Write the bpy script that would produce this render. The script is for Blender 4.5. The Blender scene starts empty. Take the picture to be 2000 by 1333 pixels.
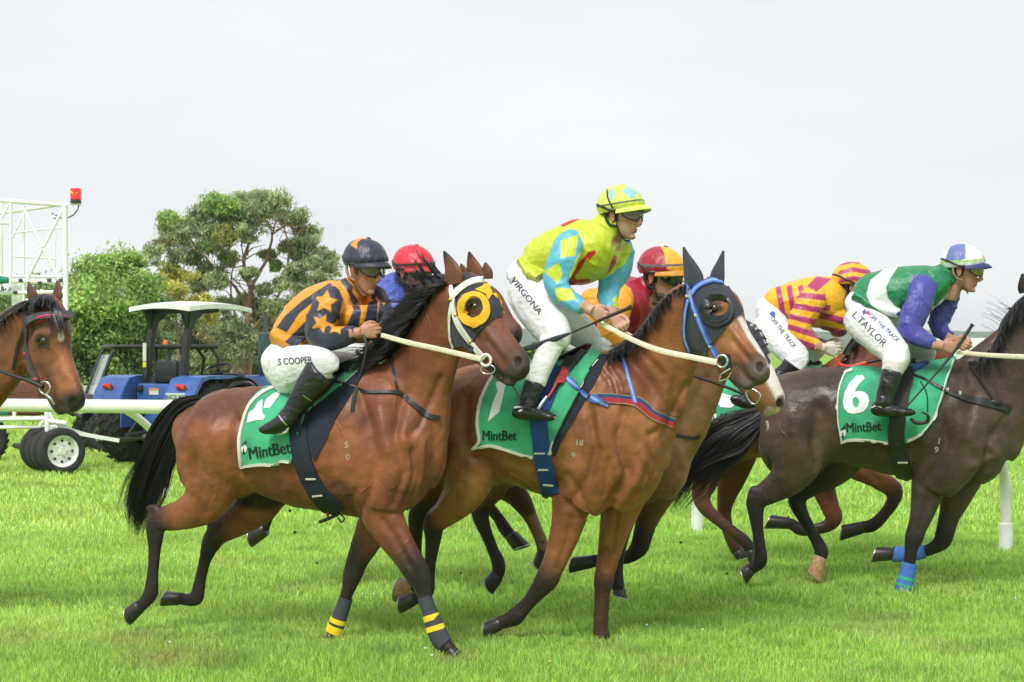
import bpy, bmesh, math, random
import numpy as np
from mathutils import Vector, Matrix, Euler, geometry
from mathutils.bvhtree import BVHTree

# ------------------------------------------------------------------ camera, sky, sun, exposure
F = 3440.0            # focal length in photo pixels (photo is 2000 px wide)
HZ = 680.0            # row of the horizon
CH = 1.68             # camera height
CAM = Vector((0, 0, CH))
scene = bpy.context.scene
col = scene.collection
cam = bpy.data.cameras.new("camera"); camo = bpy.data.objects.new("camera", cam); col.objects.link(camo)
camo.location = CAM; camo.rotation_euler = (math.radians(90), 0, 0)
cam.sensor_width = 36; cam.lens = 36 * F / 2000; cam.shift_y = (HZ - 666.5) / 2000
cam.clip_start = 0.1; cam.clip_end = 6000
cam.dof.use_dof = True; cam.dof.focus_distance = 10.3; cam.dof.aperture_fstop = 10
scene.camera = camo
scene.view_settings.view_transform = 'Standard'; scene.view_settings.look = 'None'
scene.view_settings.exposure = 0.76; scene.view_settings.gamma = 1
SUN_EL, SUN_AZ = 50, 215
w = bpy.data.worlds.new("World"); scene.world = w; w.use_nodes = True
nt = w.node_tree; nt.nodes.clear()
o_ = nt.nodes.new('ShaderNodeOutputWorld'); bg = nt.nodes.new('ShaderNodeBackground')
sky = nt.nodes.new('ShaderNodeTexSky'); sky.sky_type = 'NISHITA'; sky.sun_disc = False
sky.sun_elevation = math.radians(SUN_EL); sky.sun_rotation = math.radians(SUN_AZ)
tc = nt.nodes.new('ShaderNodeTexCoord'); mp = nt.nodes.new('ShaderNodeMapping'); mp.inputs['Scale'].default_value = (1.2, 1.2, 4.5)
nz = nt.nodes.new('ShaderNodeTexNoise'); nz.inputs['Scale'].default_value = 2.6; nz.inputs['Detail'].default_value = 5; nz.inputs['Roughness'].default_value = .5
cr = nt.nodes.new('ShaderNodeValToRGB'); cr.color_ramp.elements[0].position = .3; cr.color_ramp.elements[1].position = .7
cr.color_ramp.elements[0].color = (6.05, 6.27, 6.45, 1); cr.color_ramp.elements[1].color = (7.1, 7.22, 7.28, 1)
mx = nt.nodes.new('ShaderNodeMix'); mx.data_type = 'RGBA'; mx.inputs['Factor'].default_value = .96
nt.links.new(tc.outputs['Generated'], mp.inputs['Vector']); nt.links.new(mp.outputs['Vector'], nz.inputs['Vector'])
nt.links.new(nz.outputs['Fac'], cr.inputs['Fac']); nt.links.new(sky.outputs['Color'], mx.inputs['A']); nt.links.new(cr.outputs['Color'], mx.inputs['B'])
nt.links.new(mx.outputs['Result'], bg.inputs['Color']); bg.inputs['Strength'].default_value = 0.083
nt.links.new(bg.outputs['Background'], o_.inputs['Surface'])
sl = bpy.data.lights.new("sun", 'SUN'); so = bpy.data.objects.new("sun", sl); col.objects.link(so)
sl.energy = 1.8; sl.angle = math.radians(20); sl.color = (1, .97, .92)
so.rotation_euler = (math.radians(90 - SUN_EL), 0, math.radians(-28))
sd = Vector((0, 0, -1)); sd.rotate(so.rotation_euler)       # the way the light travels
sky.sun_rotation = math.atan2(-sd.x, -sd.y)

ONLY_FAST = False
rng = np.random.default_rng(7); random.seed(7)

# ------------------------------------------------------------------ helpers: objects, tags, materials
def W(px, py, Y):
    return Vector(((px - 1000) / F * Y, Y, CH - (py - HZ) / F * Y))
def PX(V):
    V = np.asarray(V); return np.stack([1000 + V[:, 0] / V[:, 1] * F, HZ + (CH - V[:, 2]) / V[:, 1] * F], 1)
def thing(name, label, cat, loc=(0, 0, 0), group=None):
    o = bpy.data.objects.new(name, None); col.objects.link(o); o.location = loc; o.empty_display_size = .2
    o['label'] = label; o['category'] = cat
    if group: o['group'] = group
    return o
def tag(o, label=None, cat=None, group=None, kind=None):
    if label: o['label'] = label
    if cat: o['category'] = cat
    if group: o['group'] = group
    if kind: o['kind'] = kind
    return o
def link(name, me, parent=None):
    o = bpy.data.objects.new(name, me); col.objects.link(o)
    if parent is not None:
        o.parent = parent
        if parent.type == 'EMPTY': o.matrix_parent_inverse = Matrix.Translation(-parent.location)
    return o
def mesh_np(name, V, Fs, parent=None, mat=None, cols=None, smooth=True):
    """V (n,3); Fs list of faces or int array; vertex colours optional -> one object"""
    me = bpy.data.meshes.new(name)
    V = np.asarray(V, dtype=np.float32)
    if isinstance(Fs, np.ndarray):
        k = Fs.shape[1]; nf = len(Fs)
        me.vertices.add(len(V)); me.vertices.foreach_set('co', V.ravel())
        me.loops.add(nf * k); me.loops.foreach_set('vertex_index', Fs.astype(np.int32).ravel())
        me.polygons.add(nf); me.polygons.foreach_set('loop_start', np.arange(nf, dtype=np.int32) * k)
        try: me.polygons.foreach_set('loop_total', np.full(nf, k, dtype=np.int32))
        except Exception: pass
        me.update(calc_edges=True)
    else:
        me.from_pydata([tuple(map(float, v)) for v in V], [], [tuple(int(i) for i in f) for f in Fs]); me.update()
    if smooth:
        me.polygons.foreach_set('use_smooth', np.ones(len(me.polygons), dtype=bool))
        if len(V) < 9000: me.set_sharp_from_angle(angle=math.radians(52))
    if cols is not None:
        ca = me.color_attributes.new('Col', 'FLOAT_COLOR', 'POINT')
        c = np.ones((len(V), 4), dtype=np.float32); c[:, :3] = cols; ca.data.foreach_set('color', c.ravel())
    if mat: me.materials.append(mat)
    return link(name, me, parent)

_mats = {}
def mat(name, color=(.5, .5, .5), rough=.6, metal=0, vcol=False, nscale=30, namt=.15, bump=0, bscale=60, spec=.5, coat=0, sheen=0,
        trans=0, alpha=1, bstretch=None, emit=None, sss=0, detail=4):
    if name in _mats: return _mats[name]
    m = bpy.data.materials.new(name); m.use_nodes = True; _mats[name] = m
    t = m.node_tree; b = t.nodes['Principled BSDF']
    b.inputs['Roughness'].default_value = rough; b.inputs['Metallic'].default_value = metal
    b.inputs['Specular IOR Level'].default_value = spec; b.inputs['Coat Weight'].default_value = coat; b.inputs['Coat Roughness'].default_value = .25
    b.inputs['Sheen Weight'].default_value = sheen; b.inputs['Transmission Weight'].default_value = trans; b.inputs['Alpha'].default_value = alpha
    if sss: b.inputs['Subsurface Weight'].default_value = sss; b.inputs['Subsurface Scale'].default_value = .01; b.inputs['Subsurface Radius'].default_value = (1, .4, .2)
    tc = t.nodes.new('ShaderNodeTexCoord'); n = t.nodes.new('ShaderNodeTexNoise'); n.inputs['Scale'].default_value = nscale; n.inputs['Detail'].default_value = detail
    t.links.new(tc.outputs['Object'], n.inputs['Vector'])
    mr = t.nodes.new('ShaderNodeMapRange'); mr.inputs['From Min'].default_value = .3; mr.inputs['From Max'].default_value = .7
    mr.inputs['To Min'].default_value = 1 - namt; mr.inputs['To Max'].default_value = 1 + namt
    t.links.new(n.outputs['Fac'], mr.inputs['Value'])
    mul = t.nodes.new('ShaderNodeVectorMath'); mul.operation = 'SCALE'; t.links.new(mr.outputs['Result'], mul.inputs['Scale'])
    if vcol:
        a = t.nodes.new('ShaderNodeVertexColor'); a.layer_name = 'Col'; t.links.new(a.outputs['Color'], mul.inputs['Vector'])
    else: mul.inputs['Vector'].default_value = color
    t.links.new(mul.outputs['Vector'], b.inputs['Base Color'])
    if bump:
        n2 = t.nodes.new('ShaderNodeTexNoise'); n2.inputs['Scale'].default_value = bscale; n2.inputs['Detail'].default_value = 8 if vcol and spec == .35 else 3
        if bstretch:
            mpn = t.nodes.new('ShaderNodeMapping'); mpn.inputs['Scale'].default_value = bstretch; t.links.new(tc.outputs['Object'], mpn.inputs['Vector']); t.links.new(mpn.outputs['Vector'], n2.inputs['Vector'])
        else: t.links.new(tc.outputs['Object'], n2.inputs['Vector'])
        bp = t.nodes.new('ShaderNodeBump'); bp.inputs['Strength'].default_value = 1; bp.inputs['Distance'].default_value = bump
        t.links.new(n2.outputs['Fac'], bp.inputs['Height']); t.links.new(bp.outputs['Normal'], b.inputs['Normal'])
    if emit: b.inputs['Emission Color'].default_value = (*emit[0], 1); b.inputs['Emission Strength'].default_value = emit[1]
    return m
def sstep(x, a, b):
    t = np.clip((x - a) / (b - a), 0, 1); return t * t * (3 - 2 * t)

# ------------------------------------------------------------------ basic shapes as (V, F) pairs
def merge(parts):
    Vs, Fs, n = [], [], 0
    for V, f in parts:
        V = np.asarray(V, float).reshape(-1, 3); Vs.append(V); Fs += [tuple(i + n for i in g) for g in f]; n += len(V)
    return np.concatenate(Vs), Fs
def box(c, s, rz=0, bev=0, M=None):
    bm = bmesh.new(); bmesh.ops.create_cube(bm, size=1)
    bmesh.ops.scale(bm, vec=s, verts=bm.verts)
    if bev: bmesh.ops.bevel(bm, geom=bm.edges[:], offset=bev, segments=2, affect='EDGES', profile=.5)
    R = Matrix.Translation(c) @ Matrix.Rotation(rz, 4, 'Z') if M is None else M @ Matrix.Translation(c)
    bmesh.ops.transform(bm, matrix=R, verts=bm.verts)
    bm.verts.index_update(); V = [v.co.copy() for v in bm.verts]; f = [tuple(v.index for v in g.verts) for g in bm.faces]; bm.free()
    return np.array(V), f
def frame_from(T, ref=None):
    T = T.normalized(); ref = ref or (Vector((0, 0, 1)) if abs(T.z) < .9 else Vector((1, 0, 0)))
    A = T.cross(ref).normalized(); B = A.cross(T).normalized(); return A, B
def tube(pts, r, n=8, flat=None, ref=None, caps=True):
    """tube through 3D points; r radius or list; flat=(ra,rb) for a ribbon-like section"""
    pts = [Vector(p) for p in pts]; V = []; m = len(pts)
    if not hasattr(r, '__len__'): r = [r] * m
    A0 = None
    for i, p in enumerate(pts):
        T = (pts[min(i + 1, m - 1)] - pts[max(i - 1, 0)])
        if T.length < 1e-9: T = Vector((0, 0, 1))
        T.normalize()
        if A0 is None: A, B = frame_from(T, ref)
        else:
            A = A0 - T * A0.dot(T); A = A.normalized() if A.length > 1e-6 else frame_from(T, ref)[0]; B = A.cross(T) * -1
        A0 = A; B = T.cross(A)
        ra, rb = (flat if flat else (1, 1))
        for k in range(n):
            a = 2 * math.pi * (k + .5) / n; V.append(p + A * (math.cos(a) * r[i] * ra) + B * (math.sin(a) * r[i] * rb))
    f = [(i * n + k, i * n + (k + 1) % n, (i + 1) * n + (k + 1) % n, (i + 1) * n + k) for i in range(m - 1) for k in range(n)]
    if caps: f += [tuple(range(n - 1, -1, -1)), tuple((m - 1) * n + k for k in range(n))]
    return np.array(V), f
def ellipsoid(c, r, R=None, nu=16, nv=10):
    V = [Vector((0, 0, 1))]; 
    for j in range(1, nv):
        t = math.pi * j / nv
        for i in range(nu):
            a = 2 * math.pi * i / nu; V.append(Vector((math.sin(t) * math.cos(a), math.sin(t) * math.sin(a), math.cos(t))))
    V.append(Vector((0, 0, -1))); f = []
    for i in range(nu):
        f.append((0, 1 + i, 1 + (i + 1) % nu)); e = len(V) - 1; b = 1 + (nv - 2) * nu
        f.append((b + i, e, b + (i + 1) % nu))
        for j in range(nv - 2):
            a = 1 + j * nu; f.append((a + i, a + nu + i, a + nu + (i + 1) % nu, a + (i + 1) % nu))
    out = []
    for v in V:
        v = Vector((v.x * r[0], v.y * r[1], v.z * r[2]))
        if R is not None: v = R @ v
        out.append(v + Vector(c))
    return np.array(out), f
def lathe(prof, c, axis='Y', n=32, R=None):
    """profile [(r, h)] turned about an axis through c"""
    V = []
    for r, h in prof:
        for k in range(n):
            a = 2 * math.pi * k / n; x, y = r * math.cos(a), r * math.sin(a)
            v = Vector((x, h, y)) if axis == 'Y' else Vector((x, y, h)) if axis == 'Z' else Vector((h, x, y))
            if R is not None: v = R @ v
            V.append(v + Vector(c))
    m = len(prof)
    f = [(i * n + k, (i + 1) * n + k, (i + 1) * n + (k + 1) % n, i * n + (k + 1) % n) for i in range(m - 1) for k in range(n)]
    return np.array(V), f
def xform(part, M):
    V, f = part; V = np.asarray(V); A = np.array(M)[:3]; return V @ A[:, :3].T + A[:, 3], f
def catmull(P, sub):
    P = np.asarray(P, float); 
    if len(P) < 3: 
        t = np.linspace(0, 1, sub * (len(P) - 1) + 1)[:, None]; return P[0] * (1 - t) + P[-1] * t
    Q = np.vstack([2 * P[0] - P[1], P, 2 * P[-1] - P[-2]]); out = []
    for i in range(1, len(Q) - 2):
        p0, p1, p2, p3 = Q[i - 1], Q[i], Q[i + 1], Q[i + 2]
        for k in range(sub):
            t = k / sub; out.append(.5 * (2 * p1 + (p2 - p0) * t + (2 * p0 - 5 * p1 + 4 * p2 - p3) * t * t + (3 * p1 - p0 - 3 * p2 + p3) * t ** 3))
    out.append(P[-1]); return np.array(out)

# ------------------------------------------------------------------ rigs: a vertical plane at its own distance and heading, traced in it
class Rig:
    def __init__(s, px0, Y0, yaw):
        s.px0, s.Y0, s.yaw = px0, Y0, math.radians(yaw); s.k = math.tan(s.yaw) * Y0 / F
    def Y(s, px): return s.Y0 - s.k * (px - s.px0)
    def P(s, px, py, d=0): return W(px, py, s.Y(px) + d)
    def L(s, yaw=None):
        y = s.yaw if yaw is None else math.radians(yaw); return Vector((-math.sin(y), -math.cos(y), 0))
def loft(rig, nodes, yaw=None, n=18, sub=3, ex=2.0):
    """nodes (px, py, depth offset, half thickness in px, half width in m, tone): a closed skin round them. Returns V, F, meta"""
    nodes = [tuple(q) + (0,) * (6 - len(q)) for q in nodes]
    N = catmull(nodes, sub); N[:, 3] = np.maximum(N[:, 3], .6); N[:, 4] = np.maximum(N[:, 4], .002)
    P = [rig.P(q[0], q[1], q[2]) for q in N]; m = len(P); V = []; meta = []
    L0 = rig.L(yaw)
    for i, p in enumerate(P):
        T = (P[min(i + 1, m - 1)] - P[max(i - 1, 0)]).normalized()
        U = L0.cross(T)
        if U.length < .2: U = Vector((0, 0, 1))
        U.normalize(); L = T.cross(U).normalized()
        t2 = Vector((T.x, T.z)); 
        if t2.length < .05: t2 = Vector((1, 0))
        t2.normalize(); e = (-t2.y, t2.x)
        Ue = abs(U.x * e[0] + U.z * e[1]); Le = abs(L.x * e[0] + L.z * e[1])
        wd = N[i, 3] * p.y / F; b = N[i, 4]
        a = math.sqrt(max(wd * wd - (b * Le) ** 2, (.6 * wd) ** 2)) / max(Ue, .5)
        for k in range(n):
            an = 2 * math.pi * k / n; c, s = math.cos(an), math.sin(an)
            c = math.copysign(abs(c) ** (2 / ex), c); s = math.copysign(abs(s) ** (2 / ex), s)
            V.append(p + L * (b * c) + U * (a * s))
        meta.append((*p, min(a, b) if min(a, b) > .3 * max(a, b) else .5 * (a + b), N[i, 5]))
    f = [(i * n + k, i * n + (k + 1) % n, (i + 1) * n + (k + 1) % n, (i + 1) * n + k) for i in range(m - 1) for k in range(n)]
    f += [tuple(range(n - 1, -1, -1)), tuple((m - 1) * n + k for k in range(n))]
    return np.array(V), f, np.array(meta)

def fix_normals(part):
    V, f = part; bm = bmesh.new(); vs = [bm.verts.new(v) for v in V]
    for g in f:
        try: bm.faces.new([vs[i] for i in g])
        except Exception: pass
    bmesh.ops.recalc_face_normals(bm, faces=bm.faces[:]); bm.verts.index_update()
    if bm.calc_volume(signed=True) < 0: bmesh.ops.reverse_faces(bm, faces=bm.faces[:])
    V = np.array([v.co[:] for v in bm.verts]); f = [tuple(v.index for v in g.verts) for g in bm.faces]; bm.free(); return V, f

def skin(parts, voxel, it=8, lap=0, shr=None):
    """join overlapping closed shapes into one continuous surface"""
    V, f = merge([fix_normals(p[:2]) for p in parts])
    me = bpy.data.meshes.new('tmp'); me.from_pydata([tuple(v) for v in V], [], f); ob = bpy.data.objects.new('tmp', me); col.objects.link(ob)
    md = ob.modifiers.new('r', 'REMESH'); md.mode = 'VOXEL'; md.voxel_size = voxel; md.adaptivity = 0
    dg = bpy.context.evaluated_depsgraph_get(); dg.update(); ev = ob.evaluated_get(dg); m2 = ev.to_mesh()
    n = len(m2.vertices); V = np.empty(n * 3); m2.vertices.foreach_get('co', V); V = V.reshape(-1, 3)
    E = np.empty(len(m2.edges) * 2, dtype=np.int32); m2.edges.foreach_get('vertices', E); E = E.reshape(-1, 2)
    fs = [tuple(p.vertices) for p in m2.polygons]
    ev.to_mesh_clear(); bpy.data.objects.remove(ob); bpy.data.meshes.remove(me)
    Fq = np.array(fs) if all(len(x) == 4 for x in fs) else fs
    a = np.concatenate([E[:, 0], E[:, 1]]); b = np.concatenate([E[:, 1], E[:, 0]]); deg = np.maximum(np.bincount(a, minlength=n), 1)[:, None]
    def avg(X): return np.stack([np.bincount(a, X[b, k], minlength=n) for k in range(X.shape[1])], 1) / deg
    for i in range(it):
        V = V + .55 * (avg(V) - V); V = V - .57 * (avg(V) - V)
    for i in range(lap): V = V + (.5 * (avg(V) - V)) * (1 if shr is None else shr(V)[:, None])
    return V, Fq, avg
def vnormals(V, Fq):
    F4 = np.array([x[:4] if len(x) >= 4 else (x[0], x[1], x[2], x[0]) for x in Fq]) if not isinstance(Fq, np.ndarray) else Fq
    d1 = V[F4[:, 2]] - V[F4[:, 0]]; d2 = V[F4[:, 3]] - V[F4[:, 1]] if F4.shape[1] > 3 else V[F4[:, 1]] - V[F4[:, 0]]
    fn = np.cross(d1, d2); N = np.zeros_like(V)
    for k in range(F4.shape[1]):
        for j in range(3): N[:, j] += np.bincount(F4[:, k], fn[:, j], minlength=len(V))
    return N / np.maximum(np.linalg.norm(N, axis=1), 1e-12)[:, None]
def nearest(V, M):
    idx = np.empty(len(V), dtype=int)
    for s in range(0, len(V), 6000):
        D = np.linalg.norm(V[s:s + 6000, None, :] - M[None, :, :3], axis=2) - M[None, :, 3]; idx[s:s + 6000] = D.argmin(1)
    return idx
def seg_dist(Q, A, B):
    d = B - A; t = np.clip(((Q - A) @ d) / max(d @ d, 1e-9), 0, 1); return np.linalg.norm(Q - (A + t[:, None] * d), axis=1), t
def line_dist(Q, pts):
    pts = np.asarray(pts, float); return np.min([seg_dist(Q, pts[i], pts[i + 1])[0] for i in range(len(pts) - 1)], axis=0)
def inside(Q, poly):
    poly = np.asarray(poly, float); x, y = Q[:, 0], Q[:, 1]; r = np.zeros(len(Q), bool); j = len(poly) - 1
    for i in range(len(poly)):
        xi, yi = poly[i]; xj, yj = poly[j]
        c = ((yi > y) != (yj > y)) & (x < (xj - xi) * (y - yi) / ((yj - yi) if yj != yi else 1e-9) + xi); r ^= c; j = i
    return r
def poly_mask(Q, poly, f=2.0):
    pp = np.vstack([poly, poly[:1]]); d = line_dist(Q, pp); return sstep(np.where(inside(Q, poly), d, -d), -f, f)
def wob(V, s, seed=0):
    r = np.random.default_rng(seed); out = np.zeros(len(V))
    for i in range(7):
        k = r.normal(size=3) * s * (1 + .5 * i * .5); out += np.sin(V @ k + r.uniform(0, 6.28)) / (1 + .4 * i)
    return out / 3
_pt = np.random.default_rng(5).permutation(256); _pt = np.concatenate([_pt, _pt]); _gr = np.random.default_rng(6).normal(size=(256, 3)); _gr /= np.linalg.norm(_gr, axis=1)[:, None]
def pn(P):
    I = np.floor(P).astype(int); f = P - I; I &= 255; u = f * f * f * (f * (f * 6 - 15) + 10); out = np.zeros(len(P))
    for dx in (0, 1):
        for dy in (0, 1):
            for dz in (0, 1):
                h = _pt[(_pt[(_pt[(I[:, 0] + dx) & 255] + I[:, 1] + dy) & 255] + I[:, 2] + dz) & 255]
                d = (_gr[h] * (f - np.array([dx, dy, dz]))).sum(1)
                out += d * (u[:, 0] if dx else 1 - u[:, 0]) * (u[:, 1] if dy else 1 - u[:, 1]) * (u[:, 2] if dz else 1 - u[:, 2])
    return out * 1.6
def ridges(P, s, st=(1, 1, 1), seed=0):
    Q = P * s * np.array(st) + seed * 7.31; Wp = np.stack([pn(Q * .5 + 11), pn(Q * .5 + 37), pn(Q * .5 + 73)], 1) * .9
    r = 1 - np.abs(pn(Q + Wp)) * 2.2; r2 = 1 - np.abs(pn(Q * 2.1 + Wp + 5)) * 2.2
    return np.clip(r, 0, 1) ** 2 + .25 * np.clip(r2, 0, 1) ** 2
def fbm(P, s, o=4): return sum(pn(P * s * 2 ** i + 9 * i) / 1.7 ** i for i in range(o))
def star(cx, cy, r, rot=0, k=.42, sx=1):
    return [(cx + sx * (r if i % 2 == 0 else r * k) * math.sin(math.radians(rot + 36 * i)), cy - (r if i % 2 == 0 else r * k) * math.cos(math.radians(rot + 36 * i))) for i in range(10)]

class Target:
    """surfaces that things are laid on"""
    def __init__(s, objs):
        V, f, n = [], [], 0
        for o in objs:
            me = o.data; c = np.empty(len(me.vertices) * 3); me.vertices.foreach_get('co', c); c = c.reshape(-1, 3)
            V += [Vector(q) for q in c]; f += [tuple(i + n for i in p.vertices) for p in me.polygons]; n += len(c)
        s.b = BVHTree.FromPolygons(V, f)
    def hit(s, rig, px, py, d=0):
        q = W(px, py, 1.0) - CAM; r = s.b.ray_cast(CAM, q.normalized(), 60)
        if r[0] is not None and r[0].y > rig.Y(px) - 1.0 and r[0].y < rig.Y(px) + .45: return r[0], r[1]
        p = rig.P(px, py, d); r = s.b.find_nearest(p)
        n = (p - r[0]); n = n.normalized() if n.length > 1e-4 else r[1]
        if n.dot(r[1]) < 0: n = r[1]
        return r[0], n
def solid_sheet(base, nor, tris, th, off):
    base, nor = np.array(base), np.array(nor); n = len(base)
    V = np.vstack([base + nor * (off + th), base + nor * off * .3]); f = [tuple(t) for t in tris] + [tuple(n + i for i in reversed(t)) for t in tris]
    cnt = {}
    for t in tris:
        for i in range(len(t)):
            a, b = t[i], t[(i + 1) % len(t)]; cnt[(a, b)] = cnt.get((a, b), 0) + 1
    for (a, b) in cnt:
        if (b, a) not in cnt: f.append((b, a, a + n, b + n))
    return V, f
def mirror_part(rig, part):
    V, f = part; L = np.array(rig.L()); P0 = np.array(rig.P(rig.px0, HZ)); d = (V - P0) @ L
    return V - 2 * d[:, None] * L, [tuple(reversed(g)) for g in f]
def resamp(poly, step, closed=True):
    out = []; n = len(poly)
    for i in range(n if closed else n - 1):
        a = np.array(poly[i], float); b = np.array(poly[(i + 1) % n], float); m = max(1, int(np.linalg.norm(b - a) / step))
        for k in range(m): out.append(tuple(a + (b - a) * k / m))
    if not closed: out.append(tuple(map(float, poly[-1])))
    return out
def drape(rig, tgt, poly, name, m, parent, step=9, th=.006, off=.004, holes=(), both=False, wave=0, ws=12, seed=1, cols=None, label=None):
    loops = [resamp(poly, step)] + [resamp(h, step * .6) for h in holes]; pts, edges, n = [], [], 0
    for lp in loops:
        edges += [(n + i, n + (i + 1) % len(lp)) for i in range(len(lp))]; pts += lp; n += len(lp)
    A = np.array(pts); x0, y0 = A.min(0); x1, y1 = A.max(0)
    gx, gy = np.meshgrid(np.arange(x0, x1, step), np.arange(y0, y1, step)); gx = gx + (np.arange(gx.shape[0]) % 2)[:, None] * step * .5; G = np.stack([gx.ravel(), gy.ravel()], 1)
    k = inside(G, loops[0])
    for h in loops[1:]: k &= ~inside(G, h)
    for lp in loops: k &= line_dist(G, lp + lp[:1]) > step * .45
    pts = [Vector(p) for p in pts] + [Vector(p) for p in G[k]]
    r = geometry.delaunay_2d_cdt(pts, edges, [], 0, 1e-4)
    vv = [(v.x, v.y) for v in r[0]]; tris = []
    for t in r[2]:
        c = np.array([np.mean([vv[i] for i in t], axis=0)])
        if inside(c, loops[0])[0] and not any(inside(c, h)[0] for h in loops[1:]):
            a, b, d = (np.array(vv[i]) for i in t[:3]); z = (b[0] - a[0]) * (d[1] - a[1]) - (b[1] - a[1]) * (d[0] - a[0])
            tris.append(tuple(t) if z < 0 else tuple(reversed(t)))
    H = [tgt.hit(rig, *v) for v in vv]; base = np.array([h[0][:] for h in H]); nor = np.array([h[1][:] for h in H])
    if wave: base = base + nor * (wave * (ridges(base, ws * .45, (1, 1, .35), seed % 13) * 1.3 + .3))[:, None]
    part = solid_sheet(base, nor, tris, th, off)
    c = None
    if cols is not None: c = cols(np.array(vv)); c = np.vstack([c, c])
    if both:
        p2 = mirror_part(rig, part); part = merge([part, p2])
        if c is not None: c = np.vstack([c, c])
    o = mesh_np(name, part[0], part[1], parent, m, c)
    if label: o['label'] = label
    return o
def band(rig, tgt, pts, wpx, name, m, parent, step=5, th=.004, off=.004, nw=3, both=False, cols=None, label=None, sag=0):
    """strap of width wpx laid along a line"""
    P = np.array(resamp(pts, step, False)); 
    if len(pts) > 2: P = catmull(pts, max(2, int(len(P) / (len(pts) - 1))))
    T = np.gradient(P, axis=0); T /= np.maximum(np.linalg.norm(T, axis=1), 1e-6)[:, None]; Nn = np.stack([-T[:, 1], T[:, 0]], 1)
    us = np.linspace(-.5, .5, nw); ww = np.interp(np.linspace(0, 1, len(P)), np.linspace(0, 1, len(wpx)), wpx) if hasattr(wpx, '__len__') else np.full(len(P), wpx)
    Q = (P[:, None, :] + Nn[:, None, :] * (us[None, :, None] * ww[:, None, None])).reshape(-1, 2)
    H = [tgt.hit(rig, *v) for v in Q]; base = np.array([h[0][:] for h in H]); nor = np.array([h[1][:] for h in H]); k = len(P)
    tris = [(i * nw + j, (i + 1) * nw + j, (i + 1) * nw + j + 1, i * nw + j + 1) for i in range(k - 1) for j in range(nw - 1)]
    a = Vector(base[tris[0][1]] - base[tris[0][0]]); b = Vector(base[tris[0][3]] - base[tris[0][0]])
    if a.cross(b).dot(Vector(nor[0])) < 0: tris = [tuple(reversed(t)) for t in tris]
    part = solid_sheet(base, nor, tris, th, off); c = None
    if cols is not None:
        c = np.array([cols(us[j % nw], i / (k - 1)) for i in range(k) for j in range(nw)]); c = np.vstack([c, c])
    if both:
        part = merge([part, mirror_part(rig, part)])
        if c is not None: c = np.vstack([c, c])
    o = mesh_np(name, part[0], part[1], parent, m, c)
    if label: o['label'] = label
    return o
def text2d(txt, bold=0, res=3):
    cu = bpy.data.curves.new('t', 'FONT'); cu.body = txt; cu.align_x = 'CENTER'; cu.align_y = 'CENTER'; cu.offset = bold; cu.resolution_u = res; cu.fill_mode = 'FRONT'
    ob = bpy.data.objects.new('t', cu); col.objects.link(ob); dg = bpy.context.evaluated_depsgraph_get(); dg.update()
    me = bpy.data.meshes.new_from_object(ob.evaluated_get(dg)); bm = bmesh.new(); bm.from_mesh(me); bmesh.ops.remove_doubles(bm, verts=bm.verts, dist=1e-5); bmesh.ops.triangulate(bm, faces=bm.faces)
    V = np.array([v.co[:2] for v in bm.verts]); f = [tuple(v.index for v in g.verts) for g in bm.faces]
    bm.free(); bpy.data.objects.remove(ob); bpy.data.curves.remove(cu); bpy.data.meshes.remove(me)
    V = V - (V.min(0) + V.max(0)) / 2; V /= max(V[:, 1].max() - V[:, 1].min(), 1e-6); return V, f
def letter(rig, tgt, txt, c, h, ang, m, parent, name='lettering', sx=1, shear=0, bold=.02, off=.012, th=.0015, label=None, vertical=False):
    V, f = text2d(txt, 0); V = V.copy()
    if bold > .004: nv = len(V); V = np.vstack([V + [-bold * 1.3, 0], V + [bold * 1.3, 0], V]); f = f + [tuple(i + nv for i in t) for t in f] + [tuple(i + 2 * nv for i in t) for t in f]
    V[:, 0] = V[:, 0] * sx + shear * V[:, 1]; V *= h
    a = math.radians(ang); Q = np.stack([c[0] + V[:, 0] * math.cos(a) - V[:, 1] * math.sin(a), c[1] - (V[:, 0] * math.sin(a) + V[:, 1] * math.cos(a))], 1)
    # cut big triangles so the letters follow the surface
    Vt = [tuple(q) for q in Q]; tr = list(f); lim = 14
    for _ in range(4):
        nt_, mid = [], {}
        def md(i, j):
            k = (min(i, j), max(i, j))
            if k not in mid: mid[k] = len(Vt); Vt.append(((Vt[i][0] + Vt[j][0]) / 2, (Vt[i][1] + Vt[j][1]) / 2))
            return mid[k]
        L = lambda i, j: math.dist(Vt[i], Vt[j]) > lim
        for (i, j, k) in tr:
            e = (L(i, j), L(j, k), L(k, i)); s = sum(e)
            if s == 0: nt_.append((i, j, k))
            elif s == 3: p, q, r = md(i, j), md(j, k), md(k, i); nt_ += [(i, p, r), (p, j, q), (r, q, k), (p, q, r)]
            else:
                if s == 1:
                    while not L(i, j): i, j, k = j, k, i
                    p = md(i, j); nt_ += [(i, p, k), (p, j, k)]
                else:
                    while L(k, i): i, j, k = j, k, i
                    p, q = md(i, j), md(j, k); nt_ += [(i, p, k), (p, j, q), (p, q, k)]
        tr = nt_
    H = [tgt.hit(rig, *v) for v in Vt]; base = np.array([h_[0][:] for h_ in H]); nor = np.array([h_[1][:] for h_ in H])
    if bold > .004:      # the copies that thicken the strokes lie a hair above each other
        lay = np.zeros(len(Vt)); third = len(f) // 3
        for k, t in enumerate(f): lay[list(t)] = k // third
        for t in tr:
            q = max(lay[i] for i in t)
            for i in t: lay[i] = q
        base = base + nor * (lay * .0007)[:, None]
    part = solid_sheet(base, nor, tr, th, off)
    o = mesh_np(name, part[0], part[1], parent, m, smooth=False)
    if label: o['label'] = label
    return o
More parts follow.
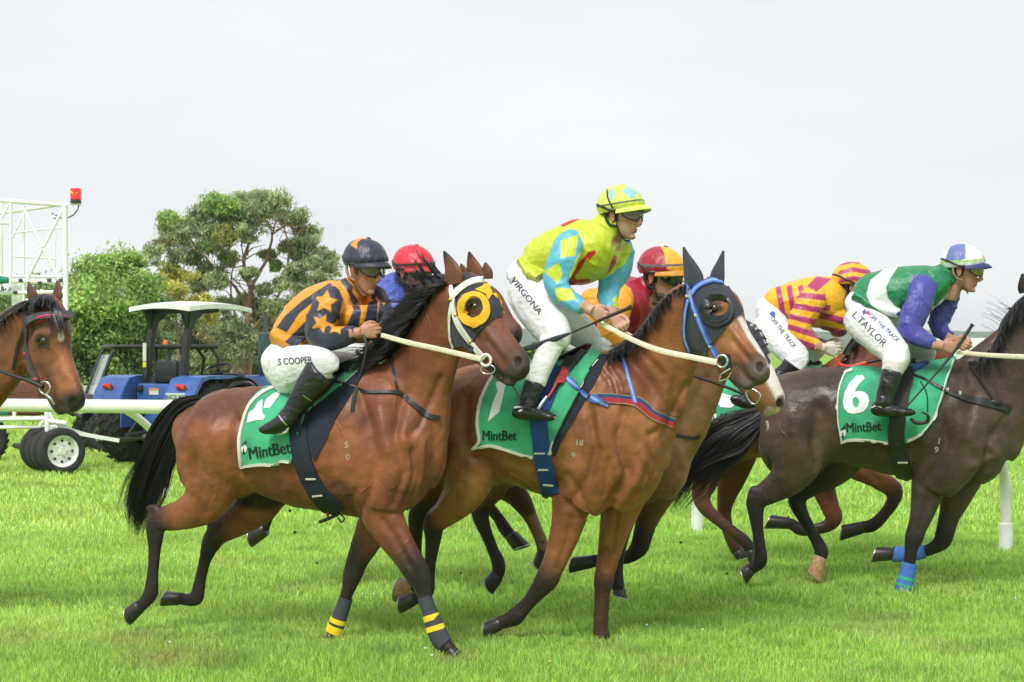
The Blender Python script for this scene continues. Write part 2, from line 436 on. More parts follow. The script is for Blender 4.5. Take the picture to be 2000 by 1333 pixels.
# ------------------------------------------------------------------ ground, grass, hills
def leafmat(name, transl=.35, rough=.6, spec=.25):
    m = bpy.data.materials.new(name); m.use_nodes = True; t = m.node_tree; b = t.nodes['Principled BSDF']; out = t.nodes['Material Output']
    a = t.nodes.new('ShaderNodeVertexColor'); a.layer_name = 'Col'; b.inputs['Roughness'].default_value = rough; b.inputs['Specular IOR Level'].default_value = spec
    tr = t.nodes.new('ShaderNodeBsdfTranslucent'); mx = t.nodes.new('ShaderNodeMixShader'); mx.inputs[0].default_value = transl
    t.links.new(a.outputs['Color'], b.inputs['Base Color']); t.links.new(a.outputs['Color'], tr.inputs['Color'])
    t.links.new(b.outputs[0], mx.inputs[1]); t.links.new(tr.outputs[0], mx.inputs[2]); t.links.new(mx.outputs[0], out.inputs['Surface']); return m
def ground_mat():
    m = bpy.data.materials.new('turf_soil'); m.use_nodes = True; t = m.node_tree; b = t.nodes['Principled BSDF']; b.inputs['Roughness'].default_value = .95; b.inputs['Specular IOR Level'].default_value = .1
    tc = t.nodes.new('ShaderNodeTexCoord'); n1 = t.nodes.new('ShaderNodeTexNoise'); n1.inputs['Scale'].default_value = .35; n1.inputs['Detail'].default_value = 6
    n2 = t.nodes.new('ShaderNodeTexNoise'); n2.inputs['Scale'].default_value = 14; n2.inputs['Detail'].default_value = 6; n2.inputs['Roughness'].default_value = .7
    t.links.new(tc.outputs['Object'], n1.inputs['Vector']); t.links.new(tc.outputs['Object'], n2.inputs['Vector'])
    c1 = t.nodes.new('ShaderNodeValToRGB'); c1.color_ramp.elements[0].position = .35; c1.color_ramp.elements[1].position = .65; c1.color_ramp.elements[0].color = (.22, .42, .05, 1); c1.color_ramp.elements[1].color = (.36, .54, .08, 1)
    c2 = t.nodes.new('ShaderNodeValToRGB'); c2.color_ramp.elements[0].position = .3; c2.color_ramp.elements[1].position = .75; c2.color_ramp.elements[0].color = (.55, .6, .5, 1); c2.color_ramp.elements[1].color = (1.1, 1.1, 1, 1)
    mx = t.nodes.new('ShaderNodeMix'); mx.data_type = 'RGBA'; mx.blend_type = 'MULTIPLY'; mx.inputs['Factor'].default_value = 1
    t.links.new(n1.outputs['Fac'], c1.inputs['Fac']); t.links.new(n2.outputs['Fac'], c2.inputs['Fac']); t.links.new(c1.outputs['Color'], mx.inputs['A']); t.links.new(c2.outputs['Color'], mx.inputs['B'])
    t.links.new(mx.outputs['Result'], b.inputs['Base Color']); return m
xs = np.concatenate([-np.geomspace(2500, 30, 12), np.linspace(-25, 25, 26), np.geomspace(30, 2500, 12)]); ys = np.concatenate([np.linspace(-30, 60, 46), np.geomspace(65, 3500, 26)])
GX, GY = np.meshgrid(xs, ys); Vg = np.stack([GX.ravel(), GY.ravel(), np.zeros(GX.size)], 1); nx = len(xs)
Fg = np.array([(j * nx + i, j * nx + i + 1, (j + 1) * nx + i + 1, (j + 1) * nx + i) for j in range(len(ys) - 1) for i in range(nx - 1)])
tag(mesh_np('ground', Vg, Fg, None, ground_mat()), kind='structure')
SPOTS = [(330,1290,.22,.8),(250,1255,.16,.6),(862,1040,.22,.6),(700,1135,.14,.5),(430,1100,.18,.4),(20,1250,.2,.6),(560,1155,.14,.5),(1150,1112,.2,.45),(1420,1180,.16,.5),(1720,1215,.2,.5),(1000,1240,.12,.7),(890,1290,.12,.7),(1180,1268,.11,.7),(1590,1140,.14,.6),(640,1250,.1,.6),(790,1190,.13,.6),(1465,1130,.12,.5),(300,1060,.25,.35),(1850,1130,.2,.4),(120,1010,.3,.35),(1300,1300,.2,.4)]
def worn(x, y):
    out = np.zeros(len(x)); P = np.stack([x, y, np.zeros_like(x)], 1); q = pn(P * 9) * .5 + .5
    for px, py, r, a in SPOTS:
        c = W(px, py, 1.68 * F / (py - HZ)); out = np.maximum(out, a * np.exp(-((x - c.x) ** 2 + ((y - c.y) * .6) ** 2) / r ** 2))
    return np.clip(out * (.35 + 1.1 * q), 0, .85)
def grass_color(x, y, n):
    P = np.stack([x, y, np.zeros_like(x)], 1)
    k = sstep(wob(P, .55, 31), -.7, .8); k2 = sstep(wob(P, 2.6, 8), -.6, .9); k3 = sstep(wob(P, 1.3, 77), .55, 1.0); k4 = sstep(np.sin(x * .9 - y * 1.9 + .6 * np.sin(y * .35)), -.3, .3)
    a = np.array((.44, .69, .14)); b = np.array((.63, .83, .22)); c = np.array((.33, .60, .13)); d = np.array((.74, .68, .32))
    C = a * (1 - k[:, None]) + b * k[:, None]; C = C * (1 - .30 * k2[:, None]) + c * .30 * k2[:, None]; C = C * (1 - .22 * k3[:, None]) + d * .22 * k3[:, None]
    C = C * (1 + .07 * (k4[:, None] - .5))
    t = sstep(pn(P * 2.3 + 50), .12, .5)[:, None]; C = C * (1 - .20 * t)
    C = C * (1 - worn(x, y)[:, None]) + np.array((.46, .38, .17)) * worn(x, y)[:, None]
    return C * rng.uniform(.55, 1.35, (n, 1)) * np.stack([rng.uniform(.9, 1.2, n), np.ones(n), rng.uniform(.7, 1.5, n)], 1)
def blades(y0, y1, n, h0, h1, wd):
    u = rng.random(n); y = np.sqrt(y0 ** 2 + u * (y1 ** 2 - y0 ** 2)); x = (rng.random(n) * 2 - 1) * (y * .305 + 1.9)
    P = np.stack([x, y, np.zeros(n)], 1); hm = 1 + .5 * pn(P * 1.1) + .5 * pn(P * 3.7 + 4) + .45 * pn(P * 11)
    h = rng.uniform(h0, h1, n) * np.clip(hm, .45, 1.7) * (1 - .6 * worn(x, y)); a = rng.uniform(0, 2 * np.pi, n); ln = rng.uniform(.05, .75, n) * h; la = rng.uniform(0, 2 * np.pi, n)
    dx, dy = np.cos(a) * wd / 2, np.sin(a) * wd / 2; w = rng.uniform(.6, 1.4, n); dx *= w; dy *= w
    V = np.empty((n, 5, 3)); z0 = np.zeros(n) - .004
    V[:, 0] = np.stack([x - dx, y - dy, z0], 1); V[:, 1] = np.stack([x + dx, y + dy, z0], 1)
    mx_, my_ = x + np.cos(la) * ln * .35, y + np.sin(la) * ln * .35
    V[:, 2] = np.stack([mx_ + dx * .8, my_ + dy * .8, h * .6], 1); V[:, 3] = np.stack([mx_ - dx * .8, my_ - dy * .8, h * .6], 1); V[:, 4] = np.stack([x + np.cos(la) * ln, y + np.sin(la) * ln, h], 1)
    C = grass_color(x, y, n); Cc = np.repeat(C[:, None, :], 5, 1); Cc[:, 4] *= 1.12
    return V.reshape(-1, 3), Cc.reshape(-1, 3)
G1 = [blades(7.4, 11, 230000, .028, .058, .0042), blades(11, 16, 170000, .028, .056, .0065), blades(16, 28, 100000, .032, .06, .014), blades(28, 70, 70000, .04, .08, .04)]
Vb = np.concatenate([g[0] for g in G1]); Cb = np.concatenate([g[1] for g in G1]); nb = len(Vb) // 5; i0 = np.arange(nb)[:, None] * 5
Tb = np.concatenate([i0 + np.array([[0, 1, 2]]), i0 + np.array([[0, 2, 3]]), i0 + np.array([[3, 2, 4]])])
M_grass = leafmat('grass_blades', .45)
tag(mesh_np('grass', Vb, Tb, None, M_grass, Cb, smooth=False), kind='stuff')
# small flowers in the turf, scraps of divot
Vf, Ff, Cf = [], [], []
for i in range(34):
    y = math.sqrt(random.uniform(8.6 ** 2, 15 ** 2)); x = random.uniform(-.3, .3) * y; 
    if i == 0: px, py, y = 162, 1128, 1.68 * F / (1133 - HZ); x = (px - 1000) / F * y
    V, f = ellipsoid((x, y, random.uniform(.035, .05)), (.008,) * 2 + (.006,), nu=8, nv=5); Ff += [tuple(q + sum(len(v) for v in Vf) for q in g) for g in f]; Vf.append(V); Cf.append(np.tile((.8, .55, .02) if i == 0 or random.random() < .1 else (.72, .74, .68), (len(V), 1)))
tag(mesh_np('clover_flowers', np.concatenate(Vf), Ff, None, mat('clover', vcol=True, rough=.7), np.concatenate(Cf)), kind='stuff')
# distant hills, a wooded ridge
def ridge(name, Y, x0, x1, prof, depth, m, n=160):
    V = []
    for j, (dy, k) in enumerate(((0, 0), (depth * .12, .55), (depth * .35, .9), (depth * .6, 1), (depth, 0))):
        for i in range(n):
            x = x0 + (x1 - x0) * i / (n - 1); V.append((x, Y + dy, prof(x, j) * k - (1 if k == 0 else 0)))
    f = [(j * n + i, j * n + i + 1, (j + 1) * n + i + 1, (j + 1) * n + i) for j in range(4) for i in range(n - 1)]
    return tag(mesh_np(name, V, f, None, m), kind='structure')
hm_ = mat('far_woods', (.10, .15, .085), .95, nscale=.08, namt=.5, bump=1.5, bscale=.15, detail=8)
ridge('hills', 1250, -1200, 1400, lambda x, j: 15 + 4 * math.sin(x * .006 + 1) + 2.2 * math.sin(x * .021) + 1.0 * math.sin(x * .09 + j) + .7 * math.sin(x * .23 + 2 * j), 500, hm_)
ridge('hills', 620, 20, 900, lambda x, j: 4.5 + 1.2 * math.sin(x * .02 + 1) + .8 * math.sin(x * .07) + .6 * math.sin(x * .31 + j) + .4 * math.sin(x * .83 + 2 * j), 120, hm_, 260)

# ------------------------------------------------------------------ running rail
M_rail = mat('white_rail_paint', (.74, .74, .70), .45, nscale=6, namt=.06, bump=.0006, bscale=40)
A0, B0 = Vector((-3.93, 19.9, 0)), Vector((4.08, 14.55, 0)); nr = Vector((-.556, -.832, 0)); ov = .60
rail = thing('running_rail', 'long white running rail on curved gooseneck posts beyond the horses', 'rail', A0)
zt = lambda t: 1.035 + .10 * t
RP = [A0.lerp(B0, t) + nr * ov + Vector((0, 0, zt(t))) for t in np.linspace(-1.6, 1.8, 35)]
mesh_np('rail_tube', *tube(RP, .076, 20), rail, M_rail)
for i in range(0, 34, 6): mesh_np('rail_joint', *tube([RP[i], RP[i] + (RP[i + 1] - RP[i]) * .05], .0785, 20), rail, mat('rail_joint', (.5, .52, .46), .6))
M_sleeve = mat('post_sleeve', (.78, .80, .80), .5, nscale=12, namt=.08)
for t in (-1.25, -.93, -.61, -.30, 0, .35, .7025, 1.0, 1.32, 1.65):
    b = A0.lerp(B0, t); pts = [b + nr * o + Vector((0, 0, z * zt(t))) for o, z in ((0, -.05), (0, .12), (.0, .3), (.02, .48), (.09, .62), (.22, .75), (.40, .87), (.57, .955))]
    p = mesh_np('post', *tube([Vector(q) for q in catmull([tuple(v) for v in pts], 4)], .044, 14), rail, M_rail); mesh_np('sleeve', *tube([b + Vector((0, 0, -.05)), b + Vector((0, 0, .23)), b + Vector((0, 0, .235))], [.056, .056, .046], 16), p, M_sleeve)
# low wall beyond the track
wl = box((W(330, 757, 44.5).x, 44.5, .36), (11, .22, .74), bev=.02); tag(mesh_np('low_wall', *wl, None, mat('concrete', (.46, .44, .38), .9, nscale=1.2, namt=.25, bump=.01, bscale=3)), 'low pale concrete wall at the foot of the trees', 'wall')
Vc, Fc_, nn_ = [], [], 0
for (px, py, Yc, r_) in [(566,998,10.2,.010),(576,1040,10.1,.012),(700,985,10.6,.009),(830,1172,10.0,.012),(1060,1060,11,.010),(1250,1010,11.5,.009),(900,1120,10.2,.008),(1690,1150,12.4,.011),(1540,1010,13,.010),(1330,1060,11.6,.012),(620,1100,9.9,.008),(1420,1120,12,.010)]:
    V, f = ellipsoid(W(px, py, Yc), (r_ * .9, r_ * .5, r_ * .5), nu=7, nv=5); V = V + rng.normal(size=V.shape) * r_ * .25; Fc_ += [tuple(q + nn_ for q in g) for g in f]; Vc.append(V); nn_ += len(V)
tag(mesh_np('flying_turf', np.concatenate(Vc), Fc_, None, mat('clod', (.05, .045, .02), .95)), kind='stuff')
V = []; tag(mesh_np('path', np.array([(-40, 40, .004), (3, 52, .004), (3, 65, .004), (-40, 65, .004)]), [(0, 1, 2, 3)], None, mat('sandy_path', (.48, .40, .28), .95, nscale=2, namt=.25)), kind='structure')

# ------------------------------------------------------------------ tyres
M_tyre = mat('tyre_rubber', (.028, .028, .030), .85, nscale=20, namt=.4, bump=.003, bscale=50)
def wheel(r, wd, rim_r, M, parent, rim_mat, lugs=0, spokes=0, name='wheel', rows=2, lug_h=.03):
    root = mesh_np(name, *xform(lathe([(rim_r, -wd * .42), (r * .80, -wd * .5), (r * .95, -wd * .46), (r, -wd * .36), (r * 1.005, 0), (r, wd * .36), (r * .95, wd * .46), (r * .80, wd * .5), (rim_r, wd * .42), (rim_r * .97, wd * .2), (rim_r * .97, -wd * .2), (rim_r, -wd * .42)], (0, 0, 0), 'Y', 44), M), parent, M_tyre)
    L = []
    if lugs:
        for k in range(lugs):
            for s in (-1, 1):
                for j in range(rows):
                    a = 2 * math.pi * (k + (.5 if s > 0 else 0) + .0 * j) / lugs + j * .5 * math.pi / lugs * s
                    B = box((0, 0, 0), (lug_h * 1.7, wd * .5 / rows * 1.15, lug_h), bev=.004); Rm = Matrix.Rotation(-a, 4, 'Y') @ Matrix.Translation((0, s * wd * (.03 + .46 * (j + .5) / rows), r + lug_h * .3)) @ Matrix.Rotation(s * (.6 if j % 2 == 0 else -.4), 4, 'Z')
                    L.append(xform(B, Rm))
        mesh_np('tread', *xform(merge(L), M), root, M_tyre, smooth=False)
    rim = mesh_np('rim', *xform(lathe([(rim_r * 1.03, -wd * .44), (rim_r * .96, -wd * .40), (rim_r * .90, -wd * .22), (rim_r * .80, -wd * .18), (rim_r * .55, -wd * .24), (rim_r * .28, -wd * .26), (rim_r * .25, -wd * .34), (.001, -wd * .34)], (0, 0, 0), 'Y', 44), M), root, rim_mat)
    if spokes:
        H = [];
        for k in range(spokes):
            a = 2 * math.pi * k / spokes; c = (math.cos(a) * rim_r * .68, -wd * .225, math.sin(a) * rim_r * .68); H.append(xform(box((0, 0, 0), (rim_r * .14, .014, rim_r * .16), bev=.003), Matrix.Translation(c) @ Matrix.Rotation(-a + .78, 4, 'Y')))
        mesh_np('rim_slots', *xform(merge(H), M), rim, mat('rim_slot', (.02, .02, .02), .8))
        mesh_np('wheel_nuts', *xform(merge([ellipsoid((math.cos(2 * math.pi * k / 5) * rim_r * .38, -wd * .27, math.sin(2 * math.pi * k / 5) * rim_r * .38), (.008, .012, .008), nu=8, nv=6) for k in range(5)]), M), rim, M_steel_env)
    return root
M_steel_env = mat('dull_steel', (.4, .38, .35), .45, metal=.7)
# ------------------------------------------------------------------ starting gate trailer
M_gate = mat('gate_white', (.86, .87, .87), .5, nscale=4, namt=.06)
gY = 23.6
gate = thing('starting_gate', 'white tubular starting gate trailer with red beacon on a tall frame, behind the left horse', 'starting gate', W(118, 925, gY))
def gt(a, b, r, name='frame_tube', Y=gY, Y2=None, m=None): return mesh_np(name, *tube([W(a[0], a[1], Y), W(b[0], b[1], Y2 or Y)], r * 1.25 * gY / F, 10), gate, m or M_gate)
gt((-60, 388), (127, 401), 3.3); gt((-60, 426), (112, 401), 2.8, Y=gY + 1.2, Y2=gY); gt((127, 401), (129, 640), 4.2, 'post'); gt((46, 402), (46, 640), 2.2, 'post', gY + .9); gt((21, 396), (21, 560), 2.6, 'post'); gt((107, 470), (107, 552), 1.4, 'post', gY + 1.2)
gt((48, 412), (116, 548), 2.6, 'brace'); gt((123, 408), (52, 548), 2.6, 'brace'); gt((45, 420), (24, 466), 1.8, 'brace', gY + .9); gt((18, 398), (-20, 470), 2.2, 'brace')
gt((-40, 436), (20, 436), 2.6); gt((28, 455), (126, 445), 1.3, Y=gY + .6); gt((22, 501), (110, 506), 1.4, Y=gY + .6); gt((-60, 549), (131, 551), 3.0); gt((-60, 540), (132, 541), 2.0, Y=gY + .5); gt((-60, 575), (131, 570), 3.0); gt((60, 600), (131, 600), 2.6); gt((50, 586), (130, 585), 2, Y=gY + .5); gt((82, 565), (82, 620), 2.2, 'post'); gt((60, 640), (131, 640), 3)
mesh_np('panel', *box(W(33, 592, gY + .1), (.13, .05, .62), bev=.01), gate, M_gate); mesh_np('panel', *box(W(128, 600, gY + .05), (.06, .06, .62), bev=.01), gate, M_gate); mesh_np('panel', *box(W(-36, 470, gY + 1.3), (.60, .03, 1.1), bev=.01), gate, M_gate)
for x, y in ((40, 548), (78, 553), (118, 548), (30, 572), (96, 548)): mesh_np('clamp', *box(W(x, y, gY - .04), (.05, .05, .045), bev=.01), gate, mat('dark_clamp', (.06, .06, .06), .6))
for x, y in ((103, 418), (110, 421), (119, 426), (107, 427)): mesh_np('cable_clip', *box(W(x, y, gY), (.03, .02, .015), bev=.004), gate, mat('dark_clamp', (.06, .06, .06), .6))
mesh_np('rolled_cover', *tube([W(-40, 546, gY - .15), W(0, 547, gY - .15), W(16, 548, gY - .15)], [.055, .055, .04], 14), gate, mat('green_tarp', (.01, .22, .14), .7, bump=.01, bscale=20)); mesh_np('cover', *box(W(8, 803, gY + .6), (.26, .05, .13), bev=.02), gate, mat('green_tarp', (.01, .22, .14), .7))
bc = W(148, 382, gY); be = mesh_np('beacon', *lathe([(.001, -.10), (.078, -.10), (.078, -.085), (.070, -.08), (.070, -.05), (.066, -.045), (.066, -.04)], bc, 'Z', 24), gate, mat('beacon_base', (.04, .04, .045), .5))
mesh_np('beacon_dome', *lathe([(.072, -.055), (.073, .08), (.068, .092), (.001, .094)], bc, 'Z', 28), be, mat('red_dome', (.75, .01, .012), .12, alpha=.86, coat=.5, emit=((.9, .02, .02), .25)))
mesh_np('beacon_glint', *tube([bc + Vector((-.05, -.055, .05)), bc + Vector((-.02, -.062, .02)), bc + Vector((.03, -.06, .03)), bc + Vector((0, -.062, -.01)), bc + Vector((.02, -.06, -.02))], .009, 6), be, mat('beacon_glint_glow', (.9, .3, .02), .3, emit=((1, .35, .02), 1.2)))  # orange reflection on the unlit beacon, put in as glowing lines
gt((127, 400), (160, 398), 1.1, 'beacon_arm'); gt((140, 399), (160, 399), 2.0, 'beacon_arm')
mesh_np('cable', *tube([W(155, 398, gY), W(152, 410, gY), W(144, 420, gY), W(133, 426, gY)], .009, 6), gate, mat('cable', (.05, .02, .03), .6))
# chassis and wheels
mesh_np('padding', *box(W(56, 778, gY + .5), (.44, .5, .46), bev=.03), gate, mat('brown_padding', (.13, .045, .025), .8, nscale=3, namt=.3, bump=.02, bscale=8, bstretch=(.2, .2, 4)))
gt((-60, 820), (86, 818), 3.5, 'chassis_rail'); gt((-60, 836), (110, 834), 3, 'chassis_rail', gY + .4); gt((28, 800), (28, 820), 3, 'post'); gt((92, 792), (93, 850), 4.5, 'post'); gt((78, 832), (96, 806), 2.4, 'brace'); gt((96, 806), (112, 838), 2.4, 'brace'); gt((92, 822), (130, 828), 4, 'chassis_rail')
mesh_np('drawbar', *tube([W(92, 836, gY), W(232, 861, gY + .4)], .037, 4), gate, M_gate); mesh_np('drawbar', *tube([W(60, 815, gY + .5), W(200, 858, gY + 1.4)], .025, 4), gate, M_gate)
M_dk = mat('dark_iron', (.05, .048, .045), .55, metal=.4, nscale=20, namt=.4)
h_ = mesh_np('hitch', *tube([W(228, 860, gY + .4), W(262, 858, gY + .7), W(285, 857, gY + .9)], [.032, .022, .02], 10), gate, M_dk); mesh_np('hitch_ball', *ellipsoid(W(284, 856, gY + .9), (.06, .06, .06)), gate, M_dk)
M_rim = mat('white_rim', (.72, .72, .70), .5, nscale=14, namt=.2)
ay = math.radians(33)
for k, off in enumerate((0, .27, .50, .72)):
    c = W(119, 884, gY - .1) + Vector((-math.sin(ay) * off, math.cos(ay) * off, 0)); c.z = .305
    wheel(.31, .21, .205, Matrix.Translation(c) @ Matrix.Rotation(ay, 4, 'Z'), gate, M_rim, spokes=8, lugs=0)
mesh_np('axle', *tube([W(119, 884, gY - .1) + Vector((0, 0, 0)), W(119, 884, gY - .1) + Vector((-math.sin(ay) * 2, math.cos(ay) * 2, 0))], .04, 10), gate, M_dk)
for (x, Yw) in ((-32, 26.0),): wheel(.33, .25, .2, Matrix.Translation((W(x, 870, Yw).x, Yw, .33)) @ Matrix.Rotation(ay, 4, 'Z'), gate, M_rim, lugs=22, rows=1, lug_h=.02)

# ------------------------------------------------------------------ tractor
M_tb = mat('tractor_blue', (.045, .12, .38), .42, coat=.25, nscale=5, namt=.25, bump=.002, bscale=30, detail=8)
M_blk = mat('black_frame', (.022, .023, .026), .5, nscale=20, namt=.3)
M_wr = mat('canopy_white', (.80, .80, .78), .4)
TM = Matrix.Translation((W(336, 850, 25.4).x, 25.4, 0)) @ Matrix.Rotation(math.radians(60), 4, 'Z')
tr = thing('tractor', 'blue compact tractor with white canopy and big treaded tyres beyond the rail', 'tractor', TM.translation)
def tb(name, part, m, parent=None): return mesh_np(name, *xform(part, TM), parent or tr, m)
for s in (1, -1):
    wheel(.60, .46, .33, TM @ Matrix.Translation((0, s * .68, .60)) @ (Matrix.Identity(4) if s < 0 else Matrix.Rotation(math.pi, 4, 'Z')), tr, mat('tractor_rim', (.40, .38, .32), .6), lugs=26, rows=3, lug_h=.026)
    wheel(.34, .24, .19, TM @ Matrix.Translation((2.25, s * .55, .34)) @ (Matrix.Identity(4) if s < 0 else Matrix.Rotation(math.pi, 4, 'Z')), tr, mat('tractor_rim', (.40, .38, .32), .6), lugs=18, rows=2, lug_h=.018)
    pr = [(-.66, .90), (-.60, 1.06), (-.46, 1.25), (-.30, 1.285), (.30, 1.285), (.48, 1.20), (.64, .98), (.60, .95), (.45, 1.15), (.28, 1.24), (-.28, 1.24), (-.42, 1.20), (-.56, 1.02), (-.61, .88)]
    y0, y1 = (s * .40, s * .93); V = [(x, y0, z) for x, z in pr] + [(x, y1, z) for x, z in pr]; n = len(pr); fs = [(i, (i + 1) % n, n + (i + 1) % n, n + i) for i in range(n)] + [tuple(range(n)), tuple(range(2 * n - 1, n - 1, -1))]
    fd = tb('fender', fix_normals((np.array(V), fs)), M_tb); inner = [(-.64, .55), (-.60, 1.06), (-.46, 1.25), (.30, 1.27), (.62, .95), (.60, .55)]
    V = [(x, y0 + s * .012, z) for x, z in inner] + [(x, y0 - s * .012, z) for x, z in inner]; n = len(inner); tb('fender_side', fix_normals((np.array(V), [(i, (i + 1) % n, n + (i + 1) % n, n + i) for i in range(n)] + [tuple(range(n)), tuple(range(2 * n - 1, n - 1, -1))])), M_tb, fd)
    R = Matrix.Translation((-.60, s * .68, 1.13)) @ Matrix.Rotation(-.75 + math.pi / 2 * 0, 4, 'Y')
    lt = tb('tail_light', box((0, 0, 0), (.05, .155, .075), bev=.008, M=R), mat('red_lens', (.65, .02, .01), .25)); tb('indicator', box((-.003, -.045, 0), (.052, .062, .070), bev=.006, M=R), mat('amber_lens', (.85, .16, .01), .25), lt)
    ps = [(-.14, s * .34, .55), (-.16, s * .34, 1.3), (-.05, s * .34, 1.9), (.0, s * .34, 2.22)]; po = tb('roll_bar', tube(ps, .062, 4, flat=(1, 1)), M_blk)
    tb('brace', tube([(-.05, s * .34, 1.62 - .3), (-.30, s * .20, 1.02), (-.36, s * .12, .80)], .03, 6), M_blk, po)
    # curved canopy bracket
    bp = [(0, 1.90), (.08, 2.06), (.26, 2.17), (.60, 2.20), (.60, 2.25), (-.24, 2.25), (-.24, 2.22), (-.18, 2.17), (-.12, 2.06), (-.07, 1.90)]; n = len(bp)
    V = [(x, s * .34 - .03, z) for x, z in bp] + [(x, s * .34 + .03, z) for x, z in bp]; tb('canopy_bracket', fix_normals((np.array(V), [(i, (i + 1) % n, n + (i + 1) % n, n + i) for i in range(n)] + [tuple(range(n)), tuple(range(2 * n - 1, n - 1, -1))])), M_blk)
bm = bmesh.new(); bmesh.ops.create_grid(bm, x_segments=20, y_segments=16, size=1); bmesh.ops.solidify(bm, geom=bm.faces[:], thickness=.12)
for v in bm.verts:
    k = 1 - .35 * (abs(v.co.x) ** 4 + abs(v.co.y) ** 4) / 2; top = v.co.z > -.01; v.co = Vector((.42 + v.co.x * .74 * (1 - .05 * v.co.y ** 2), v.co.y * .60 * (1 - .06 * v.co.x ** 2), 2.36 + v.co.z * (.55) - .05 * v.co.x ** 2 - .045 * v.co.y ** 2))
V = np.array([v.co[:] for v in bm.verts]); f = [tuple(v.index for v in g.verts) for g in bm.faces]; bm.free(); tb('canopy', fix_normals((V, f)), M_wr)
tb('bracket_bar', box((-.02, 0, 2.20), (.08, .70, .06), bev=.01), M_blk)
tb('rear_body', box((.0, 0, .66), (.70, .52, .50), bev=.05), M_tb); tb('deck', box((.35, 0, .90), (1.0, .70, .08), bev=.02), M_tb); tb('rear_panel', box((-.33, 0, 1.0), (.10, .66, .34), bev=.02), M_tb)
tb('hood', box((1.95, 0, 1.03), (1.30, .52, .46), bev=.08), M_tb); tb('engine', box((1.9, 0, .62), (1.2, .40, .40), bev=.04), M_dk); tb('dash', box((1.28, 0, 1.12), (.22, .50, .36), bev=.05), M_blk)
tb('seat', box((.12, 0, 1.12), (.42, .44, .12), bev=.04), M_blk); tb('seat_back', box((-.10, 0, 1.33), (.11, .42, .34), bev=.04), M_blk); tb('armrest', box((.12, -.26, 1.25), (.30, .05, .06), bev=.015), M_blk)
c0 = Vector((1.02, 0, 1.36)); R = Matrix.Rotation(math.radians(-22), 3, 'Y'); sw = tb('steering_wheel', tube([c0 + R @ Vector((math.cos(a) * .21, math.sin(a) * .21, 0)) for a in np.linspace(0, 2 * math.pi, 25)], .016, 8, caps=False), M_blk)
tb('spoke', tube([c0 + R @ Vector((-.2, 0, 0)), c0, c0 + R @ Vector((.2, 0, 0))], .012, 6), M_blk, sw); tb('steering_column', tube([c0, (1.26, 0, 1.15)], .025, 8), M_blk, sw)
tb('exhaust', tube([(2.02, -.12, 1.2), (2.02, -.12, 1.28), (2.02, -.12, 1.90), (2.02, -.12, 1.92)], [.05, .115, .115, .05], 16), mat('exhaust_box', (.045, .09, .10), .5, nscale=20, namt=.3)); tb('exhaust_pipe', tube([(2.02, -.12, 1.9), (2.02, -.12, 2.16), (2.0, -.12, 2.24)], .032, 10), mat('exhaust_pipe', (.12, .13, .14), .4, metal=.6)); tb('mirror', box((2.3, -.62, 1.66), (.03, .11, .30), bev=.02), mat('mirror', (.6, .62, .62), .2)); tb('mirror_arm', tube([(2.2, -.25, 1.3), (2.3, -.60, 1.45), (2.3, -.62, 1.6)], .012, 6), M_blk)
R = Matrix.Translation((-.70, -.68, 1.0)) @ Matrix.Rotation(-.38, 4, 'Y'); pl = tb('number_plate', box((0, 0, 0), (.012, .34, .105), bev=.004, M=R), mat('plate_white', (.70, .72, .72), .5))
Vt, ft = text2d('WCS 487', .01); Vt = Vt * .07; V3 = np.stack([np.full(len(Vt), -.0085), -Vt[:, 0], Vt[:, 1]], 1); tb('plate_text', (V3 @ np.array(R)[:3, :3].T + np.array(R)[:3, 3], ft), mat('plate_ink', (.06, .08, .16), .6), pl)
tb('sticker', box((-.385, .0, 1.06), (.006, .17, .09)), mat('sticker', (.7, .66, .6), .5)); tb('sticker_band', box((-.388, .0, 1.09), (.006, .16, .025)), mat('sticker_orange', (.8, .2, .03), .5)); tb('work_light', box((-.40, .25, 1.10), (.06, .09, .09), bev=.01), M_blk)
tb('tow_bar', tube([(-.3, 0, .5), (-.75, 0, .46), (-.95, 0, .46)], .04, 8), M_dk); tb('lift_arm', tube([(-.3, .22, .8), (-.62, .25, .48)], .025, 8), M_dk); tb('lift_arm', tube([(-.3, -.22, .8), (-.62, -.25, .48)], .025, 8), M_dk)
tb('label_strip', box((-.20, .34, 1.62), (.012, .06, .26)), mat('sticker', (.7, .66, .6), .5)); tb('yellow_strip', box((-.20, .34, 1.44), (.012, .06, .08)), mat('sticker_yellow', (.75, .65, .05), .5))
# ------------------------------------------------------------------ utility buggy beyond the tractor
UM = Matrix.Translation((W(300, 880, 29.6).x, 29.6, 0)) @ Matrix.Rotation(math.radians(202), 4, 'Z')
ub = thing('utility_buggy', 'black caged utility buggy with orange roof beacon parked behind the tractor', 'buggy', UM.translation)
def us(name, part, m, parent=None): return mesh_np(name, *xform(part, UM), parent or ub, m)
for x in (.95, -.85):
    for s in (1, -1): wheel(.29, .25, .15, UM @ Matrix.Translation((x, s * .62, .29)) @ (Matrix.Identity(4) if s < 0 else Matrix.Rotation(math.pi, 4, 'Z')), ub, mat('buggy_rim', (.35, .32, .26), .6), lugs=18, rows=2, lug_h=.02)
us('body', box((0, 0, .55), (1.9, 1.15, .34), bev=.06), M_tb); us('hood', box((.98, 0, .78), (.55, 1.1, .26), bev=.08), M_blk); us('cargo_bed', box((-.85, 0, .86), (.85, 1.2, .34), bev=.03), M_blk); us('bumper', tube([(1.25, -.45, .55), (1.38, -.4, .62), (1.38, .4, .62), (1.25, .45, .55)], .03, 8), M_blk)
us('seat', box((-.15, 0, .92), (.4, 1.0, .5), bev=.08), M_blk)
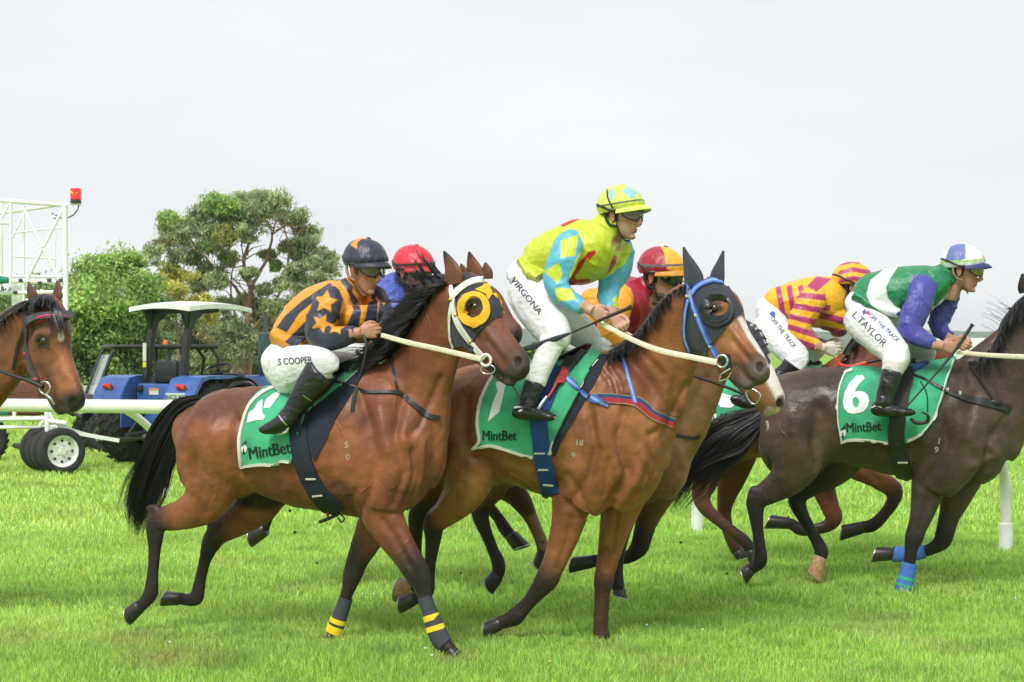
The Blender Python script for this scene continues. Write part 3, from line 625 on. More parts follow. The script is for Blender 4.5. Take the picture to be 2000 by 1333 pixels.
rf = us('roof', box((-.1, 0, 1.70), (1.75, 1.22, .075), bev=.035), M_blk); us('beacon', lathe([(.04, 0), (.04, .05), (.03, .07), (.001, .075)], (-.2, .0, 1.74), 'Z', 14), mat('amber_lens', (.85, .16, .01), .25), rf)
for s in (1, -1):
    us('cage_post', tube([(1.05, s * .56, .85), (.78, s * .56, 1.60), (.68, s * .56, 1.68)], .032, 8), M_blk); us('cage_post', tube([(-.90, s * .56, .9), (-.98, s * .56, 1.5), (-.85, s * .56, 1.68)], .032, 8), M_blk); us('cage_post', tube([(-.15, s * .56, .7), (-.15, s * .56, 1.68)], .028, 8), M_blk); us('cage_rail', tube([(-.9, s * .56, 1.2), (-.15, s * .56, 1.2)], .018, 8), M_blk)
us('windscreen', box((.915, 0, 1.24), (.012, 1.08, .74), bev=.002, M=Matrix.Translation((.905, 0, 1.22)) @ Matrix.Rotation(-.34, 4, 'Y') @ Matrix.Translation((-.915, 0, -1.24))), mat('screen_glass', (.55, .62, .60), .1, alpha=.45))
us('steering_wheel', tube([(.42 + .06 * math.cos(a), .25 + .16 * math.sin(a), 1.12 + .14 * math.cos(a)) for a in np.linspace(0, 6.283, 18)], .014, 6, caps=False), M_blk)

# ------------------------------------------------------------------ trees
M_leaf = leafmat('leaves', .42, .5, .3); M_bark = mat('bark', (.22, .15, .11), .9, nscale=6, namt=.35, bump=.01, bscale=12); M_bark_red = mat('red_bark', (.26, .17, .12), .8, nscale=4, namt=.4, bump=.01, bscale=10)
def tree(name, label, Y, clusters, limbs, leaf=(.16, .05), dens=1.0, droop=.5, bark=None, cat='tree', group='trees beyond the track', tw=True, base=None, sub=14, thick=.7):
    """clusters: (px, py, radius px, tint, depth m); limbs: (list of (px, py, depth), r0, r1 metres)"""
    s = Y / F; b = base or limbs[0][0][0]; root = thing(name, label, cat, (W(b[0], 700, Y).x, Y, 0), group)
    cen, siz, nor, colr = [], [], [], []
    for (px, py, r, tint, dz) in clusters:
        R = r * s; c = np.array(W(px, py, Y)) + np.array((0, dz, 0)); k = int(sub * max(1, (r / 26) ** 1.5)); base_c = np.array(tint)
        d = rng.normal(size=(k, 3)); d /= np.linalg.norm(d, axis=1)[:, None]; d[:, 2] = np.abs(d[:, 2]) * np.where(rng.random(k) < .75, 1, -1); sc = c + d * R * (rng.uniform(.1, 1.12, (k, 1))) * np.array([1, .9, thick + .15])
        for q in sc:
            n = int(dens * 85 * rng.uniform(.6, 1.3)); rr = R * rng.uniform(.25, .52); p = rng.normal(size=(n, 3)) * rr * np.array([.78, .7, .46])
            cen.append(q + p); nor.append(p / rr + rng.normal(size=(n, 3)) * .6); t = rng.uniform(.62, 1.35); siz.append(np.full(n, 1.0))
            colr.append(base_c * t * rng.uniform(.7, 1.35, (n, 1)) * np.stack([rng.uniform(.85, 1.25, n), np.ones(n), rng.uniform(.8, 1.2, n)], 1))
    P = np.concatenate(cen); N = np.concatenate(nor); C = np.concatenate(colr); n = len(P); N /= np.maximum(np.linalg.norm(N, axis=1), 1e-6)[:, None]
    k = P[:, 2] > .15; P, N, C = P[k], N[k], C[k]; n = len(P)
    T = rng.normal(size=(n, 3)); T[:, 2] -= droop * 2; T -= (T * N).sum(1)[:, None] * N; T /= np.maximum(np.linalg.norm(T, axis=1), 1e-6)[:, None]; B = np.cross(N, T); L = (leaf[0] * rng.uniform(.6, 1.3, n))[:, None]; Wd = (leaf[1] * rng.uniform(.7, 1.3, n))[:, None]
    V = np.stack([P - T * L / 2, P + B * Wd / 2, P + T * L / 2, P - B * Wd / 2], 1).reshape(-1, 3)
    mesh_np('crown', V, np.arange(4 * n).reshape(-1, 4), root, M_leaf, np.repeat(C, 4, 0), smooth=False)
    parts = []; 
    for i, (pts, r0, r1) in enumerate(limbs):
        Q = catmull([tuple(np.array(W(x, y, Y)) + np.array((0, d, 0))) for x, y, d in pts], 5); Q = Q + rng.normal(size=Q.shape) * r0 * .12; parts.append(tube([Vector(q) for q in Q], list(np.linspace(r0 * .62, r1 * .62, len(Q))), 9))
        if i and tw:
            for j in range(16):
                a = Q[int(rng.integers(len(Q) // 3, len(Q)))]; e = a + rng.normal(size=3) * np.array([.75, .7, .4]) * 34 * s + np.array([0, 0, .6 * 30 * s]); m_ = (a + e) / 2 + rng.normal(size=3) * .15; parts.append(tube([Vector(a), Vector(m_), Vector(e)], [r1 * .8, r1 * .5, r1 * .2], 5))
    mesh_np('trunk', *merge(parts), root, bark or M_bark)
    return root
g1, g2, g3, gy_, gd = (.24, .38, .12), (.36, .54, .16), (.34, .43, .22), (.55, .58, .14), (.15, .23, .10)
tree('broadleaf_tree', 'dense rounded dark green tree at the left, beside the white gate frame', 50,
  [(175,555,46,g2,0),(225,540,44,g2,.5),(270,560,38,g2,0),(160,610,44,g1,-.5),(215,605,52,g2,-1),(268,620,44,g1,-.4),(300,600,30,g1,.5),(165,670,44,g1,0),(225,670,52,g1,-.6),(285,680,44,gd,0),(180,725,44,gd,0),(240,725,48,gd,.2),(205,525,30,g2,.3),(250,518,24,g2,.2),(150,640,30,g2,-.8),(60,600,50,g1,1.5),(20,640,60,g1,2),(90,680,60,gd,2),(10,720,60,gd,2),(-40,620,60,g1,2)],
  [([(215,765,0),(216,700,0),(214,640,0),(218,580,0)],.22,.08),([(216,700,0),(240,640,0),(262,600,0)],.10,.03),([(215,690,0),(190,640,0),(170,600,0)],.10,.03)], leaf=(.13,.065), dens=1.25, droop=.1, thick=.9, sub=17)
ec = [(497,392,26,g3),(470,404,24,g3),(440,408,22,g2),(415,420,22,g3),(455,430,28,g3),(500,425,32,g3),(538,405,28,g3),(565,425,26,g3),(585,450,22,g3),(598,478,18,g3),(580,500,14,g3),(350,440,20,g2),(362,468,26,g3),(338,455,16,g3),(388,445,22,g3),(395,478,22,g1),(420,462,24,g3),(455,470,22,(.32,.36,.11)),(430,500,20,g1),(375,505,18,g3),(490,462,16,g3),(410,535,22,g3),(440,560,18,g3),(385,560,16,g3),(470,590,20,g3),(505,600,18,g3),(430,600,20,g3),(455,640,22,g3),(520,570,14,g3),(560,560,14,g3),(515,500,12,g1),(540,520,10,g1),(550,480,12,g3),(480,660,26,g3),(460,690,28,g3),(520,650,26,g3),(500,620,20,g1),(555,640,24,g3),(430,660,24,g3),(400,640,22,g3),(540,690,26,g1),(590,530,14,g3),(600,510,16,g3),(575,540,14,g3),(620,520,12,g3),(500,540,12,g3),(600,560,12,g3),(545,600,18,g3),(345,500,14,g3)]
tree('gum_tree', 'tall airy gum tree with open branching crown behind the tractor', 58, [(x, y, r * 1.15, c, random.uniform(-1.6, 1.6)) for x, y, r, c in ec],
  [([(490,765,0),(484,700,0),(478,660,0),(486,610,0),(492,560,0)],.24,.12),([(492,575,0),(480,520,-.4),(492,470,-.5),(496,400,-.4)],.12,.04),([(492,560,0),(520,500,.3),(530,450,.4),(545,415,.4)],.10,.03),([(486,610,0),(455,560,.5),(420,530,.5),(385,490,.6),(355,455,.6)],.10,.03),([(520,500,.3),(560,520,.3),(590,480,.4)],.06,.02),([(478,660,0),(520,610,.3),(548,560,.4),(560,500,.5),(552,440,.5)],.10,.03),([(492,480,-.4),(460,450,-.6),(440,415,-.5)],.07,.025),([(450,760,.5),(455,700,.6),(462,640,.5),(448,580,.3),(455,500,.2)],.12,.03),([(505,760,-.5),(520,700,-.4),(560,650,-.2),(600,600,0)],.10,.03),([(470,700,-.3),(440,720,-.4),(425,690,-.3),(450,640,0)],.06,.02),([(535,450,.3),(560,440,.2),(580,455,.3)],.04,.015),([(480,640,.2),(500,610,.1),(470,560,.1),(450,540,.2)],.06,.02)],
  leaf=(.17,.05), dens=.8, droop=.7, bark=M_bark_red, sub=26)
tree('gum_tree', 'yellow tinged sapling gum between the round tree and the tall gum', 54, [(x, y, r, c, random.uniform(-1, 1)) for x, y, r, c in [(310,475,16,(.28,.30,.11)),(300,500,20,g3),(330,500,20,g3),(320,530,26,(.32,.38,.09)),(345,540,22,gy_),(318,560,26,gy_),(350,575,24,gy_),(375,600,22,gy_),(330,600,24,g3),(400,590,16,gy_),(300,590,18,(.32,.38,.09)),(360,630,22,g3),(320,640,24,g3),(410,620,16,gy_)]],
  [([(352,765,0),(350,700,0),(345,640,0),(335,580,0),(325,520,0)],.10,.03),([(348,660,0),(370,610,0),(395,585,0)],.05,.02),([(345,640,0),(315,600,0),(300,540,0)],.05,.02)], leaf=(.15,.05), dens=.5, droop=.5, sub=22)
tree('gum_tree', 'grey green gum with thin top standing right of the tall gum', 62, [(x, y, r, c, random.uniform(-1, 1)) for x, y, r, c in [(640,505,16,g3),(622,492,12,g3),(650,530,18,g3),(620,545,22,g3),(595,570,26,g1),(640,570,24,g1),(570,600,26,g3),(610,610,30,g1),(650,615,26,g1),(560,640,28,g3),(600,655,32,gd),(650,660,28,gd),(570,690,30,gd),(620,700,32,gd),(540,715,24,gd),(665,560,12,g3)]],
  [([(590,765,0),(592,700,0),(600,640,0),(620,560,0),(632,510,0)],.14,.03),([(600,650,0),(570,620,0),(560,580,0)],.06,.02)], leaf=(.16,.05), dens=.55, droop=.5, sub=20)
def rowof(x0, x1, yt, step, r, cols): return [(x + random.uniform(-6, 6), y + random.uniform(-5, 5), r * random.uniform(.8, 1.15), random.choice(cols), random.uniform(-1, 1)) for y in np.arange(yt, 765, r * 1.1) for x in np.arange(x0, x1, step)]
tree('shrub', 'olive scrub under the gums behind the tractor roof', 64, rowof(300, 560, 655, 26, 26, [g3, gd, (.30,.28,.12), g1]), [([(400,770,0),(402,720,0),(396,680,0)],.08,.03),([(380,770,0),(378,700,0),(384,650,0)],.05,.02),([(450,770,0),(470,700,0),(500,660,0)],.06,.02)], leaf=(.18,.07), dens=.55, cat='shrub', group='scrub at the far side of the track')
tree('shrub', 'green scrub glimpsed below the reins of the gold and black jockey', 66, rowof(660, 900, 668, 30, 28, [g1, gd, g3]), [([(780,770,0),(782,720,0),(786,690,0)],.08,.03)], leaf=(.2,.09), dens=.5, cat='shrub', group='scrub at the far side of the track')
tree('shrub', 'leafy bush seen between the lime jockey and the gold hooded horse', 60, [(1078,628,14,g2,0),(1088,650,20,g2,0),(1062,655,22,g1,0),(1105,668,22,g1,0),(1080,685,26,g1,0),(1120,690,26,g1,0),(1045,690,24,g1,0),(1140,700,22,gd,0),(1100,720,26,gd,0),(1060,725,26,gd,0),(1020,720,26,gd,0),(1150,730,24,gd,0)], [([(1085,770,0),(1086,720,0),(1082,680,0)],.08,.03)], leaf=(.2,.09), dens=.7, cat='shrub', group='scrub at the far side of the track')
# white van far off on the right
VM = Matrix.Translation((W(1899, 690, 130).x, 130, 0)) @ Matrix.Rotation(math.radians(8), 4, 'Z'); vn = thing('parked_van', 'far white van parked between the dark mane and the whip on the right', 'van', VM.translation)
def vs(name, part, m, p=None): return mesh_np(name, *xform(part, VM), p or vn, m)
vb = vs('body', box((0, 0, 1.45), (5.2, 2.0, 1.9), bev=.25), mat('van_white', (.74, .75, .74), .4)); vs('bonnet', box((2.7, 0, .95), (1.0, 1.9, .9), bev=.2), mat('van_white', (.74, .75, .74), .4)); vs('window', box((1.6, -1.0, 1.85), (1.2, .03, .6), bev=.01), mat('van_glass', (.03, .04, .05), .1), vb); vs('windscreen', box((2.62, 0, 1.85), (.04, 1.6, .7)), mat('van_glass', (.03, .04, .05), .1), vb)
for x in (-1.6, 2.2):
    for s in (1, -1): wheel(.36, .22, .2, VM @ Matrix.Translation((x, s * .9, .36)), vn, M_steel_env)
vs('bumper', box((3.2, 0, .5), (.15, 1.8, .25), bev=.05), M_blk)
# ------------------------------------------------------------------ horses
M_tackblack = mat('black_leather', (.018, .018, .02), .45, bump=.001, bscale=200, nscale=80)
M_white = mat('white_tack', (.72, .70, .64), .5, nscale=60, namt=.12, bump=.001, bscale=150)
M_rein = mat('rubber_rein', (.70, .63, .48), .6, nscale=90, namt=.18, bump=.001, bscale=300)
M_steel = mat('steel', (.6, .6, .6), .22, metal=1)
M_green = mat('green_cloth', (.040, .36, .185), .85, nscale=7, namt=.28, bump=.010, bscale=13, sheen=.3, detail=7)
M_trim = mat('pale_trim', (.68, .62, .55), .8, namt=.1)
M_navy = mat('dark_pad', (.012, .018, .035), .85, bump=.002, bscale=120)
M_cloth_white = mat('cloth_white', (.78, .78, .80), .7, namt=.05)
M_ink = mat('dark_print', (.006, .03, .025), .8)
M_eye = mat('horse_eye', (.012, .007, .005), .06, coat=1)
M_gold = mat('gold_felt', (.80, .42, .012), .8, bump=.001, bscale=200)
M_hood = mat('charcoal_hood', (.028, .030, .045), .8, bump=.0015, bscale=60, sheen=.25, bstretch=(1, 1, .4))
M_blue = mat('blue_strap', (.045, .15, .55), .35, bump=.001, bscale=150, namt=.2)
M_brand = mat('white_brand', (.42, .33, .27), .8)
def coatmat(name, rough, namt=.14, bump=.006):
    if name in _mats: return _mats[name]
    m = mat(name, vcol=True, rough=rough, nscale=9, namt=namt, bump=bump, bscale=24, spec=.35, sheen=.05, detail=10)
    # raised veins: thin lines where a smooth noise crosses its middle value, only in some areas
    t = m.node_tree; N = t.nodes; b = N['Principled BSDF']; tc = N.new('ShaderNodeTexCoord'); mp = N.new('ShaderNodeMapping'); mp.inputs['Scale'].default_value = (1, 1, .6); t.links.new(tc.outputs['Object'], mp.inputs['Vector'])
    n = N.new('ShaderNodeTexNoise'); n.inputs['Scale'].default_value = 3.4; n.inputs['Detail'].default_value = 2; n.inputs['Roughness'].default_value = .35; t.links.new(mp.outputs['Vector'], n.inputs['Vector'])
    s1 = N.new('ShaderNodeMath'); s1.operation = 'SUBTRACT'; s1.inputs[1].default_value = .5; ab = N.new('ShaderNodeMath'); ab.operation = 'ABSOLUTE'; t.links.new(n.outputs['Fac'], s1.inputs[0]); t.links.new(s1.outputs[0], ab.inputs[0])
    r = N.new('ShaderNodeMapRange'); r.interpolation_type = 'SMOOTHSTEP'; r.inputs['From Min'].default_value = .0; r.inputs['From Max'].default_value = .016; r.inputs['To Min'].default_value = 1; r.inputs['To Max'].default_value = 0; t.links.new(ab.outputs[0], r.inputs['Value'])
    n2 = N.new('ShaderNodeTexNoise'); n2.inputs['Scale'].default_value = 2.2; t.links.new(tc.outputs['Object'], n2.inputs['Vector']); r2 = N.new('ShaderNodeMapRange'); r2.inputs['From Min'].default_value = .48; r2.inputs['From Max'].default_value = .62; t.links.new(n2.outputs['Fac'], r2.inputs['Value'])
    ml = N.new('ShaderNodeMath'); ml.operation = 'MULTIPLY'; t.links.new(r.outputs[0], ml.inputs[0]); t.links.new(r2.outputs[0], ml.inputs[1])
    old = b.inputs['Normal'].links[0].from_socket; bp = N.new('ShaderNodeBump'); bp.inputs['Distance'].default_value = .0035; bp.inputs['Strength'].default_value = .8; t.links.new(ml.outputs[0], bp.inputs['Height']); t.links.new(old, bp.inputs['Normal']); t.links.new(bp.outputs['Normal'], b.inputs['Normal'])
    # the satin of the coat varies: sweat and lie of the hair
    n3 = N.new('ShaderNodeTexNoise'); n3.inputs['Scale'].default_value = 5; n3.inputs['Detail'].default_value = 7; t.links.new(tc.outputs['Object'], n3.inputs['Vector']); r3 = N.new('ShaderNodeMapRange'); r3.inputs['From Min'].default_value = .35; r3.inputs['From Max'].default_value = .65; r3.inputs['To Min'].default_value = rough - .10; r3.inputs['To Max'].default_value = rough + .22; t.links.new(n3.outputs['Fac'], r3.inputs['Value']); t.links.new(r3.outputs[0], b.inputs['Roughness'])
    return m

GROOVE = 2.3
def horse_skin(rig, spec):
    parts, meta, tags = [], [], []
    for key, lf in spec['lofts'].items():
        kw = {}
        if isinstance(lf, tuple): lf, kw = lf
        V, f, m = loft(rig, lf, **kw); parts.append((V, f)); meta.append(m); tags += [key] * len(m)
    V, Fq, avg = skin(parts, spec.get('voxel', .013), it=10, lap=0)
    meta = np.concatenate(meta); tags = np.array(tags)
    ix = nearest(V, meta); rad = meta[ix, 3]
    for _ in range(5): rad = avg(rad[:, None])[:, 0]
    wt = np.clip((rad - .05) / .10, .0, 1)[:, None]
    V0 = V
    for _ in range(9): V = V + wt * .5 * (avg(V) - V)
    N = vnormals(V, Fq); dd = ((V0 - V) * N).sum(1)[:, None]
    for _ in range(14): dd = avg(dd)
    V = V + N * dd; N = vnormals(V, Fq); Q = PX(V); L = np.array(rig.L()); near = sstep(N @ L, -.1, .35)
    side = np.abs(N @ L); sgn = sstep(side, .05, .4)
    tg = tags[ix]; disp = np.zeros(len(V))
    for g in spec.get('grooves', []):
        pts, wd, dep = g[:3]; k = np.exp(-(line_dist(Q, pts) / wd) ** 2) * dep * (near if len(g) > 3 and g[3] == 'near' else sgn)
        if len(g) > 4: k = k * np.isin(tg, g[4])
        disp += k * GROOVE
    for _ in range(2): disp = avg(disp[:, None])[:, 0]
    for x, y, r, dep in spec.get('dents', []):
        disp -= np.exp(-(np.linalg.norm(Q - np.array([x, y]), axis=1) / r) ** 3) * dep * near
    rd = ridges(V, 5.5, (1.0, 1.0, .45), 3); rd2 = ridges(V, 13, (1.0, 1.0, .5), 5)
    V = V + N * disp[:, None] + N * ((fbm(V, 4.5, 3) * .006 - rd * .0035 - rd2 * .0016) * wt[:, 0])[:, None] + N * (pn(V * 28) * .0011 * (1 - wt[:, 0]))[:, None]
    c = meta[ix, 4]
    for _ in range(6): c = avg(c[:, None])[:, 0]
    base, dark = np.array(spec['coat']), np.array(spec.get('dark', (.019, .014, .013)))
    n1 = wob(V, 5, 11); n2 = wob(V, 40, 5)
    c = np.clip(c + n2 * .05 * (c > .02), 0, 1)[:, None]; c = c * c * (3 - 2 * c)
    n1 = fbm(V, 6, 5); C = base * (1 + .20 * n1[:, None] - .10 * rd[:, None]); warm = np.array(spec.get('warm', base))
    kk = sstep(fbm(V, 2.6, 4), -.35, .5)[:, None]; C = C * (1 - kk) + warm * (1 + .1 * n1[:, None]) * kk
    C = C * (1 - c) + dark * c
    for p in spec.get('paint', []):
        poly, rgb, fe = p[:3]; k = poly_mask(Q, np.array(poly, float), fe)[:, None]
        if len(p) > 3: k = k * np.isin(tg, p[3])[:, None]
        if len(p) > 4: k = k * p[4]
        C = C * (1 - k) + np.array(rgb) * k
    return V, Fq, np.clip(C, 0, 1)

def hoof(rig, q, parent, m, lab=None):
    """q: (px, py, d) of coronet, (px, py, d) of toe, radius px"""
    a, b, r = q[0], q[1], q[2]; A = rig.P(*a); B = rig.P(*b); s = A.y / F; T = (B - A); Ln = T.length; T.normalize()
    sole = Vector((0, 0, -1)) if len(q) < 4 else Vector((q[3][0], 0, q[3][1])).normalized()
    side = T.cross(sole).normalized(); fw = T
    front = Vector((0, 0, -1)) if T.z > -.72 else Vector((1, -.25, 0)); front = (front - T * front.dot(T)).normalized(); side = T.cross(front)
    V = []; rr = r * s; B = A + T * Ln
    for t, k in ((-.12, .80), (0, .93), (.06, .98), (.5, 1.06), (.94, 1.17), (1.0, 1.16)):
        for i in range(16):
            an = 2 * math.pi * i / 16; c, s_ = math.cos(an), math.sin(an)
            V.append(A + T * (Ln * t + rr * .42 * c * max(t, 0)) + side * (s_ * rr * k) + front * (c * rr * k * (1.12 if c > 0 else .92) + rr * .16 * t))
    shoe = [V[80 + i] + T * (.001) for i in range(16)]
    f = [(i * 16 + k, i * 16 + (k + 1) % 16, (i + 1) * 16 + (k + 1) % 16, (i + 1) * 16 + k) for i in range(5) for k in range(16)] + [tuple(range(16)), tuple(80 + k for k in range(16))]
    V, f = fix_normals((V, f)); o = mesh_np('hoof', V, f, parent, m)
    cen = sum(shoe, Vector()) / 16; mesh_np('horseshoe', *tube([cen + (q - cen) * .97 for q in shoe[:8]] + [cen + (q - cen) * .97 for q in shoe[8:]] + [cen + (shoe[0] - cen) * .97], rr * .10, 6, caps=False), o, mat('horseshoe', (.45, .45, .43), .4, metal=.9))
    return o

def hair(name, roots, parent, m, tipc=None, th=.0035, segs=7, cols=None):
    """roots: list of (list of 3D pts, r) strands -> one mesh of thin tapering strands"""
    V, f, n = [], [], 0
    for pts, r in roots:
        m_ = len(pts)
        for i, p in enumerate(pts):
            T = (pts[min(i + 1, m_ - 1)] - pts[max(i - 1, 0)]).normalized(); A = T.cross(Vector((.2, 1, .1))); A = A.normalized() if A.length > .01 else Vector((1, 0, 0)); B = T.cross(A)
            w = r * (1 - (i / (m_ - 1)) ** 2 * .92)
            for k in range(3):
                a = 2.094 * k; V.append(p + A * (math.cos(a) * w) + B * (math.sin(a) * w))
        for i in range(m_ - 1):
            for k in range(3): f.append((n + i * 3 + k, n + i * 3 + (k + 1) % 3, n + (i + 1) * 3 + (k + 1) % 3, n + (i + 1) * 3 + k))
        n += 3 * m_
    return mesh_np(name, np.array([v[:] for v in V]), np.array(f), parent, m)

M_hair = mat('black_hair', (.010, .009, .011), .38, spec=.55, nscale=25, namt=.5)
def mane(rig, crest, parent, lean=(-10, 4), length=48, n=420, r=.0030, fly=.12, d=0, curl=10, name='mane', gap=.0, droop=1.0, core=None, lock=8):
    """crest: px polyline; hair falls on the near side and flies back"""
    P = catmull(np.array(crest, float), 12); T = np.gradient(P, axis=0); T /= np.linalg.norm(T, axis=1)[:, None]; out = []
    nrm = np.stack([T[:, 1], -T[:, 0]], 1)
    for i in range(n):
        if i % lock == 0: lk = (random.random() * (len(P) - 1), random.uniform(.5, 1.1), random.random() < fly, random.uniform(-.15, .45), random.uniform(0, 6.28), random.uniform(-.10, .04), random.random())
        u = min(len(P) - 1.001, max(0, lk[0] + random.gauss(0, .45))); k = int(u); p = P[k] + (P[min(k + 1, len(P) - 1)] - P[k]) * (u - k); t = T[k]; q = nrm[k]
        if q[1] > 0: q = -q
        L = length * lk[1] * random.uniform(.75, 1.05); flyer = lk[2]
        a = lk[3] + random.gauss(0, .05); ph = lk[4] + random.gauss(0, .25); pts = []
        dz = lk[5] + random.gauss(0, .008); up = (.3 + .6 * lk[6] if flyer else -.05 + .33 * lk[6]) + random.gauss(0, .04)
        for j in range(8):
            s = j / 7
            x = p[0] + lean[0] * s * L / 40 + q[0] * up * L * math.sin(s * 1.9) * .5 + curl * .25 * math.sin(ph + s * 5) * s * (2 if flyer else 1) - t[0] * a * L * s
            y = p[1] + lean[1] * s * L / 40 + q[1] * up * L * math.sin(s * 1.9) * .5 + L * (0 if flyer else .75 * droop) * s ** 1.2 + curl * .18 * math.cos(ph + s * 4) * s
            pts.append(rig.P(x, y, d + .03 + dz - (.07 + .05 * s if not flyer else .0) * min(1, s * 2.5)))
        out.append((pts, r * random.uniform(.6, 1.3)))
    o = hair(name, out, parent, M_hair)
    if core:
        cp = [(*(P[int(t * (len(P) - 1))] + np.array(core[:2]) * min(1, 3 * t + .2, 3 * (1 - t) + .3)), d - .01, core[2] * w, .05) for t, w in ((0, .25), (.1, .7), (.3, 1), (.5, 1.1), (.7, 1), (.9, .7), (1, .3))]
        mesh_np('mane_root', *fix_normals(loft(rig, cp)[:2]), o, M_hair)
    return o
def tail(rig, path, widths, parent, d=0, n=520, r=.0035, fly=30, name='tail', end_frac=.55):
    P = catmull(np.array(path, float), 8); Wd = np.interp(np.linspace(0, 1, len(P)), np.linspace(0, 1, len(widths)), widths)
    T = np.gradient(P, axis=0); T /= np.linalg.norm(T, axis=1)[:, None]; Nn = np.stack([-T[:, 1], T[:, 0]], 1); out = []
    for i in range(n):
        if i % 14 == 0: lk = (max(-1, min(1, random.gauss(0, .46))), random.gauss(0, .42), random.uniform(end_frac, 1.0), random.uniform(0, 6.28), random.uniform(.02, .20), random.random() < .07, random.choice((-1, 1)))
        u = lk[0] + random.gauss(0, .07); v = lk[1] + random.gauss(0, .07); e = min(1.06, lk[2] + random.gauss(0, .05)); st = random.uniform(0, .25) if random.random() < .6 else 0
        ph = lk[3] + random.gauss(0, .2); am = lk[4]; pts = []
        for j in range(11):
            s = st + (e - st) * j / 10; k = s * (len(P) - 1); i0 = int(min(k, len(P) - 2)); t = k - i0; p = P[i0] * (1 - t) + P[i0 + 1] * t; ww = Wd[i0] * (1 - t) + Wd[i0 + 1] * t
            o = u * ww + ww * am * math.sin(ph + s * 9) + (ww * 1.3 * lk[6] * max(0, s - .35) ** 1.5 * 2 if lk[5] else 0); p = p + Nn[i0] * o
            pts.append(rig.P(p[0], p[1], d + v * ww * rig.Y0 / F * .8))
        out.append((pts, r * random.uniform(.6, 1.3)))
    core = loft(rig, [(*P[int(t * (len(P) - 1))], d, Wd[int(t * (len(P) - 1))] * k, Wd[int(t * (len(P) - 1))] * rig.Y0 / F * k * .7) for t, k in ((0, .7), (.12, .65), (.3, .6), (.5, .5), (.66, .36), (.8, .12))])
    for i in range(n // 8):
        u = random.uniform(-1.5, 1.5); st = random.uniform(.25, .6); ph = random.uniform(0, 6.28); e = random.uniform(.8, 1.12); pts = []
        for j in range(11):
            s = st + (e - st) * j / 10; k = min(s, .999) * (len(P) - 1); i0 = int(min(k, len(P) - 2)); t = k - i0; p = P[i0] * (1 - t) + P[i0 + 1] * t; ww = Wd[i0] * (1 - t) + Wd[i0 + 1] * t
            p = p + Nn[i0] * (ww * u * (.35 + .65 * j / 10) + ww * .22 * math.sin(ph + s * 8)) + T[i0] * max(0, s - .999) * 200
            pts.append(rig.P(p[0], p[1], d + u * .05))
        out.append((pts, r * .5))
    o = hair(name, out, parent, M_hair); mesh_np('dock', core[0], core[1], o, M_hair)
    return o
def eye(rig, tgt, px, py, r, parent, lid=(.03, .015, .01), out=.0):
    h, n = tgt.hit(rig, px, py); s = h.y / F; c = h - n * (r * s * (.55 - out))
    e = mesh_np('eye', *ellipsoid(c, (r * s, r * s * .9, r * s * .85)), parent, M_eye)
    lm = mat('eyelid', lid, .5)
    up = []
    for k in range(9):
        a = math.pi * (.0 + k / 8); q = Vector((-math.cos(a) * r * s * 1.1, 0, math.sin(a) * r * s * .75)); up.append(c + n * (r * s * .55) + q)
    mesh_np('eyelid', *tube(up, r * s * .28, 6), e, lm)
    return e
def nostril(rig, tgt, px, py, rx, ry, ang, parent, rim=(.06, .04, .035)):
    """dark hollow with a raised rim"""
    ph = math.radians(ang); el = lambda k_: [(px + math.cos(a) * rx * k_ * math.cos(ph) - math.sin(a) * ry * k_ * math.sin(ph), py + math.cos(a) * rx * k_ * math.sin(ph) + math.sin(a) * ry * k_ * math.cos(ph)) for a in [2 * math.pi * k / 18 for k in range(18)]]
    return drape(rig, tgt, el(.78), 'nostril', mat('nostril', (.010, .006, .006), .7), parent, step=3, th=.0006, off=.0008)
def ring(rig, c, rx, ry, r, name, m, parent, d=0, tilt=0):
    s = rig.Y(c[0]) / F; P = [rig.P(c[0] + math.cos(a) * rx, c[1] + math.sin(a) * ry, d + tilt * math.cos(a)) for a in [2 * math.pi * k / 20 for k in range(21)]]
    return mesh_np(name, *tube(P, r * s, 8, caps=False), parent, m)
def line3(rig, pts, r, name, m, parent, flat=None, sub=6, ref=None, cols=None):
    """pts: (px, py, d) -> tube in the air, r in px"""
    P = catmull(np.array(pts, float), sub); Q = [rig.P(*p) for p in P]
    rr = [x * rig.Y(pts[0][0]) / F for x in (np.interp(np.linspace(0, 1, len(P)), np.linspace(0, 1, len(r)), r) if hasattr(r, '__len__') else [r] * len(P))]
    return mesh_np(name, *tube(Q, rr, 10, flat=flat, ref=ref or Vector((0, 1, 0))), parent, m)

def make_horse(spec, label, group=None):
    rig = spec['rig']; fx, fy = spec['foot']; base = rig.P(fx, HZ + CH / rig.Y(fx) * F, 0)
    root = thing('racehorse', label, 'horse', base, group)
    V, Fq, C = horse_skin(rig, spec)
    if ONLY_FAST: pass
    b = mesh_np('body', V, Fq, root, coatmat('coat_' + spec['key'], spec.get('rough', .42)), C)
    tgt = Target([b])
    for e in spec.get('ears', []):
        nodes, colr = e[0], e[1]; Vv, f, m = loft(rig, nodes, yaw=e[2] if len(e) > 2 else 45, sub=4)
        Vv, f = fix_normals((Vv, f)); mesh_np('ear', Vv, f, root, colr)
    for q in spec.get('hooves', []):
        hoof(rig, q[:3] + ((q[3],) if len(q) > 3 and q[3] else ()), root, q[4] if len(q) > 4 else M_hoof)
    spec['root'], spec['body'], spec['tgt'] = root, b, tgt
    return root, b, tgt
M_hoof = mat('dark_hoof', (.03, .027, .026), .4, nscale=40, namt=.3)
M_hoof_tan = mat('tan_hoof', (.42, .24, .12), .45, nscale=50, namt=.35)

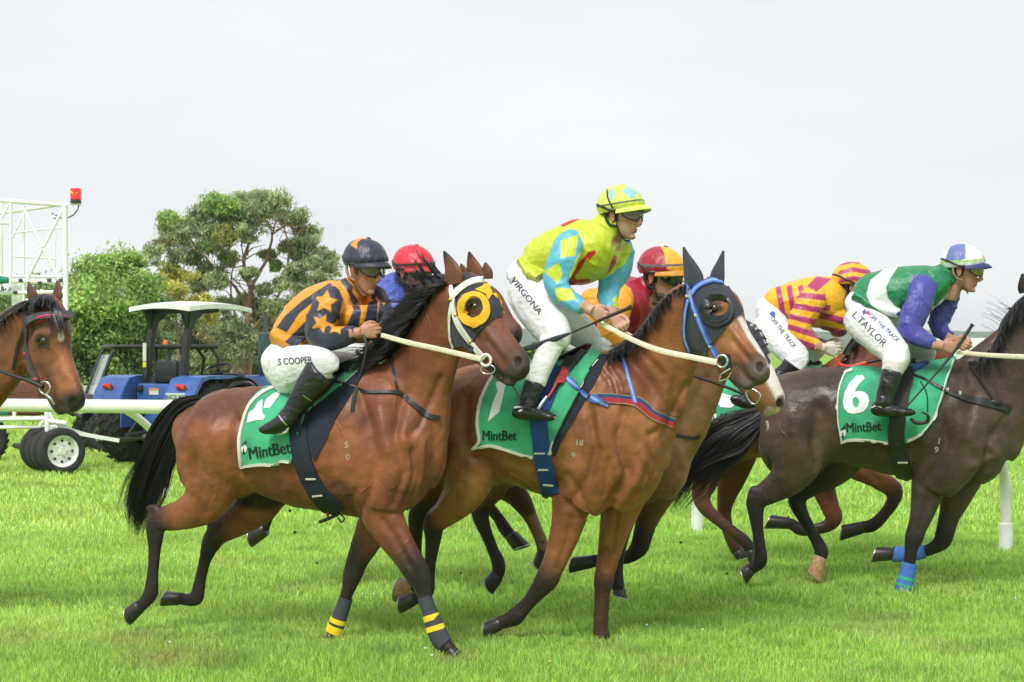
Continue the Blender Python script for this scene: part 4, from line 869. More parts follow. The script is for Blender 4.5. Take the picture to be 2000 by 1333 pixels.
def saddle_set(rig, tgt, root, poly, trim_runs, girth, girth_mat, pad=None, girth_w=34, number=None, both=True, letters=None, logo=None, bars=None):
    cloth = drape(rig, tgt, poly, 'saddle_cloth', M_green, root, step=8, th=.006, off=.006, both=both, wave=.009, ws=12, seed=rig.px0)
    if pad: drape(rig, tgt, pad, 'saddle_pad', M_navy, root, step=8, th=.005, off=.002, both=both)
    t2 = Target([cloth])
    for run in trim_runs: band(rig, t2, run, 5, 'cloth_border', M_trim, cloth, step=6, th=.004, off=.005, nw=3)
    for n in (number or []):
        if isinstance(n[0], str): letter(rig, t2, n[0], n[1], n[2], n[3], M_cloth_white, cloth, 'cloth_number', sx=n[4], shear=n[5], bold=.05, off=.002)
        else: drape(rig, t2, n, 'cloth_number', M_cloth_white, cloth, step=8, th=.0015, off=.001)
    if letters: letter(rig, t2, letters[0], letters[1], letters[2], letters[3], M_ink, cloth, 'lettering', sx=letters[4], bold=.028, off=.002)
    if logo:
        x, y, s = logo
        drape(rig, t2, [(x - 4 * s, y + 2 * s), (x + 3 * s, y - 5 * s), (x + 6 * s, y + 2 * s), (x + 4 * s, y + 9 * s), (x - 3 * s, y + 9 * s)], 'logo', M_cloth_white, cloth, step=5, th=.001, off=.001)
        drape(rig, t2, [(x - 2 * s, y - 4 * s), (x + 5 * s, y - 12 * s), (x + 5 * s, y - 4 * s), (x, y + 1 * s)], 'logo', M_ink, cloth, step=5, th=.0015, off=.001)
        drape(rig, t2, [(x - 1 * s, y + 3 * s), (x + 1 * s, y + 3 * s), (x + 2 * s, y + 14 * s), (x - 1 * s, y + 13 * s)], 'logo', M_ink, cloth, step=5, th=.002, off=.001)
    t3 = Target([spec_body(root), cloth]); g = band(rig, t3, girth, girth_w, 'girth', girth_mat, root, step=7, th=.008, off=.007, nw=5)
    for (x, y, a) in (bars or []):
        band(rig, Target([g]), [(x - 10 * math.cos(a), y - 10 * math.sin(a)), (x + 10 * math.cos(a), y + 10 * math.sin(a))], 2.6, 'girth_keeper', M_white, g, step=4, th=.003, off=.002, nw=2)
    return cloth, g
def spec_body(root): return [c for c in root.children if c.name.split('.')[0] == 'body'][0]
# ------------------------------------------------------------------ riders
M_skin = mat('skin', vcol=True, rough=.5, nscale=60, namt=.08, bump=.0008, bscale=300, sss=.12, spec=.4)
M_silk = mat('silk', vcol=True, rough=.42, nscale=12, namt=.06, bump=.014, bscale=19, spec=.5, sheen=.1, bstretch=(1.0, 1.0, .5))
M_breech = mat('white_breeches', vcol=True, rough=.6, nscale=7, namt=.09, detail=8, bump=.012, bscale=22, spec=.35, bstretch=(.6, 1, 1.1))
M_boot = mat('boot_leather', (.012, .012, .014), .28, nscale=30, namt=.4, bump=.006, bscale=34, spec=.6)
M_boot_sole = mat('boot_sole', (.02, .018, .016), .7)
M_lens = mat('goggle_lens', (.22, .22, .19), .12, alpha=.36, spec=.35)
M_lens_dark = mat('goggle_lens_dark', (.02, .02, .022), .08, alpha=.9, spec=.8)
M_frame = mat('goggle_frame', (.012, .012, .013), .4)
def local(rig, h):
    px, py, d, yaw, pitch, roll, s = h
    return Matrix.Translation(rig.P(px, py, d)) @ Matrix.Rotation(-math.radians(yaw), 4, 'Z') @ Matrix.Rotation(math.radians(pitch), 4, 'Y') @ Matrix.Rotation(math.radians(roll), 4, 'X') @ Matrix.Scale(s, 4)
def lring(secs, n=20):
    """closed skin through level sections (z, cx, rx, ry)"""
    V = []
    for z, cx, rx, ry in secs:
        for k in range(n):
            a = 2 * math.pi * k / n; V.append((cx + rx * math.cos(a), ry * math.sin(a), z))
    m = len(secs); f = [(i * n + k, i * n + (k + 1) % n, (i + 1) * n + (k + 1) % n, (i + 1) * n + k) for i in range(m - 1) for k in range(n)] + [tuple(range(n)), tuple((m - 1) * n + k for k in range(n))]
    return np.array(V), f
def head_parts(M):
    P = [ellipsoid((-.012, 0, .045), (.100, .078, .092), nu=24, nv=14),
         lring([(.085, .015, .075, .062), (.05, .022, .078, .069), (.02, .018, .076, .068), (-.015, .020, .074, .064), (-.045, .020, .071, .058), (-.075, .026, .062, .050), (-.098, .038, .047, .040), (-.114, .052, .030, .026), (-.121, .058, .016, .016)]),
         lring([(-.04, -.022, .052, .050), (-.09, -.032, .054, .052), (-.14, -.048, .058, .056), (-.19, -.07, .062, .066)])]
    P.append(tube([(.088, 0, .034), (.100, 0, .012), (.113, 0, -.012), (.120, 0, -.028), (.108, 0, -.040), (.092, 0, -.044)], [.007, .0095, .012, .0145, .013, .01], 12))
    for s in (-1, 1):
        P += [ellipsoid((.104, s * .012, -.033), (.012, .008, .008)), ellipsoid((.083, s * .030, .036), (.016, .026, .009)), ellipsoid((.062, s * .044, -.008), (.026, .020, .018)),
              ellipsoid((-.012, s * .078, -.004), (.018, .008, .031), R=Matrix.Rotation(-.25, 3, 'Y')), ellipsoid((-.010, s * .076, -.030), (.010, .006, .010))]
    P += [ellipsoid((.092, 0, -.064), (.012, .023, .0065)), ellipsoid((.089, 0, -.077), (.012, .020, .0075)), ellipsoid((.080, 0, -.105), (.018, .020, .016))]
    return [xform(fix_normals(p), M) for p in P]
def hand_parts(rig, h):
    """h: px, py, d of wrist; dx, dy, dz direction (px down, depth away); flip; scale; up tilt"""
    px, py, d, dx, dy, dd, flip, s = h[:8]; X = Vector((dx, dd, -dy)).normalized(); up = Vector((0, 0, 1)) if len(h) < 9 else Vector(h[8]).normalized()
    Y = up.cross(X).normalized(); Z = X.cross(Y).normalized()
    M = Matrix.Translation(rig.P(px, py, d)) @ Matrix((X, Y * (-1 if flip else 1), Z)).transposed().to_4x4() @ Matrix.Scale(s, 4)
    P = []
    def sec(pts):   # palm sections: x, ry, rz
        V, n = [], 16
        for x, y0, ry, rz in pts:
            for k in range(n):
                a = 2 * math.pi * k / n; c, s_ = math.cos(a), math.sin(a); c = math.copysign(abs(c) ** .75, c); s_ = math.copysign(abs(s_) ** .75, s_); V.append((x, y0 + ry * c, rz * s_))
        m = len(pts); return np.array(V), [(i * n + k, i * n + (k + 1) % n, (i + 1) * n + (k + 1) % n, (i + 1) * n + k) for i in range(m - 1) for k in range(n)] + [tuple(range(n)), tuple((m - 1) * n + k for k in range(n))]
    P.append(sec([(-.055, 0, .022, .028), (-.03, 0, .022, .028), (0, 0, .021, .027), (.03, .001, .019, .034), (.06, .002, .016, .040), (.086, .004, .012, .040)]))
    for i, z in enumerate((.031, .0105, -.0105, -.031)):
        L = (.96, 1.05, 1.0, .82)[i]; r = (.0098, .0100, .0095, .0085)[i]; q = (.0, .004, .002, -.006)[i]
        P.append(tube([(.070 + q, .002, z * .95), (.092 + q, -.001, z), (.112 * L + q * .5, .012, z), (.112 * L, .034, z * .97), (.092, .046 * L, z * .93), (.070, .038, z * .92), (.064, .030, z * .92)], [r * 1.05, r * 1.12, r, r * .98, r * .92, r * .88, r * .7], 10))
    P.append(tube([(.018, .006, .024), (.040, .010, .043), (.066, .018, .052), (.090, .032, .046), (.098, .040, .036)], [.013, .0125, .0115, .0105, .007], 10))
    return [xform(fix_normals(p), M) for p in P], M
def shrink(lf, k):
    o = {}
    for key, v in lf.items():
        kw = {}
        if isinstance(v, tuple): v, kw = v
        o[key] = ([(*q[:3], q[3] * k, q[4] * k, *q[5:]) for q in v], kw)
    return o
def lofts(rig, lf):
    out = []
    for v in lf.values():
        kw = {}
        if isinstance(v, tuple): v, kw = v
        out.append(loft(rig, v, **kw))
    return out
def garment(rig, lf, name, m, parent, base, paints=(), voxel=.006, fold=.004, fs=16, seed=2, it=8, lap=2, soil=()):
    P = lofts(rig, lf); V, Fq, avg = skin([p[:2] for p in P], voxel, it=it, lap=lap); N = vnormals(V, Fq)
    V = V + N * (fold * 1.9 * (ridges(V, fs * .42, (.8, 1, 1.1), seed % 17) - .35))[:, None]; Q = PX(V); C = np.tile(np.array(base, float), (len(V), 1))
    tg = np.concatenate([[k] * len(p[2]) for k, p in zip(lf.keys(), P)]); ix = nearest(V, np.concatenate([p[2] for p in P])); tg = tg[ix]
    for p in paints:
        poly, rgb = p[:2]; k = poly_mask(Q, np.array(poly, float), p[2] if len(p) > 2 else .9)[:, None]
        if len(p) > 3: k = k * np.isin(tg, p[3])[:, None]
        C = C * (1 - k) + np.array(rgb) * k
    return mesh_np(name, V, Fq, parent, m, C)
def helmet(rig, h, parent, base, paints=(), peak=(.02, .02, .025), stripe=None, harness=(.012, .012, .013), under=True):
    M = local(rig, h); NA, NV = 112, 44; V, st = [], []
    for j in range(NV + 1):
        for i in range(NA):
            az = 2 * math.pi * i / NA; ca = math.cos(az); zr = .028 + .034 * ca + .006 * math.cos(2 * az); tm = math.acos(max(-1, min(1, (zr - .056) / .112))); t = tm * j / NV
            bulge = 1 + .035 * math.exp(-((j / NV - .86) / .1) ** 2) * (1 + .5 * math.sin(az * 17)) ; rr = 1.0 - .02 * (j / NV) ** 6
            V.append((-.008 + .134 * ca * math.sin(t) * bulge * rr, .108 * math.sin(az) * math.sin(t) * bulge * rr, .056 + .112 * math.cos(t)))
    f = [(j * NA + i, (j + 1) * NA + i, (j + 1) * NA + (i + 1) % NA, j * NA + (i + 1) % NA) for j in range(NV) for i in range(NA)]
    V = np.array(V); inner = V * np.array([.95, .95, .97]) + np.array([0, 0, -.001]); n = len(V)
    f2 = [tuple(n + q for q in reversed(g)) for g in f] + [(NV * NA + i, NV * NA + n + i, NV * NA + n + (i + 1) % NA, NV * NA + (i + 1) % NA) for i in range(NA)]
    V = np.vstack([V, inner]); Vw, _ = xform((V, f), M); Q = PX(Vw); C = np.tile(np.array(base, float), (len(V), 1))
    for p in paints:
        k = poly_mask(Q, np.array(p[0], float), p[2] if len(p) > 2 else .8)[:, None]; C = C * (1 - k) + np.array(p[1]) * k
    if stripe:
        t = np.tile(np.repeat(np.arange(NV + 1) / NV, NA), 2); k = ((t > stripe[1]) & (t < stripe[2]))[:, None]; C = np.where(k, np.array(stripe[0]), C)
    hm = mesh_np('helmet', Vw, f + f2, parent, M_silk, C)
    pv, nn = [], 26
    for s, dz in ((0, .003), (.5, .004), (1, -.002), (1, -.007), (.5, -.003), (0, -.004)):
        for i in range(nn):
            az = math.radians(-78 + 156 * i / (nn - 1)); ca = math.cos(az); ext = .052 * max(0, math.cos(az * 1.13)) ** .8
            zr = .028 + .034 * ca + .006 * math.cos(2 * az)
            pv.append((-.008 + .128 * ca + ext * s, .103 * math.sin(az) * (1 + .06 * s), zr + dz - .012 * s * s))
    pf = [(j * nn + i, j * nn + i + 1, ((j + 1) % 6) * nn + i + 1, ((j + 1) % 6) * nn + i) for j in range(6) for i in range(nn - 1)]
    mesh_np('peak', *xform(fix_normals((np.array(pv), pf)), M), hm, mat('peak_%d_%d_%d' % tuple(int(99 * x) for x in peak), peak, .5))
    mesh_np('button', *xform(ellipsoid((-.008, 0, .169), (.012, .012, .006)), M), hm, mat('silkbtn%d' % int(100 * base[0] + 10 * base[1]), base, .6))
    hs = mat('harness%d' % int(1000 * harness[0]), harness, .7)
    for s in (-1, 1):
        mesh_np('chin_strap', *xform(tube([(.030, s * .088, .03), (.020, s * .082, -.01), (.020, s * .075, -.05), (.032, s * .060, -.09), (.05, s * .03, -.125), (.055, 0, -.130)], [.006] * 6, 8, flat=(1, .5)), M), hm, hs)
        mesh_np('harness', *xform(tube([(-.055, s * .085, .02), (-.045, s * .084, -.02), (-.02, s * .080, -.052), (.018, s * .074, -.058)], [.008] * 4, 8), M), hm, hs)
    if under: mesh_np('skull_pad', *xform(lathe([(.99, 0), (1.03, .010), (1.02, .05), (.96, .056)], (0, 0, 0), 'Z', 28), M @ Matrix.Translation((-.008, 0, .036)) @ Matrix.Rotation(-.22, 4, 'Y') @ Matrix.Diagonal((.107, .088, 1, 1))), hm, hs)
    return hm, M
def goggles(M, parent, lens, frame=None, strap_z=.036, rimc=None):
    frame = frame or M_frame; n = 25; top, bot, grid = [], [], []
    for i in range(n):
        az = math.radians(-66 + 132 * i / (n - 1)); x, y = .006 + .116 * math.cos(az), .093 * math.sin(az); nz_ = math.exp(-(math.degrees(az) / 12) ** 2)
        zt = .040 - .010 * abs(az) ** 2; zb = -.017 + .026 * nz_ + .022 * (abs(az) / 1.15) ** 4
        top.append((x, y, zt)); bot.append((x, y, zb))
    V = top + [((a[0] + b[0]) / 2 + .006 * (1), (a[1] + b[1]) / 2, (a[2] + b[2]) / 2) for a, b in zip(top, bot)] + bot
    f = [(j * n + i, j * n + i + 1, (j + 1) * n + i + 1, (j + 1) * n + i) for j in range(2) for i in range(n - 1)]
    V2 = np.vstack([np.array(V), np.array(V) - np.array([.002, 0, 0])]); m = len(V)
    g = mesh_np('goggles', *xform(tube(top + list(reversed(bot)) + [top[0]], .0042, 8, caps=False), M), parent, frame)
    mesh_np('lens', *xform((V2, f + [tuple(m + q for q in reversed(a)) for a in f]), M), g, lens)
    st = []
    for i in range(26):
        az = math.radians(66 + 228 * i / 25); k = abs(math.cos(az / 1.0 - math.pi)); st.append((-.006 + .137 * math.cos(az) - (0.0), (.098 if abs(i - 12.5) > 11 else .113) * math.sin(az), .020 + strap_z * max(0, k) ** .7))
    mesh_np('strap', *xform(tube(st, .007, 8, flat=(.35, 1), ref=Vector((0, 0, 1))), M), g, frame)
    return g
def make_person(spec, label, group='jockeys riding the racehorses'):
    rig = spec['rig']; px, py = spec['seat']; root = thing('person', label, 'jockey', rig.P(px, py), group); vx = spec.get('voxel', .0055)
    M = local(rig, spec['head']); P = head_parts(M) if spec.get('face', 1) else head_parts(M)
    for k in ('shirt', 'breeches', 'boots'): P += [fix_normals(p[:2]) for p in lofts(rig, shrink(spec[k], .80))]
    for v in spec.get('arms', []): P.append(fix_normals(loft(rig, v)[:2]))
    Ms = []
    for h in spec['hands']: q, Mh = hand_parts(rig, h); P += q; Ms.append(Mh)
    V, Fq, avg = skin(P, spec.get('svoxel', .0046), it=3, lap=0); sk = np.array(spec.get('skin', (.50, .25, .17))); C = np.tile(sk, (len(V), 1))
    Mi = np.array(M.inverted()); q = V @ Mi[:3, :3].T + Mi[:3, 3]; near = (np.linalg.norm(q, axis=1) < .2)
    def sph(c, r): return np.clip(1 - np.linalg.norm((q - np.array(c)) / np.array(r), axis=1), 0, 1)
    def put(k, rgb): 
        nonlocal C; k = np.clip(k, 0, 1)[:, None]; C = C * (1 - k) + np.array(rgb) * k
    put(3 * sph((.098, 0, -.070), (.03, .030, .015)) * .8, (.42, .12, .10))
    for s in (-1, 1): put(.8 * sph((.07, s * .045, -.02), (.05, .04, .04)), (.56, .20, .14)); put(3 * sph((.092, s * .030, .043), (.03, .026, .008)), (.06, .035, .025)); put(.9 * sph((-.012, s * .085, -.0), (.03, .03, .035)), (.52, .18, .13))
    put(.9 * sph((.122, 0, -.028), (.025, .025, .02)), (.55, .18, .13))
    put(spec.get('stubble', .35) * sstep(-q[:, 2], .03, .09) * near * (q[:, 2] > -.14), (.22, .13, .09))
    put(1.0 * ((q[:, 2] > -.03) & (q[:, 0] < .02) & (q[:, 2] > -.5 * q[:, 0] - .045) & near & (np.abs(q[:, 1]) < .076)), spec.get('hair', (.05, .03, .02)))
    if 'glove' in spec:
        for i, g in spec['glove'].items():
            Hi = np.array(Ms[i].inverted()); hq = V @ Hi[:3, :3].T + Hi[:3, 3]; put(1.0 * ((hq[:, 0] > -.01) & (np.linalg.norm(hq, axis=1) < .16)), g)
    body = mesh_np('body', V, Fq, root, M_skin, C)
    for s in (-1, 1):
        e = mesh_np('eye', *xform(ellipsoid((.074, s * .031, .020), (.013, .012, .011)), M), root, mat('eyeball', (.7, .68, .64), .15)); mesh_np('iris', *xform(ellipsoid((.0845, s * .031, .019), (.004, .0055, .0055)), M), e, mat('iris', (.03, .02, .015), .1))
        mesh_np('eyelid', *xform(tube([(.074, s * .019, .020), (.087, s * .026, .026), (.088, s * .034, .027), (.079, s * .043, .021)], .0032, 6), M), e, mat('lid_skin', (.30, .14, .10), .5))
    shirt = garment(rig, spec['shirt'], 'shirt', M_silk, root, spec['shirt_col'], spec.get('shirt_paint', ()), voxel=vx, fold=spec.get('fold', .0045), fs=spec.get('fs', 15), seed=rig.px0)
    br = garment(rig, spec['breeches'], 'breeches', M_breech, root, spec.get('breech_col', (.74, .74, .76)), spec.get('breech_paint', ()), voxel=.0065, fold=.0026, fs=15, seed=4)
    for k, v in spec['boots'].items():
        bt = garment(rig, {k: v}, 'boot', M_boot, root, (.02, .02, .02), (), voxel=.006, fold=.0015, fs=30, it=4, lap=1)
    hm, _ = helmet(rig, spec['head'], root, **spec['helmet'])
    goggles(M, root, spec.get('lens', M_lens))
    return root, shirt, br, hm, Ms, body
def whip(rig, pts, label, flap=None, handle=True, grp='riding whips'):
    base = rig.P(*pts[0]); root = thing('riding_whip', label, 'whip', base, grp)
    k = len(pts); line3(rig, pts, [3.2] * 1 + [2.2] * (k - 1) if False else [3.4, 3.0, 2.0, 1.6], 'shaft', M_tackblack, root)
    if flap: line3(rig, flap[0], flap[1], 'flap', flap[2] if len(flap) > 2 else mat('whip_pad', (.03, .035, .045), .6), root, flat=(1, .45))
    if handle:
        a, b = rig.P(*pts[0]), rig.P(*pts[1]); d = (a - b).normalized(); mesh_np('handle', *tube([a + d * .03, a + d * .024, a, a - d * .10], [.014, .015, .010, .0095], 10), root, mat('whip_grip', (.02, .02, .022), .8, bump=.001, bscale=200))
    return root
# ---- the front bay in the charcoal and gold hood
rA = Rig(870, 9.76, 24)
A = dict(key='A', rig=rA, foot=(640, 1240), coat=(.185, .058, .026), warm=(.265, .090, .036), rough=.45, voxel=.0088)
n_, f_ = -.15, .14
A['lofts'] = {
 'torso': ([(362,872,0,40,.10),(372,868,0,74,.17),(400,872,0,96,.25),(450,868,0,108,.29),(500,858,0,105,.29),(550,866,0,112,.30),(600,877,0,118,.315),(650,878,0,126,.32),(700,871,0,146,.30),(745,866,0,156,.25),(785,868,0,143,.23),(812,872,0,116,.20),(830,876,0,84,.16),(838,878,0,50,.10)], dict(n=28)),
 'neck': [(755,880,0,120,.18),(770,855,0,116,.17),(795,795,0,92,.14),(815,745,0,76,.115),(836,700,-.01,64,.10),(856,655,-.03,55,.088),(874,615,-.05,50,.082),(888,585,-.07,42,.08),(895,565,-.08,26,.06)],
 'head': ([(893,560,-.04,30,.05),(906,572,-.05,44,.075),(920,602,-.06,56,.094),(933,634,-.08,60,.095),(950,660,-.10,52,.080),(972,682,-.13,43,.066,.1),(992,700,-.17,37,.060,.3),(1008,713,-.20,33,.060,.6),(1018,722,-.22,27,.052,.9),(1026,728,-.23,14,.035,1)], dict(yaw=42, n=24)),
 'jaw': ([(940,690,-.10,22,.05),(962,712,-.14,16,.035),(982,733,-.18,14,.032,.6),(997,744,-.20,12,.033,.8),(1003,747,-.21,8,.025,.8)], dict(yaw=42)),
 'shoulder': [(728,780,n_,46,.06),(742,850,n_-.03,66,.09),(752,910,n_-.03,70,.10),(748,960,n_-.02,58,.10),(745,990,n_-.01,46,.09)],
 'breast': [(820,800,-.03,40,.11),(815,850,-.05,46,.15),(808,905,-.06,46,.16),(792,955,-.05,42,.14),(775,985,-.04,26,.12)],
 'foreleg_n': [(742,960,n_,52,.09),(746,1000,n_,45,.08),(765,1040,n_,36,.062),(790,1080,n_,29,.05,.5),(808,1108,n_,27,.045,.9),(818,1128,n_,25,.044,1),(826,1150,n_,17,.034,1),(832,1172,n_,13.5,.030,1),(841,1200,n_,13.5,.030,1),(852,1230,n_,17,.036,1),(861,1250,n_,17.5,.036,1),(874,1266,n_,15,.032,1),(882,1274,n_,14,.032,1)],
 'foreleg_f': [(738,985,f_,40,.08),(728,1030,f_,34,.065,.2),(712,1065,f_,28,.052,.6),(698,1095,f_,22,.044,.9),(688,1125,f_,19,.042,1),(679,1155,f_,13,.032,1),(671,1180,f_,12,.030,1),(663,1205,f_,13,.030,1),(656,1225,f_,15,.034,1),(650,1242,f_,13,.032,1)],
 'shoulder_f': [(745,850,f_,60,.08),(750,930,f_,60,.09),(740,985,f_,45,.08)],
 'thigh_n': [(425,800,n_+.03,56,.08),(418,860,n_,74,.12),(415,915,n_,72,.125),(408,955,n_,58,.11),(392,985,n_,44,.08),(362,1003,n_,32,.055,.1),(330,1012,n_,26,.042,.5),(305,1018,n_,21,.038,.9),(303,1045,n_,18,.036,1),(302,1075,n_,13,.029,1),(299,1115,n_,11.5,.026,1),(296,1145,n_,14,.030,1),(294,1160,n_,15,.032,1),(283,1176,n_,12.5,.028,1),(272,1186,n_,12.5,.03,1)],
 'hock_n': [(306,1000,n_,16,.03,.8),(293,992,n_,9,.02,1),(290,988,n_,5,.014,1)],
 'thigh_f': [(500,900,f_,62,.11),(515,950,f_,54,.11,.1),(500,985,f_,44,.09,.2),(465,1015,f_,33,.06,.4),(428,1040,f_,24,.044,.8),(412,1062,f_,20,.038,1),(402,1090,f_,13,.03,1),(394,1120,f_,11.5,.027,1),(388,1150,f_,13,.03,1),(383,1168,f_,15,.032,1),(366,1172,f_,12,.028,1),(350,1168,f_,12,.03,1)],
 'hock_f': [(422,1034,f_,14,.03,.9),(410,1022,f_,8,.02,1),(406,1018,f_,5,.014,1)],
}
A['dents'] = [(1011,707,9,.016)]
A['grooves'] = [
 ([(1016,716),(1022,732),(1012,742)],3,-.004), ([(958,716),(985,738),(1005,742)],2.5,-.005), ([(700,870),(705,940)],16,.008), ([(640,780),(660,850),(650,920)],12,-.006), ([(440,790),(470,840)],16,-.006),([(800,800),(790,860)],14,.007),([(395,860),(380,930)],9,-.005),([(790,1010),(812,1060)],4,-.005,'near',['foreleg_n']),([(836,1180),(850,1225)],3,-.003),
 ([(700,760),(722,830),(735,900),(722,960),(700,1005)], 9, -.010), ([(790,770),(770,850),(790,920),(768,985)], 9, -.010),
 ([(742,800),(758,880)], 14, .010), ([(806,880),(812,930),(792,985)], 6, -.010), ([(828,860),(824,930),(806,985)], 5, .007),
 ([(470,925),(455,890),(462,820)], 12, -.012), ([(378,900),(388,960),(398,1000)], 12, -.006), ([(415,840),(418,930)], 26, .010),
 ([(860,740),(820,830),(800,850)], 7, -.009), ([(770,665),(790,720),(780,790)], 16, -.005),
 ([(945,640),(985,690)], 5, .005), ([(952,668),(985,712)], 6, -.006), ([(930,650),(914,676),(900,650)], 8, -.005), ([(905,610),(925,640),(935,668)], 5, -.005),
 ([(908,590),(935,588)], 6, .008), ([(908,614),(935,616)], 5, -.006), ([(985,744),(968,728)], 4, -.006),
 ([(733,990),(770,1050),(800,1105)], 5, -.008, 'near', ['foreleg_n']), ([(750,975),(785,1045),(815,1105)], 8, .005, 'near', ['foreleg_n']),
 ([(300,1040),(298,1140)], 2.5, -.003), ([(560,930),(600,945),(660,950)], 20, -.004), ([(640,860),(660,940),(690,1000)], 8, -.006),
]
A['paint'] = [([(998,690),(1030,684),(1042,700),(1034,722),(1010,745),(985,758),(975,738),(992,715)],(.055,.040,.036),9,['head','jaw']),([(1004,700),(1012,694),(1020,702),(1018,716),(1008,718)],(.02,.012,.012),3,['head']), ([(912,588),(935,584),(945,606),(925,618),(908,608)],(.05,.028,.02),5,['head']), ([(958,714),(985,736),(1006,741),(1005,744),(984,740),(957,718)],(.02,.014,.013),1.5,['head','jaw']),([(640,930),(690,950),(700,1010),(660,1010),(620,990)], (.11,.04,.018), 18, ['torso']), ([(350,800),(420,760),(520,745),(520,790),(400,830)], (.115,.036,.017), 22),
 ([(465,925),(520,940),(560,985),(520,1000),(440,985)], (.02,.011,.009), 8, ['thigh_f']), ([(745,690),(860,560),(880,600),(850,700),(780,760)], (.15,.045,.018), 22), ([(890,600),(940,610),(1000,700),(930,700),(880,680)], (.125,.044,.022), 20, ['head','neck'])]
A['ears'] = [([(888,556,-.12,17,.020),(886,540,-.12,20,.022),(881,522,-.12,14,.018),(873,504,-.12,8,.012),(867,491,-.12,2,.004)], coatmat('earA', .5)), ([(932,545,-.02,16,.018),(926,528,-.02,16,.02),(920,508,-.02,9,.012),(916,492,-.02,2,.004)], coatmat('earA', .5))]
A['hooves'] = [((880,1270,n_),(893,1282,n_),12.5), ((652,1238,f_),(646,1252,f_),12.5), ((272,1184,n_),(250,1200,n_),14,None), ((350,1169,f_),(322,1166,f_),13,None)]
def build_A():
    root, b, T = make_horse(A, 'nearest bay racehorse, with charcoal hood, gold eye rings and yellow striped leg wraps', 'racehorses galloping past on the turf')
    for e in root.children:
        if e.name.startswith('ear'):
            me = e.data; n = len(me.vertices); c = np.empty(n * 3); me.vertices.foreach_get('co', c); Q = PX(c.reshape(-1, 3)); k = sstep(Q[:, 1], 520, 495)[:, None] * .0 + (1 - sstep(Q[:, 1], 492, 515))[:, None]
            C = np.array((.16, .055, .028)) * (1 - k) + np.array((.015, .01, .01)) * k; ca = me.color_attributes.new('Col', 'FLOAT_COLOR', 'POINT'); ca.data.foreach_set('color', np.hstack([C, np.ones((n, 1))]).astype(np.float32).ravel())
    eye(rA, T, 926, 599, 10, root); nostril(rA, T, 1011, 707, 8, 13, 18, root)
    tail(rA, [(394,785),(357,803),(330,845),(310,895),(289,945),(272,995),(266,1032)], [14,24,30,33,33,26,12], root, n=2600, r=.0024)
    mane(rA, [(752,702),(788,662),(830,608),(866,562),(886,548)], root, lean=(-44,4), length=70, n=3200, fly=.10, curl=26, r=.0021, droop=.55, core=(-24,0,27))
    mane(rA, [(815,615),(850,570),(880,548)], root, lean=(-26,-34), length=60, n=150, fly=.8, curl=16, name='forelock', droop=0)
    # hood
    hp = [(878,562),(892,548),(905,536),(925,533),(943,538),(961,552),(976,572),(986,594),(988,616),(975,618),(962,624),(940,645),(926,664),(925,690),(905,676),(890,678),(880,660),(876,610)]
    gold = [(927 + 15 * math.cos(t), 603 + 17 * math.sin(t)) for t in [2 * math.pi * k / 20 for k in range(20)]]
    hood = drape(rA, T, hp, 'hood', M_hood, root, step=6, th=.004, off=.004, holes=[gold], both=False, wave=.002, ws=30)
    H = Target([hood, b])
    drape(rA, H, [(927 + 31 * math.cos(t), 605 + 34 * math.sin(t)) for t in [2 * math.pi * k / 32 for k in range(32)]], 'eye_ring', M_gold, hood, step=5, th=.012, off=.004, holes=[[(927 + 17.5 * math.cos(t), 602 + 20 * math.sin(t)) for t in [2 * math.pi * k / 26 for k in range(26)]]])
    drape(rA, H, [(928,566),(944,559),(944,555),(956,557),(966,568),(972,584),(962,575),(954,586),(948,574)], 'gold_star', M_gold, hood, step=5, th=.002, off=.004)
    drape(rA, H, [(972,575),(980,583),(986,600),(992,621),(1001,625),(993,629),(987,622),(979,596)], 'gold_star', M_gold, hood, step=5, th=.002, off=.004)
    band(rA, H, [(884,578),(908,558),(930,549),(952,549),(962,558)], 11, 'browband', M_white, root, th=.005, off=.006)
    band(rA, H, [(880,555),(884,580),(888,610),(900,640),(918,665),(938,690),(949,700)], [9,9,8,9,8,9,8], 'cheek_strap', M_white, root, th=.005, off=.008)
    band(rA, H, [(883,585),(878,625),(879,660),(884,680)], 5, 'throat_strap', M_white, root, th=.004, off=.006)
    for x, y in ((881,586),(922,668),(893,615)):
        h, n = H.hit(rA, x, y); mesh_np('buckle', *ellipsoid(h + n * .012, (.012, .008, .012)), root, mat('brass', (.7, .5, .15), .3, metal=1))
    ring(rA, (949,704), 10, 11, 3.0, 'bit_ring', M_white, root, d=-.24)
    ring(rA, (953,722), 14, 9, 1.3, 'bit_lead', M_steel, root, d=-.24)
    band(rA, T, [(955,712),(972,728),(978,742)], 16, 'bit_strap', M_tackblack, root, th=.004, off=.004)
    line3(rA, [(1000,752,-.2),(1010,768,-.2),(1012,778,-.2)], 2, 'strap_end', M_tackblack, root)
    line3(rA, [(745,655,-.30),(800,670,-.30),(860,683,-.28),(940,702,-.25)], [4.5,5,5,5.5], 'rein', M_rein, root, flat=(1, .45))
    line3(rA, [(760,640,.05),(800,640,.1),(900,690,.08),(990,716,-.02)], 3.5, 'rein', M_rein, root, flat=(1, .45))
